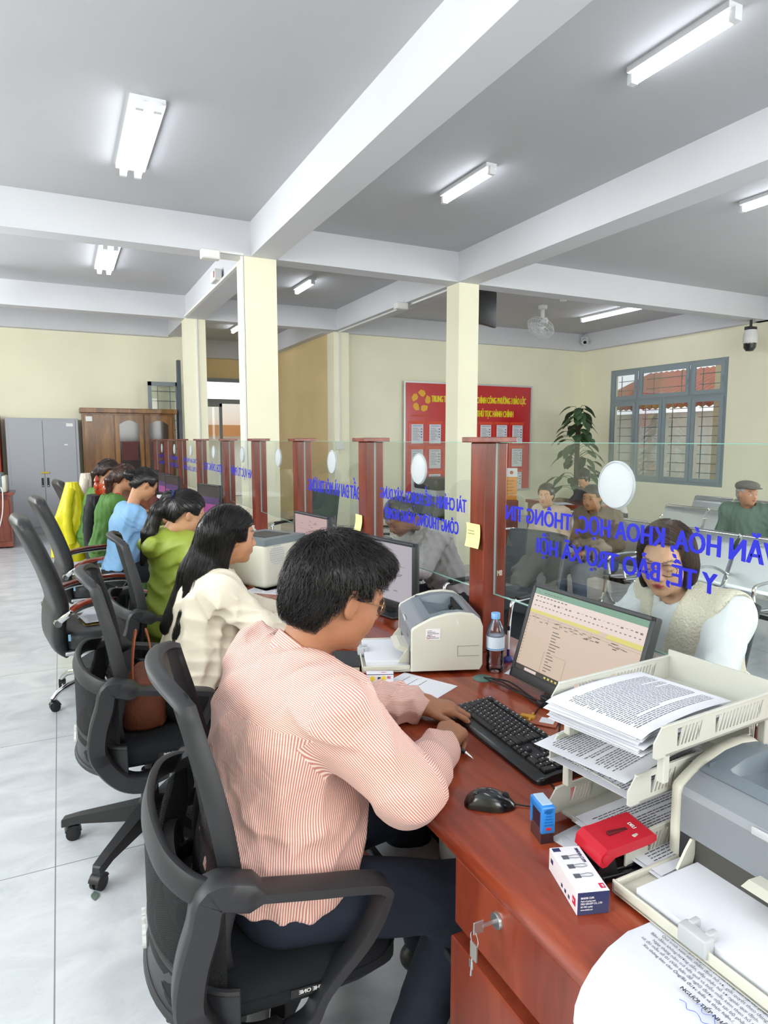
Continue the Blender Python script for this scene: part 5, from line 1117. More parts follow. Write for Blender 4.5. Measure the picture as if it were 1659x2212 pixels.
def mesh_field(F, lo, hi, h):
    B = 8; lo = np.asarray(lo, float); nb = np.ceil((np.asarray(hi)-lo)/(h*B)).astype(int); n = nb*B+1
    cc = np.stack(np.meshgrid(*[np.arange(m) for m in nb], indexing='ij'), -1).reshape(-1, 3)
    P = lo+(cc+.5)*B*h; d = F.ev(P, cull=False)
    act = np.abs(d) < B*h*.9+.035
    G = np.ones(n, np.float32); 
    for c in cc[(~act) & (d < 0)]: G[c[0]*B:c[0]*B+B+1, c[1]*B:c[1]*B+B+1, c[2]*B:c[2]*B+B+1] = -1
    ca = cc[act]; off = np.stack(np.meshgrid(*[np.arange(B+1)]*3, indexing='ij'), -1).reshape(-1, 3)
    for s0 in range(0, len(ca), 400):
        I = (ca[s0:s0+400, None, :]*B+off[None]).reshape(-1, 3); G[I[:, 0], I[:, 1], I[:, 2]] = F.ev(lo+I*h)
    S_ = G < 0
    c8 = [(i, j, k) for i in (0, 1) for j in (0, 1) for k in (0, 1)]
    sl = lambda o: tuple(slice(o[a], n[a]-1+o[a]) for a in range(3))
    cnt = sum(S_[sl(o)].astype(np.int8) for o in c8); cells = np.argwhere((cnt > 0) & (cnt < 8))
    vals = np.stack([G[cells[:, 0]+o[0], cells[:, 1]+o[1], cells[:, 2]+o[2]] for o in c8], 1)
    pos = np.zeros((len(cells), 3)); w_ = np.zeros(len(cells))
    for a in range(8):
        for b in range(a+1, 8):
            df = [c8[b][k]-c8[a][k] for k in range(3)]
            if sum(map(abs, df)) != 1: continue
            va, vb = vals[:, a], vals[:, b]; m = (va < 0) != (vb < 0); t = np.where(m, va/np.where(m, va-vb, 1), 0)
            pos += np.where(m[:, None], np.array(c8[a])+t[:, None]*np.array(df), 0); w_ += m
    verts = lo+(cells+pos/w_[:, None])*h
    idx = -np.ones(n, np.int64); idx[cells[:, 0], cells[:, 1], cells[:, 2]] = np.arange(len(cells)); quads = []
    for ax in range(3):
        a1, a2 = [(1, 2), (2, 0), (0, 1)][ax]; e = [0, 0, 0]; e[ax] = 1
        A = S_[tuple(slice(0, n[k]-e[k]) for k in range(3))]; Bm = S_[tuple(slice(e[k], n[k]) for k in range(3))]
        E = np.argwhere(A != Bm); E = E[(E[:, a1] > 0) & (E[:, a2] > 0)]
        def g(d1, d2):
            q = E.copy(); q[:, a1] -= d1; q[:, a2] -= d2; return idx[q[:, 0], q[:, 1], q[:, 2]]
        Q = np.stack([g(1, 1), g(0, 1), g(0, 0), g(1, 0)], 1); fl = A[E[:, 0], E[:, 1], E[:, 2]]
        Q = np.where(fl[:, None], Q, Q[:, ::-1]); Q = Q[(Q >= 0).all(1)]; quads.append(Q)
    return verts, np.concatenate(quads)
def np_mesh(name, verts, faces, mats, parent=None, col=None, uvs=None, smooth=True, mi=None):
    me = bpy.data.meshes.new(name); me.vertices.add(len(verts)); me.vertices.foreach_set('co', np.asarray(verts, np.float32).ravel())
    k = faces.shape[1]; me.loops.add(faces.size); me.loops.foreach_set('vertex_index', faces.astype(np.int32).ravel())
    me.polygons.add(len(faces)); me.polygons.foreach_set('loop_start', (np.arange(len(faces))*k).astype(np.int32)); me.polygons.foreach_set('loop_total', np.full(len(faces), k, np.int32))
    for m in (mats if isinstance(mats, (list, tuple)) else [mats]): me.materials.append(m)
    if mi is not None: me.polygons.foreach_set('material_index', mi.astype(np.int32))
    me.update(calc_edges=True); me.validate()
    if smooth: me.polygons.foreach_set('use_smooth', [True]*len(me.polygons))
    if col is not None:
        a = me.color_attributes.new('Col', 'FLOAT_COLOR', 'POINT'); a.data.foreach_set('color', np.concatenate([col, np.ones((len(col), 1))], 1).astype(np.float32).ravel())
    if uvs is not None:
        u = me.uv_layers.new(name='UVMap'); u.data.foreach_set('uv', uvs.astype(np.float32).ravel())
    o = bpy.data.objects.new(name, me); C.objects.link(o); o.parent = parent
    return o
def basis(fw, up):
    f = nrm(fw); l = nrm(np.cross(up, f)); u = np.cross(f, l); return np.stack([f, l, u], 1)      # columns: forward, left, up
def rotm(yaw, pitch=0, roll=0):
    """yaw about z, pitch down positive, roll to the right positive"""
    cy, sy, cp, sp, cr, sr = math.cos(yaw), math.sin(yaw), math.cos(pitch), math.sin(pitch), math.cos(roll), math.sin(roll)
    Rz = np.array([[cy, -sy, 0], [sy, cy, 0], [0, 0, 1]]); Ry = np.array([[cp, 0, sp], [0, 1, 0], [-sp, 0, cp]]); Rx = np.array([[1, 0, 0], [0, cr, -sr], [0, sr, cr]])
    return Rz @ Ry @ Rx
# ---- head (local: x forward, y left, z up; 0.236 tall)
def head_field(T, fem=False, open_=0, chub=0):
    F = Fld(); w = -.004 if fem else 0
    F.u(ellp((-.014, 0, .03), (.098, .077+w, .088)), .01, T)
    F.u(ellp((.028, 0, -.028), (.064, .062+w+chub, .082)), .04, T)
    F.u(ellp((.025, 0, -.070), (.056, .052+w+chub, .038)), .03, T)
    F.u(ellp((.07, 0, -.098), (.02, .022, .015)), .022, T)
    for s in (-1, 1): F.u(ellp((.052, s*.036, -.032), (.028, .024+chub, .03)), .025, T)
    F.u(cap((.078, -.03, .022), (.078, .03, .022), .013 if not fem else .011), .02, T)
    for s in (-1, 1): F.s_(ellp((.101, s*.03, .001), (.018, .019, .012)), .012, T)
    for s in (-1, 1): F.u(ellp((.0775, s*.031, -.0005), (.0135, .0155, .0115)), .004, T)
    F.u(cap((.088, 0, .008), (.107, 0, -.026), .0065, .0095), .012, T)
    F.u(ellp((.107, 0, -.031), (.012, .012, .009)), .006, T)
    for s in (-1, 1): F.u(ellp((.098, s*.0125, -.034), (.010, .0065, .007)), .006, T)
    F.u(ellp((.085, 0, -.058), (.018, .026, .014)), .014, T)
    F.u(cap((.0955, -.017, -.0575), (.1005, 0, -.0555), .0036, .0048), .004, T); F.u(cap((.0955, .017, -.0575), (.1005, 0, -.0555), .0036, .0048), .004, T)
    F.u(cap((.094, -.014, -.0655), (.094, .014, -.0655), .0058), .004, T)
    F.s_(cap((.1045, -.019, -.0607), (.1045, .019, -.0607), .0022), .003, T)
    for s in (-1, 1):
        E = rotm(-s*.35)
        F.u(ellp((-.006, s*(.082+w), -.004), (.021, .007, .034), E), .007, T); F.u(ellp((.0, s*(.076+w), -.03), (.009, .005, .011), E), .005, T)
        F.s_(ellp((.001, s*(.091+w), -.001), (.011, .006, .020), E), .004, T)
    return F
def skin_cols(P, T, base, lips, brow=(.03, .02, .015), eyes='down', fem=False):
    Rm, t, sc = T; q = (P-t) @ Rm/sc; col = np.tile(np.array(srgb(base)), (len(P), 1))
    def mixc(m, c, a=1.0):
        m = np.clip(m, 0, 1)[:, None]*a; col[:] = col*(1-m)+np.array(c)*m
    x, y, z = q.T; ay = np.abs(y)
    fr = (np.linalg.norm(q, axis=1) < .16)
    mixc(np.exp(-((ay-.042)/.02)**2-((z+.04)/.022)**2)*(x > .02)*fr, srgb('#c98a70'), .25)
    lz = -.0605; lw = .021; e = (y/lw)**2+((z-lz)/(.0095*(1.05-.5*(ay/lw))))**2
    mixc(((1.15-e)/.3)*(x > .085)*fr, srgb(lips))
    mixc((.0012-np.abs(z+.0607))/.0006*(ay < .018)*(x > .085)*fr, (.12, .03, .03), .8)
    if eyes == 'open':
        ey = ((ay-.031)/.0125)**2+((z-.0)/.0055)**2
        mixc((1.1-ey)/.25*(x > .075)*fr, (.62, .58, .55)); ir = ((ay-.031)**2+(z-.0)**2); mixc((.0052**2-ir)/(.001**2*6)*(ey < 1.05)*(x > .075)*fr, (.015, .01, .008))
        lash = np.abs(z-(.0055-.6*(ay-.031)**2/.0125)); mixc((.0016-lash)/.0008*(np.abs(ay-.031) < .0145)*(x > .07)*fr, (.02, .012, .01))
    else:
        lash = np.abs(z-(-.0055+14*(ay-.031)**2)); mixc((.0018-lash)/.0008*(np.abs(ay-.031) < .0145)*(x > .07)*fr, (.02, .012, .01))
    bz = .0235+.012*((ay-.018)/.03)-.010*np.clip((ay-.036)/.014, 0, 1)**2
    mixc((.0035-np.abs(z-bz))/.0012*((ay > .013) & (ay < .052))*(x > .05)*fr, brow, .85)
    nost = ((ay-.008)/.004)**2+((z+.0395)/.003)**2; mixc((1-nost)*(x > .09)*fr, (.08, .03, .02), .8)
    return col
def skin_material(name='skin'):
    if name in MATS: return MATS[name]
    m = bpy.data.materials.new(name); m.use_nodes = True; N, L = nodes_of(m); b = N['Principled BSDF']
    a = N.new('ShaderNodeAttribute'); a.attribute_name = 'Col'; tc = N.new('ShaderNodeTexCoord')
    n = N.new('ShaderNodeTexNoise'); n.inputs['Scale'].default_value = 45; n.inputs['Detail'].default_value = 6; L.new(tc.outputs['Object'], n.inputs['Vector'])
    mr = N.new('ShaderNodeMapRange'); mr.inputs[1].default_value = .3; mr.inputs[2].default_value = .7; mr.inputs[3].default_value = .93; mr.inputs[4].default_value = 1.05; L.new(n.outputs[0], mr.inputs[0])
    v = N.new('ShaderNodeVectorMath'); v.operation = 'SCALE'; L.new(a.outputs['Color'], v.inputs[0]); L.new(mr.outputs[0], v.inputs['Scale']); L.new(v.outputs[0], b.inputs['Base Color'])
    b.inputs['Roughness'].default_value = .48; b.inputs['Specular IOR Level'].default_value = .4
    n2 = N.new('ShaderNodeTexNoise'); n2.inputs['Scale'].default_value = 260; L.new(tc.outputs['Object'], n2.inputs['Vector'])
    bp = N.new('ShaderNodeBump'); bp.inputs['Strength'].default_value = .12; bp.inputs['Distance'].default_value = .004; L.new(n2.outputs[0], bp.inputs['Height']); L.new(bp.outputs[0], b.inputs['Normal'])
    MATS[name] = m; return m
def hand_field(F, wr, d, nn, side, sc=1.0, curl=(.25, .35, .25), spread=.12, thumb=(.8, .55, -.25), fc=None, r0=.027):
    """wr wrist, d to the fingers, nn back of the hand, side=+1 if the thumb lies at nn x d, else -1"""
    d = nrm(d); nn = nrm(nn-d*np.dot(nn, d)); s = np.cross(nn, d)*side; wr = np.asarray(wr, float)
    offs = (.028, .0095, -.0095, -.027); Ls = ((.042, .025, .020), (.046, .029, .021), (.043, .027, .020), (.034, .020, .018)); kd = (.086, .090, .085, .077)
    F.u(cap(wr-d*.015*sc, wr+d*.02*sc, r0*sc*.95, r0*sc), .02)
    for k in range(4):
        kn = wr+d*kd[k]*sc+s*offs[k]*sc+nn*(.004-.004*abs(k-1.2))*sc
        F.u(cap(wr+d*.018*sc+s*offs[k]*.5*sc, kn, .0135*sc, .0115*sc), .012*sc)
        F.u(cap(wr+d*.018*sc+s*offs[k]*.5*sc-nn*.008*sc, kn-nn*.006*sc, .013*sc, .010*sc), .012*sc)
        cs = fc[k] if fc else curl; a = 0; p = kn; dd = nrm(d+s*spread*(1.4-k))
        for j in range(3):
            a += cs[j]; v = dd*math.cos(a)-nn*math.sin(a); q = p+v*Ls[k][j]*sc; rr = ((.0088, .0079), (.0080, .0072), (.0072, .0060))[j]
            if k == 3: rr = (rr[0]*.88, rr[1]*.88)
            F.u(cap(p, q, rr[0]*sc, rr[1]*sc), .0035*sc if j else .006*sc)
            p = q
    t0 = wr+d*.02*sc+s*.018*sc-nn*.006*sc; td = nrm(s*thumb[0]+d*thumb[1]+nn*thumb[2]); t1 = t0+td*.036*sc; td2 = nrm(td+d*.35); t2 = t1+td2*.032*sc; t3 = t2+nrm(td2+d*.2-nn*.05)*.024*sc
    F.u(cap(t0, t1, .0155*sc, .0115*sc), .016*sc).u(cap(t1, t2, .0105*sc, .0092*sc), .005*sc).u(cap(t2, t3, .0096*sc, .0075*sc), .004*sc)
    return F
def folds(amp, seed, sc=1.0, dirs=None):
    """cloth creases: broad waves warped by slower ones, sharper on the ridge"""
    r = random.Random(seed); W = []
    for k in range(6): v = nrm([r.uniform(-1, 1), r.uniform(-1, 1), r.uniform(-.7, .7)]) if not dirs else nrm(np.array(dirs[k % len(dirs)])+np.array([r.uniform(-.35, .35) for _ in range(3)])); W.append((v, r.uniform(60, 150)*sc, r.uniform(0, 6), nrm([r.uniform(-1, 1) for _ in range(3)]), r.uniform(8, 16)*sc, r.uniform(7, 16)))
    def g(P, d):
        m = np.abs(d) < .05; Q = P[m]; s = np.zeros(len(Q))
        for v, w_, p, v2, w2, w3 in W:
            ph = Q @ v*w_+p+2.2*np.sin(Q @ v2*w2+p); e = np.clip(.5+.9*np.sin(Q @ np.roll(v2, 1)*w3+2*p), 0, 1); s += e*(.75-np.abs(np.sin(ph*.5)))
        d = d.copy(); d[m] -= amp*s/3; return d
    return g
def body_box(J, pad=.14):
    A = np.array([v for v in J.values() if isinstance(v, np.ndarray) and v.shape == (3,)]); return A.min(0)-pad, A.max(0)+pad
def local_frame(J):
    f = nrm(J['fwd']); return f
def torso_fields(J, o=0.0, fem=False, belly=0.0):
    """torso surface grown by o"""
    F = Fld(); up = nrm(J['neck']-J['pelvis']); lat = nrm(J['shL']-J['shR']); fw = nrm(np.cross(lat, up)); R_ = np.stack([fw, lat, np.cross(fw, lat)], 1)
    pe, ch, nk = J['pelvis'], J['chest'], J['neck']; k = J.get('size', 1.0); wd = np.linalg.norm(J['shL']-J['shR'])/2
    latp = nrm(J['hipL']-J['hipR']); fwp = nrm(np.cross(latp, V(0, 0, 1))); Rp = np.stack([fwp, latp, V(0, 0, 1)], 1)
    F.u(ellp(pe, V(.115, .168, .115)*k+o, Rp), .02)
    mid = (pe+ch)/2+fw*(.01+belly*.5); F.u(ellp(mid, V(.108+belly, .142+(belly*.5), .15)*k+o, R_), .07)
    F.u(ellp(ch+fw*(.005), V(.108, wd*.80, .155)*k+o, R_), .07)
    F.u(ellp(ch+up*.07*k-fw*.01, V(.095, wd*.98, .11)*k+o*.8, R_), .06)
    if fem:
        for s in (-1, 1): F.u(ellp(ch+fw*.08*k+lat*s*.065*k-up*.02, V(.055, .06, .06)*k+o, R_), .04)
    for s, n_ in ((1, 'shL'), (-1, 'shR')):
        F.u(cap(nk-up*.045*k, J[n_]-up*.0, .058*k+o, .056*k+o), .05)
    return F, fw, lat, up
def figure(name, label, J, skin='#c08a66', lips='#a8604f', top=None, bottom=None, shoe='#1c1b1b', h=.006, fem=False, eyes='down', sleeve='long', belly=0.0, loose=.012, wr_amp=.004, hands=None, hair=None, chub=0.0, foldd=None, group=None, hem=None, skirt=False, seed=1, stripes=False, legs=True):
    Rh = rotm(*J['head_rot']); hs = J.get('hs', 1.0); T = (Rh, J['head'], hs)
    k = J.get('size', 1.0)
    S_ = Fld(); tf, fw, lat, up = torso_fields(J, -.012, fem, belly); S_.add(tf)
    S_.u(cap(J['neck']-up*.02, J['head']+Rh @ V(-.028, 0, -.055)*hs, .056*k*(.86 if fem else 1), .054*hs*(.84 if fem else 1)), .035)
    hf = head_field(T, fem, chub=chub)
    for q, op in enumerate(hf.ops): S_.ops.append(('u', .025, op[2], op[3]) if q == 0 else op)
    for s in 'LR':
        S_.u(cap(J['sh'+s], J['el'+s], .046*k, .040*k), .03).u(cap(J['el'+s], J['wr'+s], .040*k, .026*k), .02)
        S_.u(cap(J['el'+s]+(J['wr'+s]-J['el'+s])*.15, J['el'+s]+(J['wr'+s]-J['el'+s])*.5, .042*k, .034*k), .02)
        if hands and s in hands:
            hd = hands[s]; wd = nrm(J['wr'+s]-J['el'+s]); hand_field(S_, J['wr'+s]+wd*.01, hd['d'], hd['n'], hd.get('side', -1 if s == 'L' else 1), hd.get('sc', k), hd.get('curl', (.25, .35, .25)), hd.get('spread', .12), hd.get('thumb', (.8, .55, -.25)), hd.get('fc'))
    lo, hi = body_box(J, .15)
    lo[2] = max(lo[2], .02)
    v, f = mesh_field(S_, lo, hi, h)
    body = np_mesh(name, v, f, skin_material(), None, skin_cols(v, T, skin, lips, eyes=eyes, fem=fem)); tag(body, label, 'person', group)
    J['_T'] = T; J['_fw'] = fw; J['_lat'] = lat; J['_up'] = up; J['_S'] = S_
    # garment for the upper body
    if top is not None:
        G = Fld(); tf2, *_ = torso_fields(J, loose, fem, belly); G.add(tf2)
        for s in 'LR':
            e1 = J['wr'+s] if sleeve == 'long' else J['el'+s]; b = J['el'+s]
            r = J.get('sl', 1.0)
            if sleeve == 'long':
                G.u(cap(J['sh'+s]-up*.005, b, (.066)*k*r, .062*k*r), .04).u(cap(b, J['wr'+s]+(b-J['wr'+s])*.06, .061*k*r, .040*k*r), .025)
            elif sleeve == 'short': G.u(cap(J['sh'+s], J['sh'+s]+(b-J['sh'+s])*.72, .064*k*r, .066*k*r), .04)
            elif sleeve == 'none': G.u(cap(J['sh'+s]-up*.01, J['sh'+s]+(b-J['sh'+s])*.1, .06*k*r, .055*k*r), .03)
        for ef, ek in J.get('extra_top', []): G.u(ef, ek)
        # neck opening and hem
        nk = J['neck']; hdv = nrm(J['head']-nk)
        G.s_(cap(nk+hdv*.015+fw*.012, nk+hdv*.2, .062*k*(.9 if fem else 1.0), .085*k), .012)
        hz = hem if hem is not None else (J['pelvis'][2]-.06)
        G.i(fn(lambda P, hz=hz, pe=J['pelvis'], fw=fw: (hz+J.get('hemslope', 0)*((P-pe) @ fw))-P[:, 2], J['pelvis'], 2.0), .012)
        if wr_amp: G.post.append(folds(wr_amp, seed, 1.0, foldd))
        v, f = mesh_field(G, lo-.03, hi+.03, h)
        uv = None
        if stripes:
            # stripe coordinate per face region: torso, yoke, sleeves
            fc = v[f].mean(1); reg = np.zeros(len(fc), int); dmin = np.full(len(fc), .0)
            for q, s in ((1, 'L'), (2, 'R')):
                a = J['sh'+s]+ (J['el'+s]-J['sh'+s])*.02; ax = nrm(J['el'+s]-J['sh'+s]); t = (fc-a) @ ax; rad = np.linalg.norm((fc-a)-t[:, None]*ax, axis=1)
                out = (fc-J['sh'+s]) @ (lat*(1 if s == 'L' else -1)); m = ((t > .0) & (rad < .11) & (out > -.055+.0*t)) | (out > .035)
                reg[m] = q
                b = J['el'+s]; ax2 = nrm(J['wr'+s]-b); t2 = (fc-b) @ ax2; rad2 = np.linalg.norm((fc-b)-t2[:, None]*ax2, axis=1); reg[(t2 > .0) & (rad2 < .085)] = q+2
            hgt = (fc-J['neck']) @ up; bk = (fc-J['neck']) @ fw
            reg[(reg == 0) & (hgt > -.10-.0*bk)] = 5
            P = v[f]; U = np.zeros(P.shape[:2])
            for q in range(6):
                m = reg == q
                if not m.any(): continue
                Q = P[m]
                if q == 0: rel = Q-J['chest']; th = np.arctan2(rel @ lat, -(rel @ fw)); U[m] = th*.165*.9
                elif q == 5: U[m] = (Q-J['neck']) @ up*1.0+(Q-J['neck']) @ fw*.5
                else:
                    s = 'LR'[(q-1) % 2]; a, b = (J['sh'+s], J['el'+s]) if q < 3 else (J['el'+s], J['wr'+s]); ax = nrm(b-a)
                    r1 = nrm(np.cross(ax, V(0, 0, 1))); r2 = np.cross(ax, r1); rel = Q-a; th = np.arctan2(rel @ r1, rel @ r2)
                    if True: th = th-np.round((th-th[:, :1])/(2*PI))*2*PI
                    U[m] = th*.064
                if q == 0: pass
            uv = np.stack([U, np.tile(reg[:, None]/10., (1, 4))], -1).reshape(-1, 2)
        sh = np_mesh(J.get('topname', 'shirt'), v, f, top, body, uvs=uv); J['_G'] = G; J['_top'] = sh
    if bottom is not None and legs:
        B_ = Fld(); lp = nrm(J['hipL']-J['hipR']); fp = nrm(np.cross(lp, V(0, 0, 1))); Rp = np.stack([fp, lp, V(0, 0, 1)], 1)
        B_.u(ellp(J['pelvis']-V(0, 0, .005), V(.128, .178, .118)*k, Rp), .02)
        for s in 'LR':
            B_.u(cap(J['hip'+s], J['kn'+s], .092*k, .070*k), .05).u(cap(J['kn'+s], J['an'+s]+V(0, 0, .0), .068*k, .058*k), .03)
        B_.i(fn(lambda P: P[:, 2]-(J['pelvis'][2]+.12), J['pelvis'], 2.0), .01)
        B_.post.append(folds(.004, seed+5))
        v, f = mesh_field(B_, lo-.02, hi+.02, max(h, .006)); np_mesh('trousers', v, f, bottom, body)
        for s in 'LR':
            toe = J['to'+s]; an = J['an'+s]; E_ = Fld(); dd = nrm(toe-an*V(1, 1, 0)-V(0, 0, toe[2])); heel = V(an[0], an[1], .04)-dd*.04
            E_.u(cap(heel, heel+dd*.10, .036, .038), .02).u(cap(heel+dd*.10, heel+dd*.2, .038, .03), .02).u(cap(an, V(an[0], an[1], .04), .038, .036), .03)
            E_.i(fn(lambda P: -P[:, 2]+.004, heel, 1), .004)
            v, f = mesh_field(E_, np.minimum(heel, heel+dd*.22)-.08, np.maximum(heel, heel+dd*.22)+V(.08, .08, .14), .006); np_mesh('shoe', v, f, mat('shoe '+shoe, shoe, .45), body)
    return body
# ---- hair
def hair_material(c0, c1, name):
    if name in MATS: return MATS[name]
    m = bpy.data.materials.new(name); m.use_nodes = True; N, L = nodes_of(m); b = N['Principled BSDF']
    tc = N.new('ShaderNodeTexCoord'); n = N.new('ShaderNodeTexNoise'); n.inputs['Scale'].default_value = 30; L.new(tc.outputs['Object'], n.inputs['Vector'])
    r = ramp(N, [(.35, c0), (.7, c1)]); L.new(n.outputs[0], r.inputs[0]); L.new(r.outputs[0], b.inputs['Base Color'])
    b.inputs['Roughness'].default_value = .34; b.inputs['Specular IOR Level'].default_value = .55; b.inputs['Anisotropic'].default_value = .6
    MATS[name] = m; return m
def strands(F, seeds, dirf, L_, n, r, lift=.0015, wander=.15, seed=0, tip=.15, gravity=0.0):
    """thin tapering tubes that follow the surface of field F; dirf(P) gives the combing direction"""
    rg = np.random.RandomState(seed); P = seeds.copy(); K = len(P); path = [P.copy()]; Ls = L_*(.6+.6*rg.rand(K)); jit = rg.normal(0, wander, (K, 3)); lf = lift*(.3+1.2*rg.rand(K))
    for j in range(n):
        g = F.grad(P); d = dirf(P)+jit; d = d-g*(d*g).sum(1)[:, None]; d /= np.maximum(1e-6, np.linalg.norm(d, axis=1))[:, None]
        d[:, 2] -= gravity*j/n; P = P+d*(Ls/n)[:, None]; P = P-g*(F.ev(P)-lf*(1+.8*j/n))[:, None]*.9; path.append(P.copy())
    A = np.stack(path, 1); T_ = np.gradient(A, axis=1); T_ /= np.maximum(1e-9, np.linalg.norm(T_, axis=2))[..., None]
    ref = np.array([.3, .5, .81]); U = np.cross(T_, ref); U /= np.maximum(1e-9, np.linalg.norm(U, axis=2))[..., None]; W = np.cross(T_, U)
    rad = r*(.6+.8*rg.rand(K))[:, None]*np.linspace(1, tip, n+1)[None]
    vs = np.stack([A+(U*math.cos(a)+W*math.sin(a))*rad[..., None] for a in (0, 2.094, 4.189)], 2)      # K,n+1,3,3
    verts = vs.reshape(-1, 3); base = (np.arange(K)*(n+1)*3)[:, None, None]+(np.arange(n)*3)[None, :, None]
    f = [np.stack([base[..., 0]+a, base[..., 0]+b, base[..., 0]+b+3, base[..., 0]+a+3], -1).reshape(-1, 4) for a, b in ((0, 1), (1, 2), (2, 0))]
    return verts, np.concatenate(f)
def hairpiece(body, F, lo, hi, m, h=.005, n=0, dirf=None, L_=.05, steps=7, r=.0007, lift=.002, wander=.15, seed=0, name='hair', gravity=0, top_only=None):
    v, f = mesh_field(F, lo, hi, h); rg = np.random.RandomState(seed)
    if n:
        c = v[f].mean(1); sel = np.arange(len(c))
        if top_only is not None: sel = sel[top_only(c)]
        s = c[rg.choice(sel, n)]+rg.normal(0, h*.4, (n, 3)); sv, sf = strands(F, s, dirf, L_, steps, r, lift, wander, seed, gravity=gravity)
        f = np.concatenate([f, sf+len(v)]); v = np.concatenate([v, sv])
    return np_mesh(name, v, f, m, body)
def hair_cap(T, thick=.012, line=.055, ear=.008, earx=-.04, nape=-.085, front=.035, k=.008, w=0, tmpl=2.5):
    F = Fld(); F.u(ellp((-.016, 0, .033), (.098+thick, .077+thick+w, .090+thick)), .01, T); F.u(ellp((-.055, 0, -.02), (.055+thick*.6, .062+thick*.6+w, .075)), .03, T)
    def cut(P):
        x, y, z = P.T; A = np.maximum(front-x, z-line+tmpl*np.abs(y)**2); B = np.maximum(earx-x-.35*np.clip(-z, 0, 1), z-ear)
        return np.minimum(np.minimum(A, B), z-nape)
    F.s_(fn(cut, (0, 0, 0), .5), k, T); return F
def collar(body, J, m, r=.062, hgt=.04, drop=.02, fwd=.0, name='collar', tilt=.25, open_=.6):
    nk, up, fw, lat = J['neck'], J['_up'], J['_fw'], J['_lat']; ax = nrm(J['head']-nk); ax = nrm(ax*.6+up*.4); f2 = nrm(fw-ax*(fw @ ax)); l2 = np.cross(ax, f2)
    b = MB(); n = 36; o_ = nk+ax*.005+f2*.008
    def R2(rr, z):
        out = []
        for q in range(n):
            a = -PI+open_/2+(2*PI-open_)*q/(n-1)       # a=0 is the nape, +-pi the throat
            c_ = math.cos(a); s_ = math.sin(a); zz_ = z-.045*(1-c_)/2
            out.append(tuple(o_-f2*c_*rr+l2*s_*rr+ax*zz_))
        return out
    b.loft([R2(r, .0), R2(r*.98, hgt), R2(r*1.03, hgt+.003), R2(r*1.12, hgt*.35), R2(r*1.22, -drop)], closed=False, cap=False)
    o = b.build(name, m, body, smooth=True, fixn=False, auto=80)
    hs = [0, hgt, hgt+.004, hgt*1.75, hgt*2.4]; me = o.data; u = me.uv_layers.new(name='UVMap')
    for l in me.loops: u.data[l.index].uv = (hs[l.vertex_index//n], .5)
    return o
# ------------------------------------------------------------------ cloth materials
def stripe_mat():
    m = bpy.data.materials.new('pink striped cotton'); m.use_nodes = True; N, L = nodes_of(m); b = N['Principled BSDF']
    uv = N.new('ShaderNodeUVMap'); uv.uv_map = 'UVMap'; sp = N.new('ShaderNodeSeparateXYZ'); L.new(uv.outputs[0], sp.inputs[0])
    mu = N.new('ShaderNodeMath'); mu.operation = 'MULTIPLY'; mu.inputs[1].default_value = 2*PI/.0042; L.new(sp.outputs[0], mu.inputs[0])
    sn = N.new('ShaderNodeMath'); sn.operation = 'SINE'; L.new(mu.outputs[0], sn.inputs[0])
    mr = N.new('ShaderNodeMapRange'); mr.inputs[1].default_value = -.5; mr.inputs[2].default_value = .5; L.new(sn.outputs[0], mr.inputs[0])
    mx = N.new('ShaderNodeMixRGB'); mx.inputs[1].default_value = (*srgb('#ecd4c8'), 1); mx.inputs[2].default_value = (*srgb('#c47e70'), 1); L.new(mr.outputs[0], mx.inputs[0]); L.new(mx.outputs[0], b.inputs['Base Color'])
    b.inputs['Roughness'].default_value = .7; b.inputs['Sheen Weight'].default_value = .15
    tc = N.new('ShaderNodeTexCoord'); n = N.new('ShaderNodeTexNoise'); n.inputs['Scale'].default_value = 14; n.inputs['Detail'].default_value = 3; n.inputs['Distortion'].default_value = 1.2; L.new(tc.outputs['Object'], n.inputs['Vector'])
    bp = N.new('ShaderNodeBump'); bp.inputs['Strength'].default_value = .5; bp.inputs['Distance'].default_value = .012; L.new(n.outputs[0], bp.inputs['Height']); L.new(bp.outputs[0], b.inputs['Normal'])
    return m
def cloth(name, c, rough=.8, bump=.35, bs=16, sheen=.1): return mat(name, c, rough, bump=bump, bscale=bs, noise=.05, nscale=8)
M_stripe = stripe_mat(); M_navyc = cloth('navy trouser cloth', '#1a2233', .85); M_blackc = cloth('black trouser cloth', '#15171c', .85)
M_hairb = hair_material('#0c0b0c', '#1d1a1a', 'black hair'); M_hairbr = hair_material('#1c110e', '#3a231b', 'dark brown hair'); M_hairm = hair_material('#2a1712', '#4e2c20', 'chestnut hair')
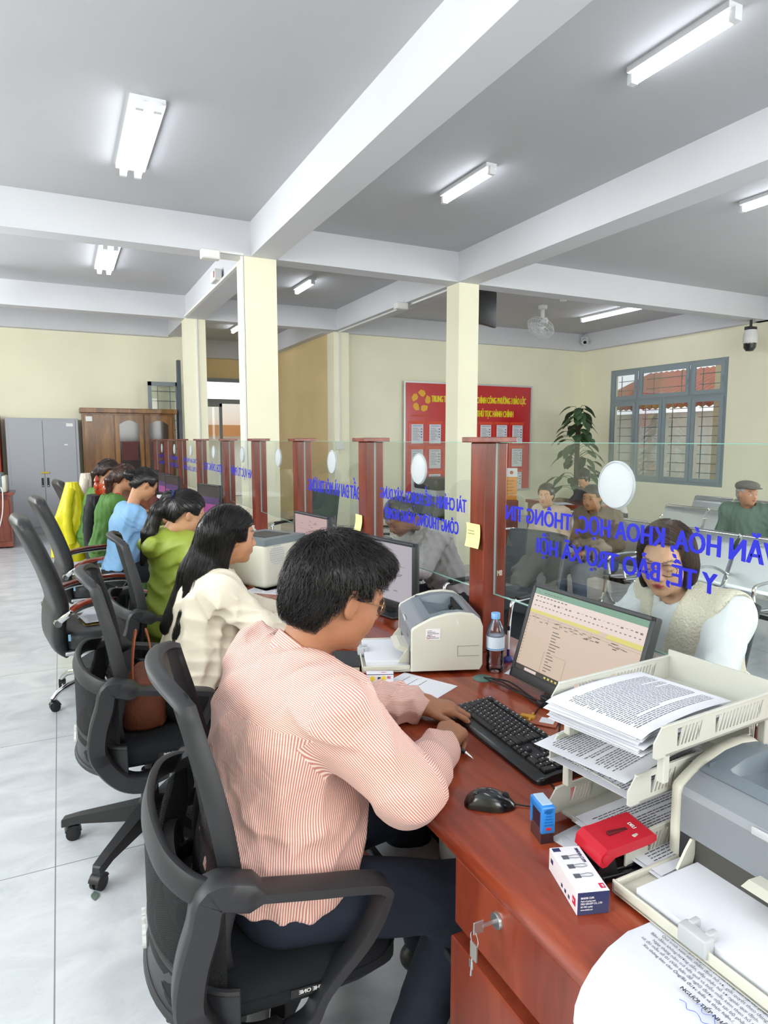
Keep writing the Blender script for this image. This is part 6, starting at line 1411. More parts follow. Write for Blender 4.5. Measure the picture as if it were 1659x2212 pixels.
def seated(x, y, yaw, lean=.05, size=.95, arms='desk', head=(0, .35, 0), wd=.17, hipz=.545, hx=0, hz=0, headyaw=None):
    """joints of a person seated at (x, y) facing yaw"""
    R_ = rotm(yaw); o = V(x, y, 0); g = lambda a, b, c: o+R_ @ V(a*size, b*size, 0)+V(0, 0, hipz+(c-.545)*size)
    J = dict(pelvis=g(0, 0, .545), chest=g(.03+lean, 0, .86), neck=g(.05+1.5*lean, 0, 1.035), head=g(.12+2.0*lean+hx, 0, 1.19+hz))
    for s, q in (('L', 1), ('R', -1)):
        J['sh'+s] = g(.04+1.35*lean, q*wd, 1.0); J['hip'+s] = g(.03, q*.09, .54); J['kn'+s] = g(.44, q*.12, .52); J['an'+s] = g(.40, q*.12, .085-0*.545); J['to'+s] = g(.55, q*.13, .04)
        J['an'+s][2] = .085; J['to'+s][2] = .04
        if arms == 'desk': J['el'+s] = g(.24+lean, q*.24, .80); J['wr'+s] = g(.45+lean, q*.12, .80)
        elif arms == 'lap': J['el'+s] = g(.05+lean, q*.25, .76); J['wr'+s] = g(.27, q*.05, .68)
        else: J['el'+s] = g(.12+lean, q*.24, .78); J['wr'+s] = g(.36+lean, q*.14, .74)
    J['head_rot'] = (yaw+head[0], head[1], head[2]); J['size'] = size; J['hs'] = .97*size; J['fwd'] = R_ @ V(1, 0, 0)
    return J
def auto_hands(J, curl=(.35, .5, .35)):
    H_ = {}
    for s in 'LR':
        d = nrm(J['wr'+s]-J['el'+s]); d[2] *= .3; H_[s] = dict(d=d, n=V(0, 0, 1), curl=curl)
    return H_
def glasses(body, J, m, r=.023, style='wire', lens=None):
    Rm, t, sc = J['_T']; w_ = lambda p: t+Rm @ V(*p)*sc
    b = MB()
    for s in (-1, 1):
        c = V(.094, s*.033, -.002); ring = [w_((c[0]-.006*abs(math.cos(a))*0-.010*max(0, s*math.cos(a))**2, c[1]+r*1.08*math.cos(a), c[2]+r*.86*math.sin(a))) for a in np.linspace(0, 2*PI, 29)[:-1]]
        b.tube(ring, .0011 if style == 'wire' else .0014, 6, loop=True)
    b.tube([w_((.096, -.011, .004)), w_((.1, 0, .007)), w_((.096, .011, .004))], .001, 6); o = b.build('spectacles', m, body, smooth=True)
    for s in (-1, 1):
        tm = MB(); tm.tube([w_((.085, s*.058, .004)), w_((.06, s*.074, .006)), w_((.02, s*.083, .008))], .0011, 6); tp = tm.build('temple', m, o, smooth=True)
        MB().tube([w_((.02, s*.083, .008)), w_((-.01, s*.0845, .008)), w_((-.035, s*.083, -.004)), w_((-.045, s*.081, -.016))], .0024, 8).build('temple_tip', M_blk, tp, smooth=True)
        g = MB(); g.add([w_((.094, s*.033+r*math.cos(a), -.002+r*.8*math.sin(a))) for a in np.linspace(0, 2*PI, 21)[:-1]], [tuple(range(20))]); g.build('lens', M_lens, o)
M_lens = glass_mat('spectacle lens', (.97, .97, .98), .35)
M_wire = mat('gold wire', '#b9a07c', .25, metal=1); M_dframe = mat('dark metal frame', '#2b2b33', .3, metal=.6)
# ================= the man in the pink striped shirt
J = dict(pelvis=V(.405, 1.41, .57), chest=V(.410, 1.41, .86), neck=V(.465, 1.41, 1.055), head=V(.562, 1.395, 1.198),
         shR=V(.485, 1.225, 1.0), shL=V(.43, 1.60, .995), elR=V(.625, 1.165, .815), wrR=V(.815, 1.345, .795), elL=V(.66, 1.64, .82), wrL=V(.885, 1.60, .80),
         hipR=V(.40, 1.31, .55), hipL=V(.40, 1.50, .55), knR=V(.80, 1.20, .50), knL=V(.82, 1.56, .53), anR=V(.67, 1.26, .09), anL=V(.9, 1.58, .09), toR=V(.80, 1.22, .04), toL=V(1.05, 1.6, .04),
         head_rot=(.10, .34, .06), size=1.0, hs=1.06, fwd=V(1, 0, 0), sl=1.12)
J['extra_top'] = [(ellp((.425, 1.41, .62), (.178, .205, .12)), .05)]
man = figure('person', 'seated man in pink striped shirt and wire glasses typing at the nearest desk', J, skin='#aa7658', lips='#8a5042', top=M_stripe, bottom=M_navyc, h=.0044, belly=.05, loose=.021, wr_amp=.023, chub=.006,
             hands={'L': dict(d=V(.82, -.50, -.10), n=V(.05, 0, 1), side=-1, spread=.16, thumb=(.75, .75, -.12), fc=[(.30, .35, .2), (.35, .4, .25), (.4, .45, .3), (.35, .45, .3)], sc=1.05),
                    'R': dict(d=V(.72, .62, .08), n=V(-.1, -.1, 1), side=1, spread=.02, thumb=(.5, .75, -.5), fc=[(.75, 1.1, .7), (.85, 1.2, .8), (.95, 1.25, .8), (1.0, 1.3, .8)], sc=1.05)},
             hem=.57, seed=4, stripes=True)
Rm, t0, sc0 = J['_T']
HF = hair_cap(J['_T'], .010, .062, .022, -.030, -.075, .030)
HF.u(ellp((.035, 0, .088), (.066, .066, .034)), .02, J['_T']); HF.u(ellp((.072, .0, .082), (.028, .05, .018)), .015, J['_T'])
crown = t0+Rm @ V(-.06, .01, .11)*sc0
def comb(P):
    q = (P-t0) @ Rm; rel = (P-crown) @ Rm; d = rel/np.linalg.norm(rel, axis=1)[:, None]; d[:, 2] -= .5; d[:, 0] += .35*(q[:, 2] > .05); d[:, 0] -= .3*(q[:, 2] < .02); return d @ Rm.T
hairpiece(man, HF, J['head']-.2, J['head']+.2, M_hairb, .004, 6500, comb, .05, 6, .0008, .007, .34, 3)
mat('pink collar cotton', '#e2bdb0', .7)
collar(man, J, M_stripe, .066, .042, .03)
glasses(man, J, M_wire)
b = MB()
for s in 'LR':
    wd = Vector(nrm(J['wr'+s]-J['el'+s])); w0 = Vector(J['wr'+s])-wd*.012
    b = MB(); b.tube([w0-wd*.055, w0-wd*.02, w0], [.046, .044, .0425], 20, cap=False).tube([w0, w0-wd*.02], [.0395, .040], 20, cap=False); b.build('shirt_cuff', MATS['pink collar cotton'], man, smooth=True, fixn=False)
t = thing('ballpoint_pen', 'black pen with steel tip held in the right hand of the man in pink', 'pen', (0, 0, 0))
MB().tube([(.835, 1.425, .80), (.885, 1.345, .764)], .0052, 12).build('pen_barrel', M_blk, t, smooth=True); MB().tube([(.885, 1.345, .764), (.893, 1.333, .7575), (.897, 1.326, .7535)], [.0052, .003, .0008], 12).build('steel_tip', M_chrome, t, smooth=True)
# ================= woman in cream blouse
M_cream = cloth('cream satin blouse', '#e6ddc8', .42, .45, 9)
J = seated(.40, 2.62, math.radians(4), .06, .93, 'desk', (.0, .12, 0), .165, .56, .02, -.0)
J['head'] = V(.59, 2.58, 1.175); J['neck'] = V(.525, 2.60, 1.03); J['elR'] = V(.66, 2.40, .84); J['wrR'] = V(.84, 2.50, .81); J['elL'] = V(.66, 2.85, .84); J['wrL'] = V(.86, 2.66, .80)
cw = figure('person', 'seated woman in cream blouse with long straight black hair', J, skin='#c58f6c', lips='#a4574e', top=M_cream, bottom=M_blackc, h=.006, fem=True, loose=.024, wr_amp=.02, hands=auto_hands(J), hem=.60, seed=9, belly=.03)
Rm, t0, sc0 = J['_T']
HF = hair_cap(J['_T'], .016, .066, -.01, .0, -.09, .046)
for s in (-1, 1): HF.u(cap((-.045, s*.062, .03), (-.055, s*.06, -.14), .034, .03), .02, J['_T'])
HF.u(cap(t0+Rm @ V(-.07, 0, 0), V(.455, 2.60, 1.03), .06, .055), .04).u(cap(V(.46, 2.63, 1.04), V(.35, 2.62, .83), .05, .03), .04).u(cap(V(.47, 2.55, 1.05), V(.37, 2.55, .80), .04, .016), .04)
def comb_long(P, T=J['_T']):
    Rm, t, sc = T; q = (P-t) @ Rm/sc; top = (q[:, 2] > .05)[:, None]; d = np.where(top, np.stack([-.6+0*q[:, 0], np.sign(q[:, 1])*.9, -.5+0*q[:, 0]], 1), np.stack([-.15-.0*q[:, 0], .1*np.sign(q[:, 1]), -1+0*q[:, 0]], 1))
    w_ = np.where(q[:, 2:3] > -.12, d @ Rm.T, np.array([[-.28, 0, -1.]])); return w_
hairpiece(cw, HF, J['head']-V(.35, .25, .5), J['head']+.2, M_hairb, .006, 3600, comb_long, .22, 10, .0009, .003, .05, 5)
MB().tube([(.765+.03*0, 2.45+.033*math.cos(a), .826+.031*math.sin(a)) for a in np.linspace(0, 6.283, 25)[:-1]], .003, 6, loop=True).xf(Matrix.Identity(4)).build('wristwatch', mat('gold', '#d2a94a', .25, metal=1), label='thin gold watch on the right wrist of the woman in cream', cat='watch', smooth=True)
# ================= woman in green jacket
M_green = cloth('lime green jacket', '#93a33c', .5, .5, 11)
J = seated(.47, 3.62, math.radians(8), .05, .95, 'desk', (.0, .42, 0), .165, .56, .03, -.02)
J['head'] = V(.585, 3.57, 1.165); J['neck'] = V(.475, 3.60, 1.04); J['elR'] = V(.62, 3.36, .82); J['wrR'] = V(.76, 3.50, .80); J['elL'] = V(.62, 3.84, .82); J['wrL'] = V(.76, 3.68, .80)
J['extra_top'] = [(ellp((.40, 3.60, 1.00), (.055, .12, .05)), .04), (ellp((.43, 3.60, 1.045), (.06, .10, .022)), .03)]
gw = figure('person', 'seated woman in lime green jacket, long ponytail held by a blue band', J, skin='#cf9c7a', lips='#b8605e', top=M_green, bottom=M_navyc, h=.007, fem=True, loose=.03, wr_amp=.024, hands=auto_hands(J), hem=.48, seed=12)
Rm, t0, sc0 = J['_T']
HF = hair_cap(J['_T'], .012, .07, .004, -.035, -.07, .052)
tie = t0+Rm @ V(-.105, 0, .055)*sc0
HF.u(cap(tie, tie+Rm @ V(-.02, 0, .0), .024, .03), .02)
pt = [tie+Rm @ V(-.015, 0, 0), tie+V(-.075, .0, -.06), tie+V(-.125, .0, -.18), tie+V(-.16, .0, -.33)]
for a, b_, r1, r2 in ((pt[0], pt[1], .026, .034), (pt[1], pt[2], .034, .034), (pt[2], pt[3], .034, .012)): HF.u(cap(a, b_, r1, r2), .02)
def comb_pony(P, T=J['_T'], tie=tie):
    Rm, t, sc = T; far = ((P-tie)[:, 2] < -.03) & ((P-tie)[:, 0] < .01); d = tie-P; d /= np.linalg.norm(d, axis=1)[:, None]; return np.where(far[:, None], np.array([[-.3, 0, -1.]]), d)
hairpiece(gw, HF, J['head']-V(.35, .2, .5), J['head']+.2, M_hairbr if False else M_hairb, .006, 1800, comb_pony, .07, 7, .0009, .002, .06, 6)
MB().tube([tie+Rm @ V(-.012, .026*math.cos(a), .026*math.sin(a)) for a in np.linspace(0, 6.283, 21)[:-1]], .0135, 8, loop=True).build('hair_band', mat('navy scrunchie', '#22386f', .8, bump=.4, bscale=80), gw, smooth=True)
# ================= woman in light blue shirt
M_lb = cloth('light blue shirt cotton', '#86b3dd', .75, .25, 14)
J = seated(.36, 5.25, math.radians(8), .04, .95, 'desk', (.1, .6, 0), .165, .575, .02, .03)
bw = figure('person', 'seated woman in light blue short-sleeved shirt with her hair in a bun', J, skin='#c9946f', lips='#a85a50', top=M_lb, bottom=M_blackc, h=.009, fem=True, loose=.016, wr_amp=.014, hands=auto_hands(J), hem=.60, seed=15, sleeve='short')
def bun(body, J, m, pony=0, c=None):
    T = J['_T']; Rm, t, sc = T; F = hair_cap(T, .012, .07, .004, -.035, -.07, .05); tie = t+Rm @ V(-.115, 0, .0 if not pony else .03)*sc
    if pony:
        F.u(cap(tie, tie+V(-.05, 0, -.08), .026, .034), .02).u(cap(tie+V(-.05, 0, -.08), tie+V(-.07, 0, -pony), .036, .012), .02)
    else: F.u(ellp(tie+Rm @ V(-.03, 0, 0), (.042, .04, .04)), .01)
    hairpiece(body, F, J['head']-V(.3, .2, .45), J['head']+.2, m, .008, 500, lambda P, tie=tie: np.where(((P-tie)[:, 2] < -.04)[:, None], np.array([[-.2, 0, -1.]]), (tie-P)/np.linalg.norm(tie-P, axis=1)[:, None]), .06, 5, .0012, .002, .08, 7)
bun(bw, J, M_hairb)
M_uni = cloth('police green uniform', '#4c7a31', .75, .3, 14)
for k, (x, y, hz, lab, m, seed) in enumerate(((.31, 6.25, .03, 'seated woman in green uniform with red shoulder badge and long brown ponytail', M_hairm, 21), (.24, 7.2, .05, 'seated woman in green uniform farthest along the desks, dark ponytail', M_hairbr, 22))):
    J = seated(x, y, math.radians(8), .04, .95, 'desk', (.1, .35, 0), .165, .575, .02, hz)
    p = figure('person', lab, J, skin='#cb9672', top=M_uni, bottom=M_uni, h=.010, fem=True, loose=.02, wr_amp=.016, hands=auto_hands(J), hem=.58, seed=seed)
    bun(p, J, m, .36)
    b = Vector((J['shR']+J['neck'])/2)+Vector((.02, 0, .052)); MB().rbox(b.x-.02, b.x+.02, b.y-.055, b.y+.035, b.z-.012, b.z+.012, .004).build('shoulder_badge', mat('red badge', '#c22a23', .5), p)
# ================= customer in white vest behind the glass
M_vest = cloth('cream knitted vest', '#e3dcc9', .9, .8, 120); M_wshirt = cloth('white shirt cotton', '#dfe3e8', .75, .3, 14)
J = seated(1.98, 1.50, PI-.05, .05, .97, 'desk', (.35, .22, .03), .165, .56, .0, -.0)
J['head'] = V(1.80, 1.545, 1.155); J['neck'] = V(1.87, 1.53, 1.01)
J['head_rot'] = (-PI+.30+.15, .25, .0)
vw = figure('person', 'woman in cream vest, white shirt and round glasses, bobbed brown hair, behind the glass', J, skin='#d3a586', lips='#b04a4c', top=M_wshirt, bottom=M_blackc, h=.005, fem=True, loose=.012, wr_amp=.010, hands=auto_hands(J), hem=.5, seed=31, chub=.004)
vv = Fld(); tf, fw_, lat_, up_ = torso_fields(J, .030, True, 0.0); vv.add(tf)
vv.s_(cap(J['neck']-up_*.12+fw_*.13, J['neck']+up_*.16+fw_*.03, .03, .085), .012)
for s in 'LR': vv.s_(cap(J['sh'+s]+lat_*(.045 if s == 'L' else -.045), J['el'+s]+lat_*(.045 if s == 'L' else -.045), .075, .10), .01)
vv.i(fn(lambda P: .54-P[:, 2], J['pelvis'], 2.0), .01)
v_, f_ = mesh_field(vv, J['pelvis']-V(.3, .35, .1), J['neck']+V(.3, .35, .2), .007); np_mesh('knitted_vest', v_, f_, M_vest, vw)
collar(vw, J, M_wshirt, .056, .03, .05, name='shirt_collar', open_=.9)
HF = hair_cap(J['_T'], .014, .085, -.2, .0, -.12, .046)
for s in (-1, 1): HF.u(ellp((-.018, s*.075, -.04), (.055, .018, .085)), .02, J['_T'])
HF.u(ellp((-.05, 0, -.04), (.065, .085, .08)), .03, J['_T'])
HF.i(fn(lambda P: -.112-P[:, 2], (0, 0, 0), .3), .006, J['_T'])
def comb_bob(P, T=J['_T']):
    Rm, t, sc = T; q = (P-t) @ Rm/sc; top = (q[:, 2] > .06)[:, None]; return np.where(top, np.stack([.1+0*q[:, 0], np.sign(q[:, 1]-.01), -.4+0*q[:, 0]], 1), np.array([[.05, 0, -1.]])) @ Rm.T
hairpiece(vw, HF, J['head']-.22, J['head']+.2, M_hairm, .005, 2600, comb_bob, .09, 8, .0009, .002, .05, 8)
glasses(vw, J, M_dframe, .026)
# ================= man in grey shirt leaning at the third glass
M_gshirt = cloth('grey shirt cotton', '#a39ea0', .8, .45, 12)
J = seated(2.32, 3.66, PI-.05, .14, .97, 'desk', (.2, .7, 0), .175, .53, .03, -.09)
gm = figure('person', 'man in grey shirt bending towards the counter behind the glass', J, skin='#8a5c40', top=M_gshirt, bottom=M_blackc, h=.008, loose=.022, wr_amp=.02, hands=auto_hands(J), hem=.52, seed=41)
def short_hair(body, J, m, thick=.01, grey=False, n=700, line=.06):
    F = hair_cap(J['_T'], thick, line, .008, -.036, -.075, .042); Rm, t, sc = J['_T']; cr = t+Rm @ V(-.05, 0, .11)*sc
    hairpiece(body, F, J['head']-.2, J['head']+.2, m, .007, n, lambda P: (lambda d: d+V(0, 0, -.5))((P-cr)/np.linalg.norm(P-cr, axis=1)[:, None]), .03, 4, .001, .002, .2, 9)
short_hair(gm, J, hair_material('#2b2a2a', '#55524f', 'greying hair'))
# ================= people waiting on the steel benches
M_bj = cloth('beige padded jacket', '#cdbba6', .8, .35, 12); M_dkp = cloth('dark trousers', '#2a2d33', .85); M_jean = cloth('blue grey jeans', '#4b5769', .85)
J = seated(4.25, 4.98, PI+.1, .0, .90, 'lap', (.45, .1, 0), .165, .445)
w1 = figure('person', 'seated woman in beige jacket waiting with a white paper in her hands', J, skin='#c99a78', lips='#b0554f', top=M_bj, bottom=M_dkp, h=.011, fem=True, loose=.028, wr_amp=.016, hands=auto_hands(J), hem=.52, seed=51, eyes='open')
bun(w1, J, M_hairbr)
MB().rbox(3.93, 4.05, 4.9, 4.98, .60, .604, .001).build('folded_paper', M_paper, label='white folded paper in the hands of the woman in the beige jacket', cat='paper')
M_brj = cloth('brown olive jacket', '#6b5a48', .75, .4, 12)
J = seated(4.33, 4.42, PI+.1, .02, .92, 'lap', (.25, .12, 0), .18, .45)
m1 = figure('person', 'seated man in brown jacket and blue jeans holding a phone', J, skin='#a87750', lips='#8a5040', top=M_brj, bottom=M_jean, h=.011, loose=.032, wr_amp=.018, hands=auto_hands(J), hem=.5, seed=52, eyes='open')
short_hair(m1, J, hair_material('#1c1a1a', '#3a3634', 'dark greying hair'))
MB().rbox(-.035, .035, -.075, .075, -.005, .005, .004).xf(Matrix.Translation((4.02, 4.4, .61)) @ Matrix.Rotation(.5, 4, 'Y')).build('phone', MATS['black phone glass'], label='dark phone held by the man in the brown jacket', cat='phone', smooth=True)
M_gj = cloth('grey green blazer', '#5f7467', .8, .35, 12); M_pale = cloth('pale grey trousers', '#aeb4c4', .85)
J = seated(5.78, 4.02, PI+.35, .02, .93, 'lap', (.95, .02, 0), .19, .46); J['wrR'] += rotm(PI+.35) @ V(.08, -.1, -.03); J['wrL'] += rotm(PI+.35) @ V(.08, .1, -.03)
om = figure('person', 'old man in flat cap, green blazer and pale trousers on the steel bench', J, skin='#b98566', lips='#9a5a4a', top=M_gj, bottom=M_pale, h=.010, loose=.034, wr_amp=.014, hands=auto_hands(J), hem=.48, seed=53, eyes='open', shoe='#5a4a44')
short_hair(om, J, hair_material('#8a8783', '#b5b1ab', 'grey hair'), .006, n=300)
Fc = Fld(); T = J['_T']; Fc.u(ellp((.0, 0, .085), (.125, .098, .045)), .02, T).u(ellp((-.03, 0, .07), (.095, .092, .05)), .03, T); Fc.s_(ellp((-.01, 0, .02), (.105, .083, .075)), .005, T); Fc.u(ellp((.105, 0, .062), (.06, .075, .008)), .012, T)
v_, f_ = mesh_field(Fc, J['head']-.2, J['head']+.22, .006); np_mesh('flat_cap', v_, f_, cloth('grey tweed cap', '#6f6a64', .9, .6, 60), om)
# two women at the writing desk by the plant
M_wj = cloth('white jacket', '#e6e4e0', .8, .3, 12); M_flor = cloth('dark print blouse', '#4d4a52', .8, .3, 12)
J = seated(6.38, 6.62, PI+.1, .1, .85, 'desk', (.2, .55, 0), .165, .48)
a1 = figure('person', 'woman with dark hair bending over the writing desk by the plant', J, skin='#c4926f', top=M_flor, bottom=M_dkp, h=.014, fem=True, loose=.02, wr_amp=.004, hands=None, hem=.52, seed=61)
bun(a1, J, M_hairb)
J = seated(6.86, 6.75, PI+.25, .02, .88, 'desk', (.1, .35, 0), .165, .52, 0, .0)
a2 = figure('person', 'woman in white jacket and face mask behind the one writing', J, skin='#c4926f', top=M_wj, bottom=M_dkp, h=.014, fem=True, loose=.025, wr_amp=.004, hands=None, hem=.55, seed=62)
bun(a2, J, M_hairb)
Rm, t0, sc0 = J['_T']; MB().loft([[tuple(t0+Rm @ V(.085+.03*math.cos(a*.9), .062*math.sin(a), z)*sc0) for a in np.linspace(-1.4, 1.4, 11)] for z in (-.015, -.05, -.10)], closed=False, cap=False).build('face_mask', mat('white mask', '#eef0f2', .8), a2, smooth=True, fixn=False)
# ------------------------------------------------------------------ public side of the hall
M_perf = mat('perforated steel', '#cfd3d6', .28, metal=.85)
def bench(x, y0, n, lab, group='steel waiting benches', rz=0):
    t = thing('waiting_bench', lab, 'bench', (x, y0, 0), rz, group); W_ = .57
    for k in range(n):
        c0, c1 = k*W_+.02, (k+1)*W_-.02
        MB().grid(lambda u, v: (-.24+.46*u, c0+(c1-c0)*v, .385-.03*math.sin(PI*u)+.03*u*0+(.02*(1-u))**1), 12, 4, thick=.004).build('seat_plate', M_perf, t, smooth=True)
        MB().grid(lambda u, v: (.24+.16*u+.05*max(0, u-.85)*4, c0+(c1-c0)*v, .42+.40*u-.10*max(0, u-.85)), 14, 4, thick=.004).build('back_plate', M_perf, t, smooth=True)
        MB().tube([(.40+.03, c0, .80), (.43, c1, .80)], .016, 10).build('top_rail', M_chrome, t, smooth=True)
    MB().rbox(-.03, .05, 0, n*W_, .31, .35, .005).build('beam', M_dk2, t, smooth=True)
    for k in range(n+1):
        yy = k*W_; MB().tube(spline([(.44, yy, .80), (.28, yy, .46), (.1, yy, .40), (-.2, yy, .40)], 5), .013, 8).tube(spline([(.3, yy, .5), (.1, yy, .58), (-.16, yy, .58), (-.22, yy, .54), (-.2, yy, .42)], 5), .012, 8).build('arm_bracket', M_chrome, t, smooth=True)
    for yy in (.25, n*W_-.25):
        MB().tube(spline([(-.32, yy, .02), (-.05, yy, .1), (.01, yy, .33)], 5), .018, 8).tube(spline([(.36, yy, .02), (.08, yy, .1), (.01, yy, .33)], 5), .018, 8).build('leg_frame', M_chrome, t, smooth=True)
    return t
bench(4.35, 4.15-.02, 3, 'steel waiting bench under the woman in beige and the man in brown'); bench(4.35, 2.25, 3, 'steel waiting bench continuing nearer, behind the bobbed woman')
bench(5.85, 3.7, 3, 'steel waiting bench the old man in the cap sits on'); bench(5.85, 1.8, 3, 'steel waiting bench at the right edge beside the old man')
bench(7.2, 4.4, 3, 'rear steel waiting bench, empty, nearest to the window wall')
# visitor chairs in front of the counter
plain_chair('dark visitor chair behind the bobbed woman at the right edge', (2.26, 1.12, 0), PI+.35, 'dark visitor chairs on the public side', zb=.6, zt=.98)
plain_chair('dark visitor chair just left of the bobbed woman', (2.28, 1.98, 0), PI-.1, 'dark visitor chairs on the public side', zb=.55, zt=.86)
plain_chair('dark visitor chair with white marks behind the man in grey', (2.35, 3.2, 0), PI+.2, 'dark visitor chairs on the public side', zb=.6, zt=.97)
plain_chair('dark visitor chair, nearer of the pair seen through the third screen', (2.5, 4.9, 0), PI-.5, 'dark visitor chairs on the public side', zb=.6, zt=1.0)
plain_chair('dark visitor chair, farther of the pair seen through the third screen', (2.75, 5.75, 0), PI-.5, 'dark visitor chairs on the public side', zb=.6, zt=1.02)
plain_chair('dark visitor chair seen through the fourth screen', (2.3, 6.6, 0), PI+.6, 'dark visitor chairs on the public side', zb=.6, zt=1.0)
# red notice board
M_bred = mat('red board', '#c8141f', .3, coat=.3); M_alub = mat('aluminium edge', '#c9ccce', .35, metal=.5); M_gold = mat('yellow board letters', '#f3dc1e', .4); M_orr = mat('orange red board print', '#e04a22', .4); M_bluep2 = mat('pale blue print', '#6f9bc0', .6)
t = thing('notice_board', 'large red notice board with yellow lettering and sheets in pockets on the back wall', 'notice board', (5.78, 10.97, .56))
BW, BH = 2.88, 2.04
pb = MB().box(0, BW, -.03, 0, 0, BH).build('board_panel', M_bred, t)
MB().box(-.03, BW+.03, -.04, 0, -.03, 0).box(-.03, BW+.03, -.04, 0, BH, BH+.03).box(-.03, 0, -.04, 0, 0, BH).box(BW, BW+.03, -.04, 0, 0, BH).build('board_frame', M_alub, t)
b = MB(); letters(b, 'TRUNG TÂM PHỤC VỤ HÀNH CHÍNH CÔNG PHƯỜNG 3 BẢO LỘC', frame((.56, -.033, BH-.34), (1, 0, 0), (0, 0, 1)), .17, .6, .006, fitw=2.2)
b.build('yellow_lettering', M_gold, pb, fixn=False); b = MB(); letters(b, 'DANH MỤC CÁC THỦ TỤC HÀNH CHÍNH', frame((.95, -.033, BH-.60), (1, 0, 0), (0, 0, 1)), .17, .6, .006, fitw=1.5); b.build('yellow_lettering', M_gold, pb, fixn=False)
lg = MB()
for k in range(5):       # five folded ribbons around a star-shaped gap
    a = PI/2+2*PI*k/5; R1, R2, c_ = .19, .085, (.33, BH-.33)
    pt = lambda r, q: (c_[0]+r*math.cos(q), c_[1]+r*math.sin(q))
    lg.prism([pt(.10, a-.62), pt(.085, a-.05), pt(.17, a+.42), pt(.21, a+.05), pt(.205, a-.35), pt(.17, a-.62)], -.036, -.031, f=lambda p, q, h: (p, h, q))
lg.build('ribbon_star_emblem', mat('gold emblem', '#f0b429', .4), pb)
b = MB(); letters(b, 'HÀNH CHÍNH PHỤC VỤ', frame((.12, -.033, BH-.62), (1, 0, 0), (0, 0, 1)), .045, .8, .001, fitw=.42); b.build('emblem_caption', M_orr, pb, fixn=False)
sheet0 = None
for r in range(3):
    for c_ in range(7):
        x, z = .13+c_*.385, BH-1.12-r*.47
        if sheet0 is None:
            sheet0 = MB().box(0, .25, -.036, -.03, 0, .36).build('pinned_sheet', M_paper, pb)
            l = MB().box(.03, .22, -.038, -.035, .325, .335); l.build('sheet_heading', M_bluep2, sheet0)
            l = MB()
            for q in range(8): l.box(.03, .13+.03*(q % 3), -.038, -.035, .28-.03*q, .286-.03*q)
            for q in range(4): l.box(.2, .225, -.038, -.035, .26-.05*q, .28-.05*q)
            l.build('sheet_print', M_ink2, sheet0); o = sheet0
        else:
            o = sheet0.copy(); C.objects.link(o); o.parent = pb
            for g in sheet0.children: d = g.copy(); C.objects.link(d); d.parent = o
        o.location = (x, 0, z)
b = MB()
for r in range(3):
    for c_ in range(7): x, z = .09+c_*.385, BH-1.12-r*.47; b.box(x, x+.33, -.032, -.03, z+.37, z+.42).box(x-.03, x-.015, -.032, -.03, z-.05, z+.42)
b.build('pocket_outlines', M_orr, pb)
# tall potted plant by the corner
M_leaf = mat('dark green leaf', '#3c5a37', .5, noise=.25, nscale=5)
t = thing('potted_plant', 'tall climbing plant on a moss pole in the corner left of the window', 'plant', (8.95, 9.85, 0))
MB().lathe([(0, 0), (.16, 0), (.22, .36), (.24, .38), (.21, .38), (0, .34)], 24).build('pot', mat('grey pot', '#8b8d8c', .5), t, smooth=True); MB().tube([(0, 0, .3), (0, .02, 1.0), (.0, 0, 1.9)], .045, 10).build('moss_pole', mat('dark moss pole', '#3b3226', .9, bump=.8, bscale=60), t, smooth=True)
rp = random.Random(11)
for k in range(74):
    z0 = .55+1.55*(k/73)**.9; a = rp.uniform(0, 6.28); R0 = (.85-.55*(k/73))*rp.uniform(.4, 1.0); L_ = rp.uniform(.2, .33); W_ = L_*.62
    d = Vector((math.cos(a), math.sin(a), 0)); s_ = Vector((-d.y, d.x, 0)); p0 = Vector((0, 0, z0)); p1 = p0+d*R0*.6+Vector((0, 0, .10)); up_ = rp.uniform(-.2, .3)
    b = MB().tube([p0, (p0+p1)/2+Vector((0, 0, .05)), p1], .005, 5)
    def lf(u, v, p1=p1, d=d, s_=s_, L_=L_, W_=W_, up_=up_):
        w_ = W_*(math.sin(PI*min(1, u**.75))**.8)*(v-.5); p = p1+d*L_*u*.75+s_*w_+Vector((0, 0, up_*L_*u-.75*L_*u*u-abs(w_)*.3)); return p
    b.grid(lf, 8, 4); b.build('leaf', M_leaf, t, smooth=True, fixn=False)
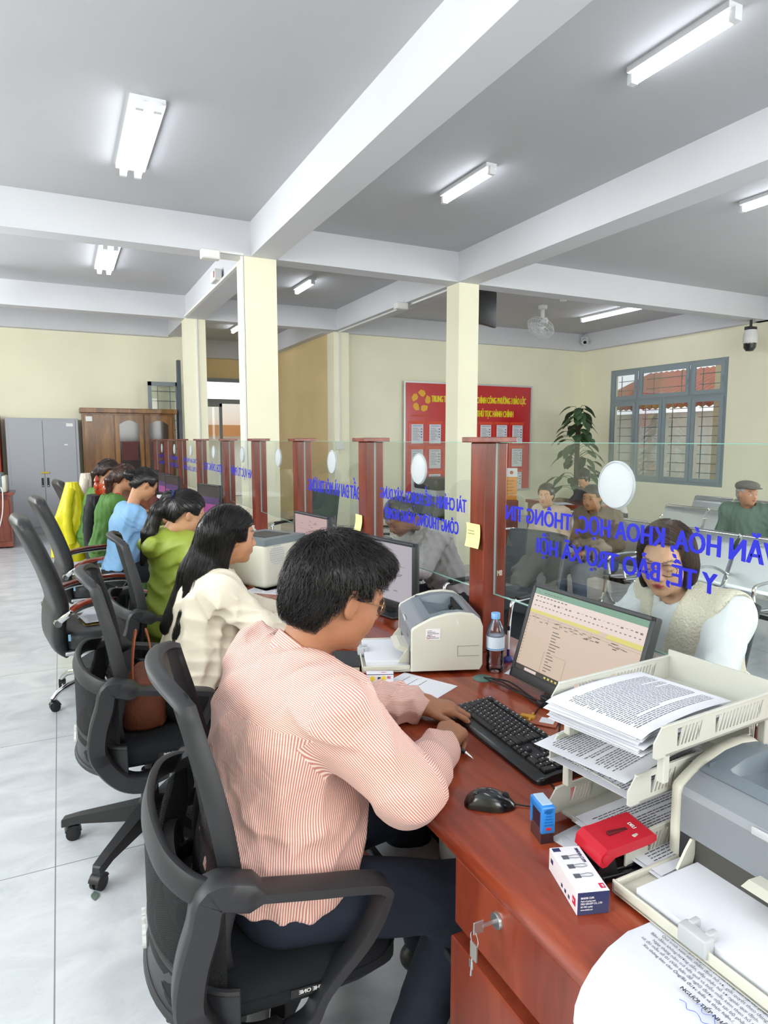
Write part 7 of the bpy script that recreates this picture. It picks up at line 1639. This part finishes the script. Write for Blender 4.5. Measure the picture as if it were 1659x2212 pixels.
# writing desk with cards and papers, orange sign stands
t = thing('writing_desk', 'brown red writing desk in front of the plant', 'desk', (5.65, 6.1, 0)); MB().rbox(0, .6, 0, 1.1, .71, .75, .005).build('desk_top', M_woodT, t); MB().box(.02, .05, .03, 1.07, 0, .71).box(.05, .55, .03, .06, 0, .71).box(.05, .55, 1.04, 1.07, 0, .71).build('desk_panels', wood('brown desk wood', '#6a4330', '#83583f', '#996e50', 'Z', .8, .4, .2), t)
page('printed_sheet', .3, .21, 'white form lying on the writing desk', 'paper', loc=(5.7, 6.3, .752), rz=1.2, nl=0)
M_or = mat('orange sign card', '#e99a2c', .5)
for k, (x, y) in enumerate(((5.2, 7.55), (5.56, 7.5))):
    t = thing('sign_stand', ['orange and white sign stand, left one of the pair behind the benches', 'orange and white sign stand, right one of the pair behind the benches'][k], 'sign', (x, y, 0), -.5, 'orange and white sign stands')
    MB().rbox(-.15, .15, -.1, .1, 0, .72, .01).build('stand_box', M_woodF if k == 0 else M_woodF, t); c = MB().rbox(-.14, .14, -.01, .01, .72, 1.16, .002).build('sign_card', M_or, t); MB().box(-.14, .14, -.012, -.01, 1.04, 1.16).build('white_header', M_paper, c)
    MB().lathe([(0, -.014), (.025, -.014), (.025, -.012), (0, -.012)], 18, (.06, 0, 1.10), axis='Y').build('round_logo', mat('sign logo', '#c4543a' if k == 0 else '#4a86b8', .5), c); b = MB()
    for q in range(5): b.box(-.1, .1-.03*(q % 2), -.0125, -.01, .98-.045*q, .99-.045*q)
    b.build('sign_print', mat('dark orange print', '#a8601c', .6), c)
t = thing('office_machine', 'grey multifunction printer standing in front of the notice board', 'printer', (4.6, 7.6, 0))
MB().rbox(-.3, .3, -.3, .3, 0, .55, .02).build('cabinet', M_dk2, t, smooth=True); MB().rbox(-.3, .3, -.3, .3, .56, .82, .03).build('body', M_pgrey2, t, smooth=True); MB().rbox(-.3, .3, -.3, .3, .9, 1.05, .03).build('lid', M_dk2, t, smooth=True); MB().box(-.28, .1, -.28, .28, .82, .9).build('paper_exit', M_lgrey, t)
# hanging screen behind the right column, ceiling fans, cameras, smoke detector
t = thing('hanging_screen', 'black screen hanging from the ceiling behind the right column', 'screen', (5.12, 7.55, 3.08), math.radians(-62)); MB().rbox(-.02, .03, -.4, .4, 0, .48, .01).build('housing', M_blk, t, smooth=True); MB().tube([(0, 0, .48), (0, 0, .66)], .02, 10).build('ceiling_pole', M_dk2, t)
M_fan = mat('white fan plastic', '#e4e6e6', .35)
def fan(x, y, lab, yaw=0):
    t = thing('ceiling_fan', lab, 'fan', (x, y, CEIL), yaw)
    MB().lathe([(0, -.06), (.07, -.055), (.075, 0), (0, 0)], 24).lathe([(0, -.2), (.035, -.2), (.03, -.06), (0, -.06)], 16).build('mount', M_fan, t, smooth=True)
    M = Matrix.Translation((0, 0, -.30)) @ Matrix.Rotation(.55, 4, 'Y')
    b = MB().lathe([(0, -.10), (.05, -.09), (.07, -.02), (.06, .1), (.03, .13), (0, .13)], 24); b.xf(M); b.build('motor', M_fan, t, smooth=True)
    g = MB()
    for z, R_ in ((-.13, .12), (-.12, .2), (-.06, .235), (-.0, .2)): g.tube([(R_*math.cos(a), R_*math.sin(a), z) for a in np.linspace(0, 6.283, 33)[:-1]], .004, 5, loop=True)
    for k in range(28):
        a = 2*PI*k/28; g.tube([(q*math.cos(a), q*math.sin(a), z) for q, z in ((.03, -.135), (.12, -.13), (.2, -.12), (.235, -.06), (.2, 0), (.08, .03))], .0022, 4)
    g.xf(M); g.build('guard', M_fan, t, smooth=True)
    bl = MB()
    for k in range(3):
        a = 2*PI*k/3; d = Vector((math.cos(a), math.sin(a), 0)); s_ = Vector((-d.y, d.x, 0)); bl.loft([[d*r_+s_*w_*q+Vector((0, 0, -.07+.02*q+dz)) for q, dz in ((-1, 0), (1, 0), (1, .004), (-1, .004))] for r_, w_ in ((.03, .03), (.1, .07), (.17, .075), (.2, .03))])
    bl.xf(M); bl.build('fan_blades', mat('clear fan blade', '#cdd8dc', .2), t, smooth=True); return t
fan(7.25, 8.9, 'white oscillating ceiling fan above the notice board'); fan(-.85, 9.9, 'white oscillating ceiling fan at the left edge', 2)
MB().lathe([(0, -.05), (.045, -.045), (.055, -.02), (.06, 0), (0, 0)], 24, (7.16, 8.3, CEIL)).build('smoke_detector', M_white, label='white smoke detector on the ceiling right of the fan', cat='smoke detector', smooth=True)
MB().lathe([(0, -.05), (.045, -.045), (.055, -.02), (.06, 0), (0, 0)], 24, (-.45, 7.7, CEIL)).build('smoke_detector', M_white, label='white smoke detector at the left edge of the ceiling', cat='smoke detector', smooth=True)
t = thing('security_camera', 'small white security camera in the corner above the plant', 'camera', (9.9, 10.75, 3.62)); MB().rbox(-.02, .08, .0, .14, -.08, .06, .01).build('wall_bracket', M_white, t, smooth=True); MB().tube([(-.02, .03, -.03), (-.1, -.08, -.08)], .055, 14).build('camera_body', M_white, t, smooth=True); MB().lathe([(0, -.004), (.035, -.004), (.035, .004), (0, .004)], 18).xf(frame((-.106, -.088, -.083), (-.7, .75, 0), (-.3, -.3, .9))).build('lens', M_blk, t, smooth=True)
t = thing('dome_camera', 'white and black dome security camera at the right edge', 'camera', (9.75, 6.97, 3.06)); t.scale = (1.7, 1.7, 1.7)
pc = Vector((0, 0, 0)); b = MB().rbox(-.05, .05, -.03, .03, .11, .14, .005); b.tube([(0, 0, .14), (0, 0, .2)], .012, 8); b.build('mount', M_dk2, t, smooth=True); MB().lathe([(0, .11), (.05, .11), (.06, .06), (.062, .0), (.055, -.01), (0, -.01)], 24).build('camera_body', M_white, t, smooth=True)
MB().lathe([(0, -.075), (.03, -.07), (.052, -.04), (.056, 0), (0, 0)], 24, (0, 0, -.01)).build('dark_dome', mat('black dome', '#101113', .08, coat=1), t, smooth=True)
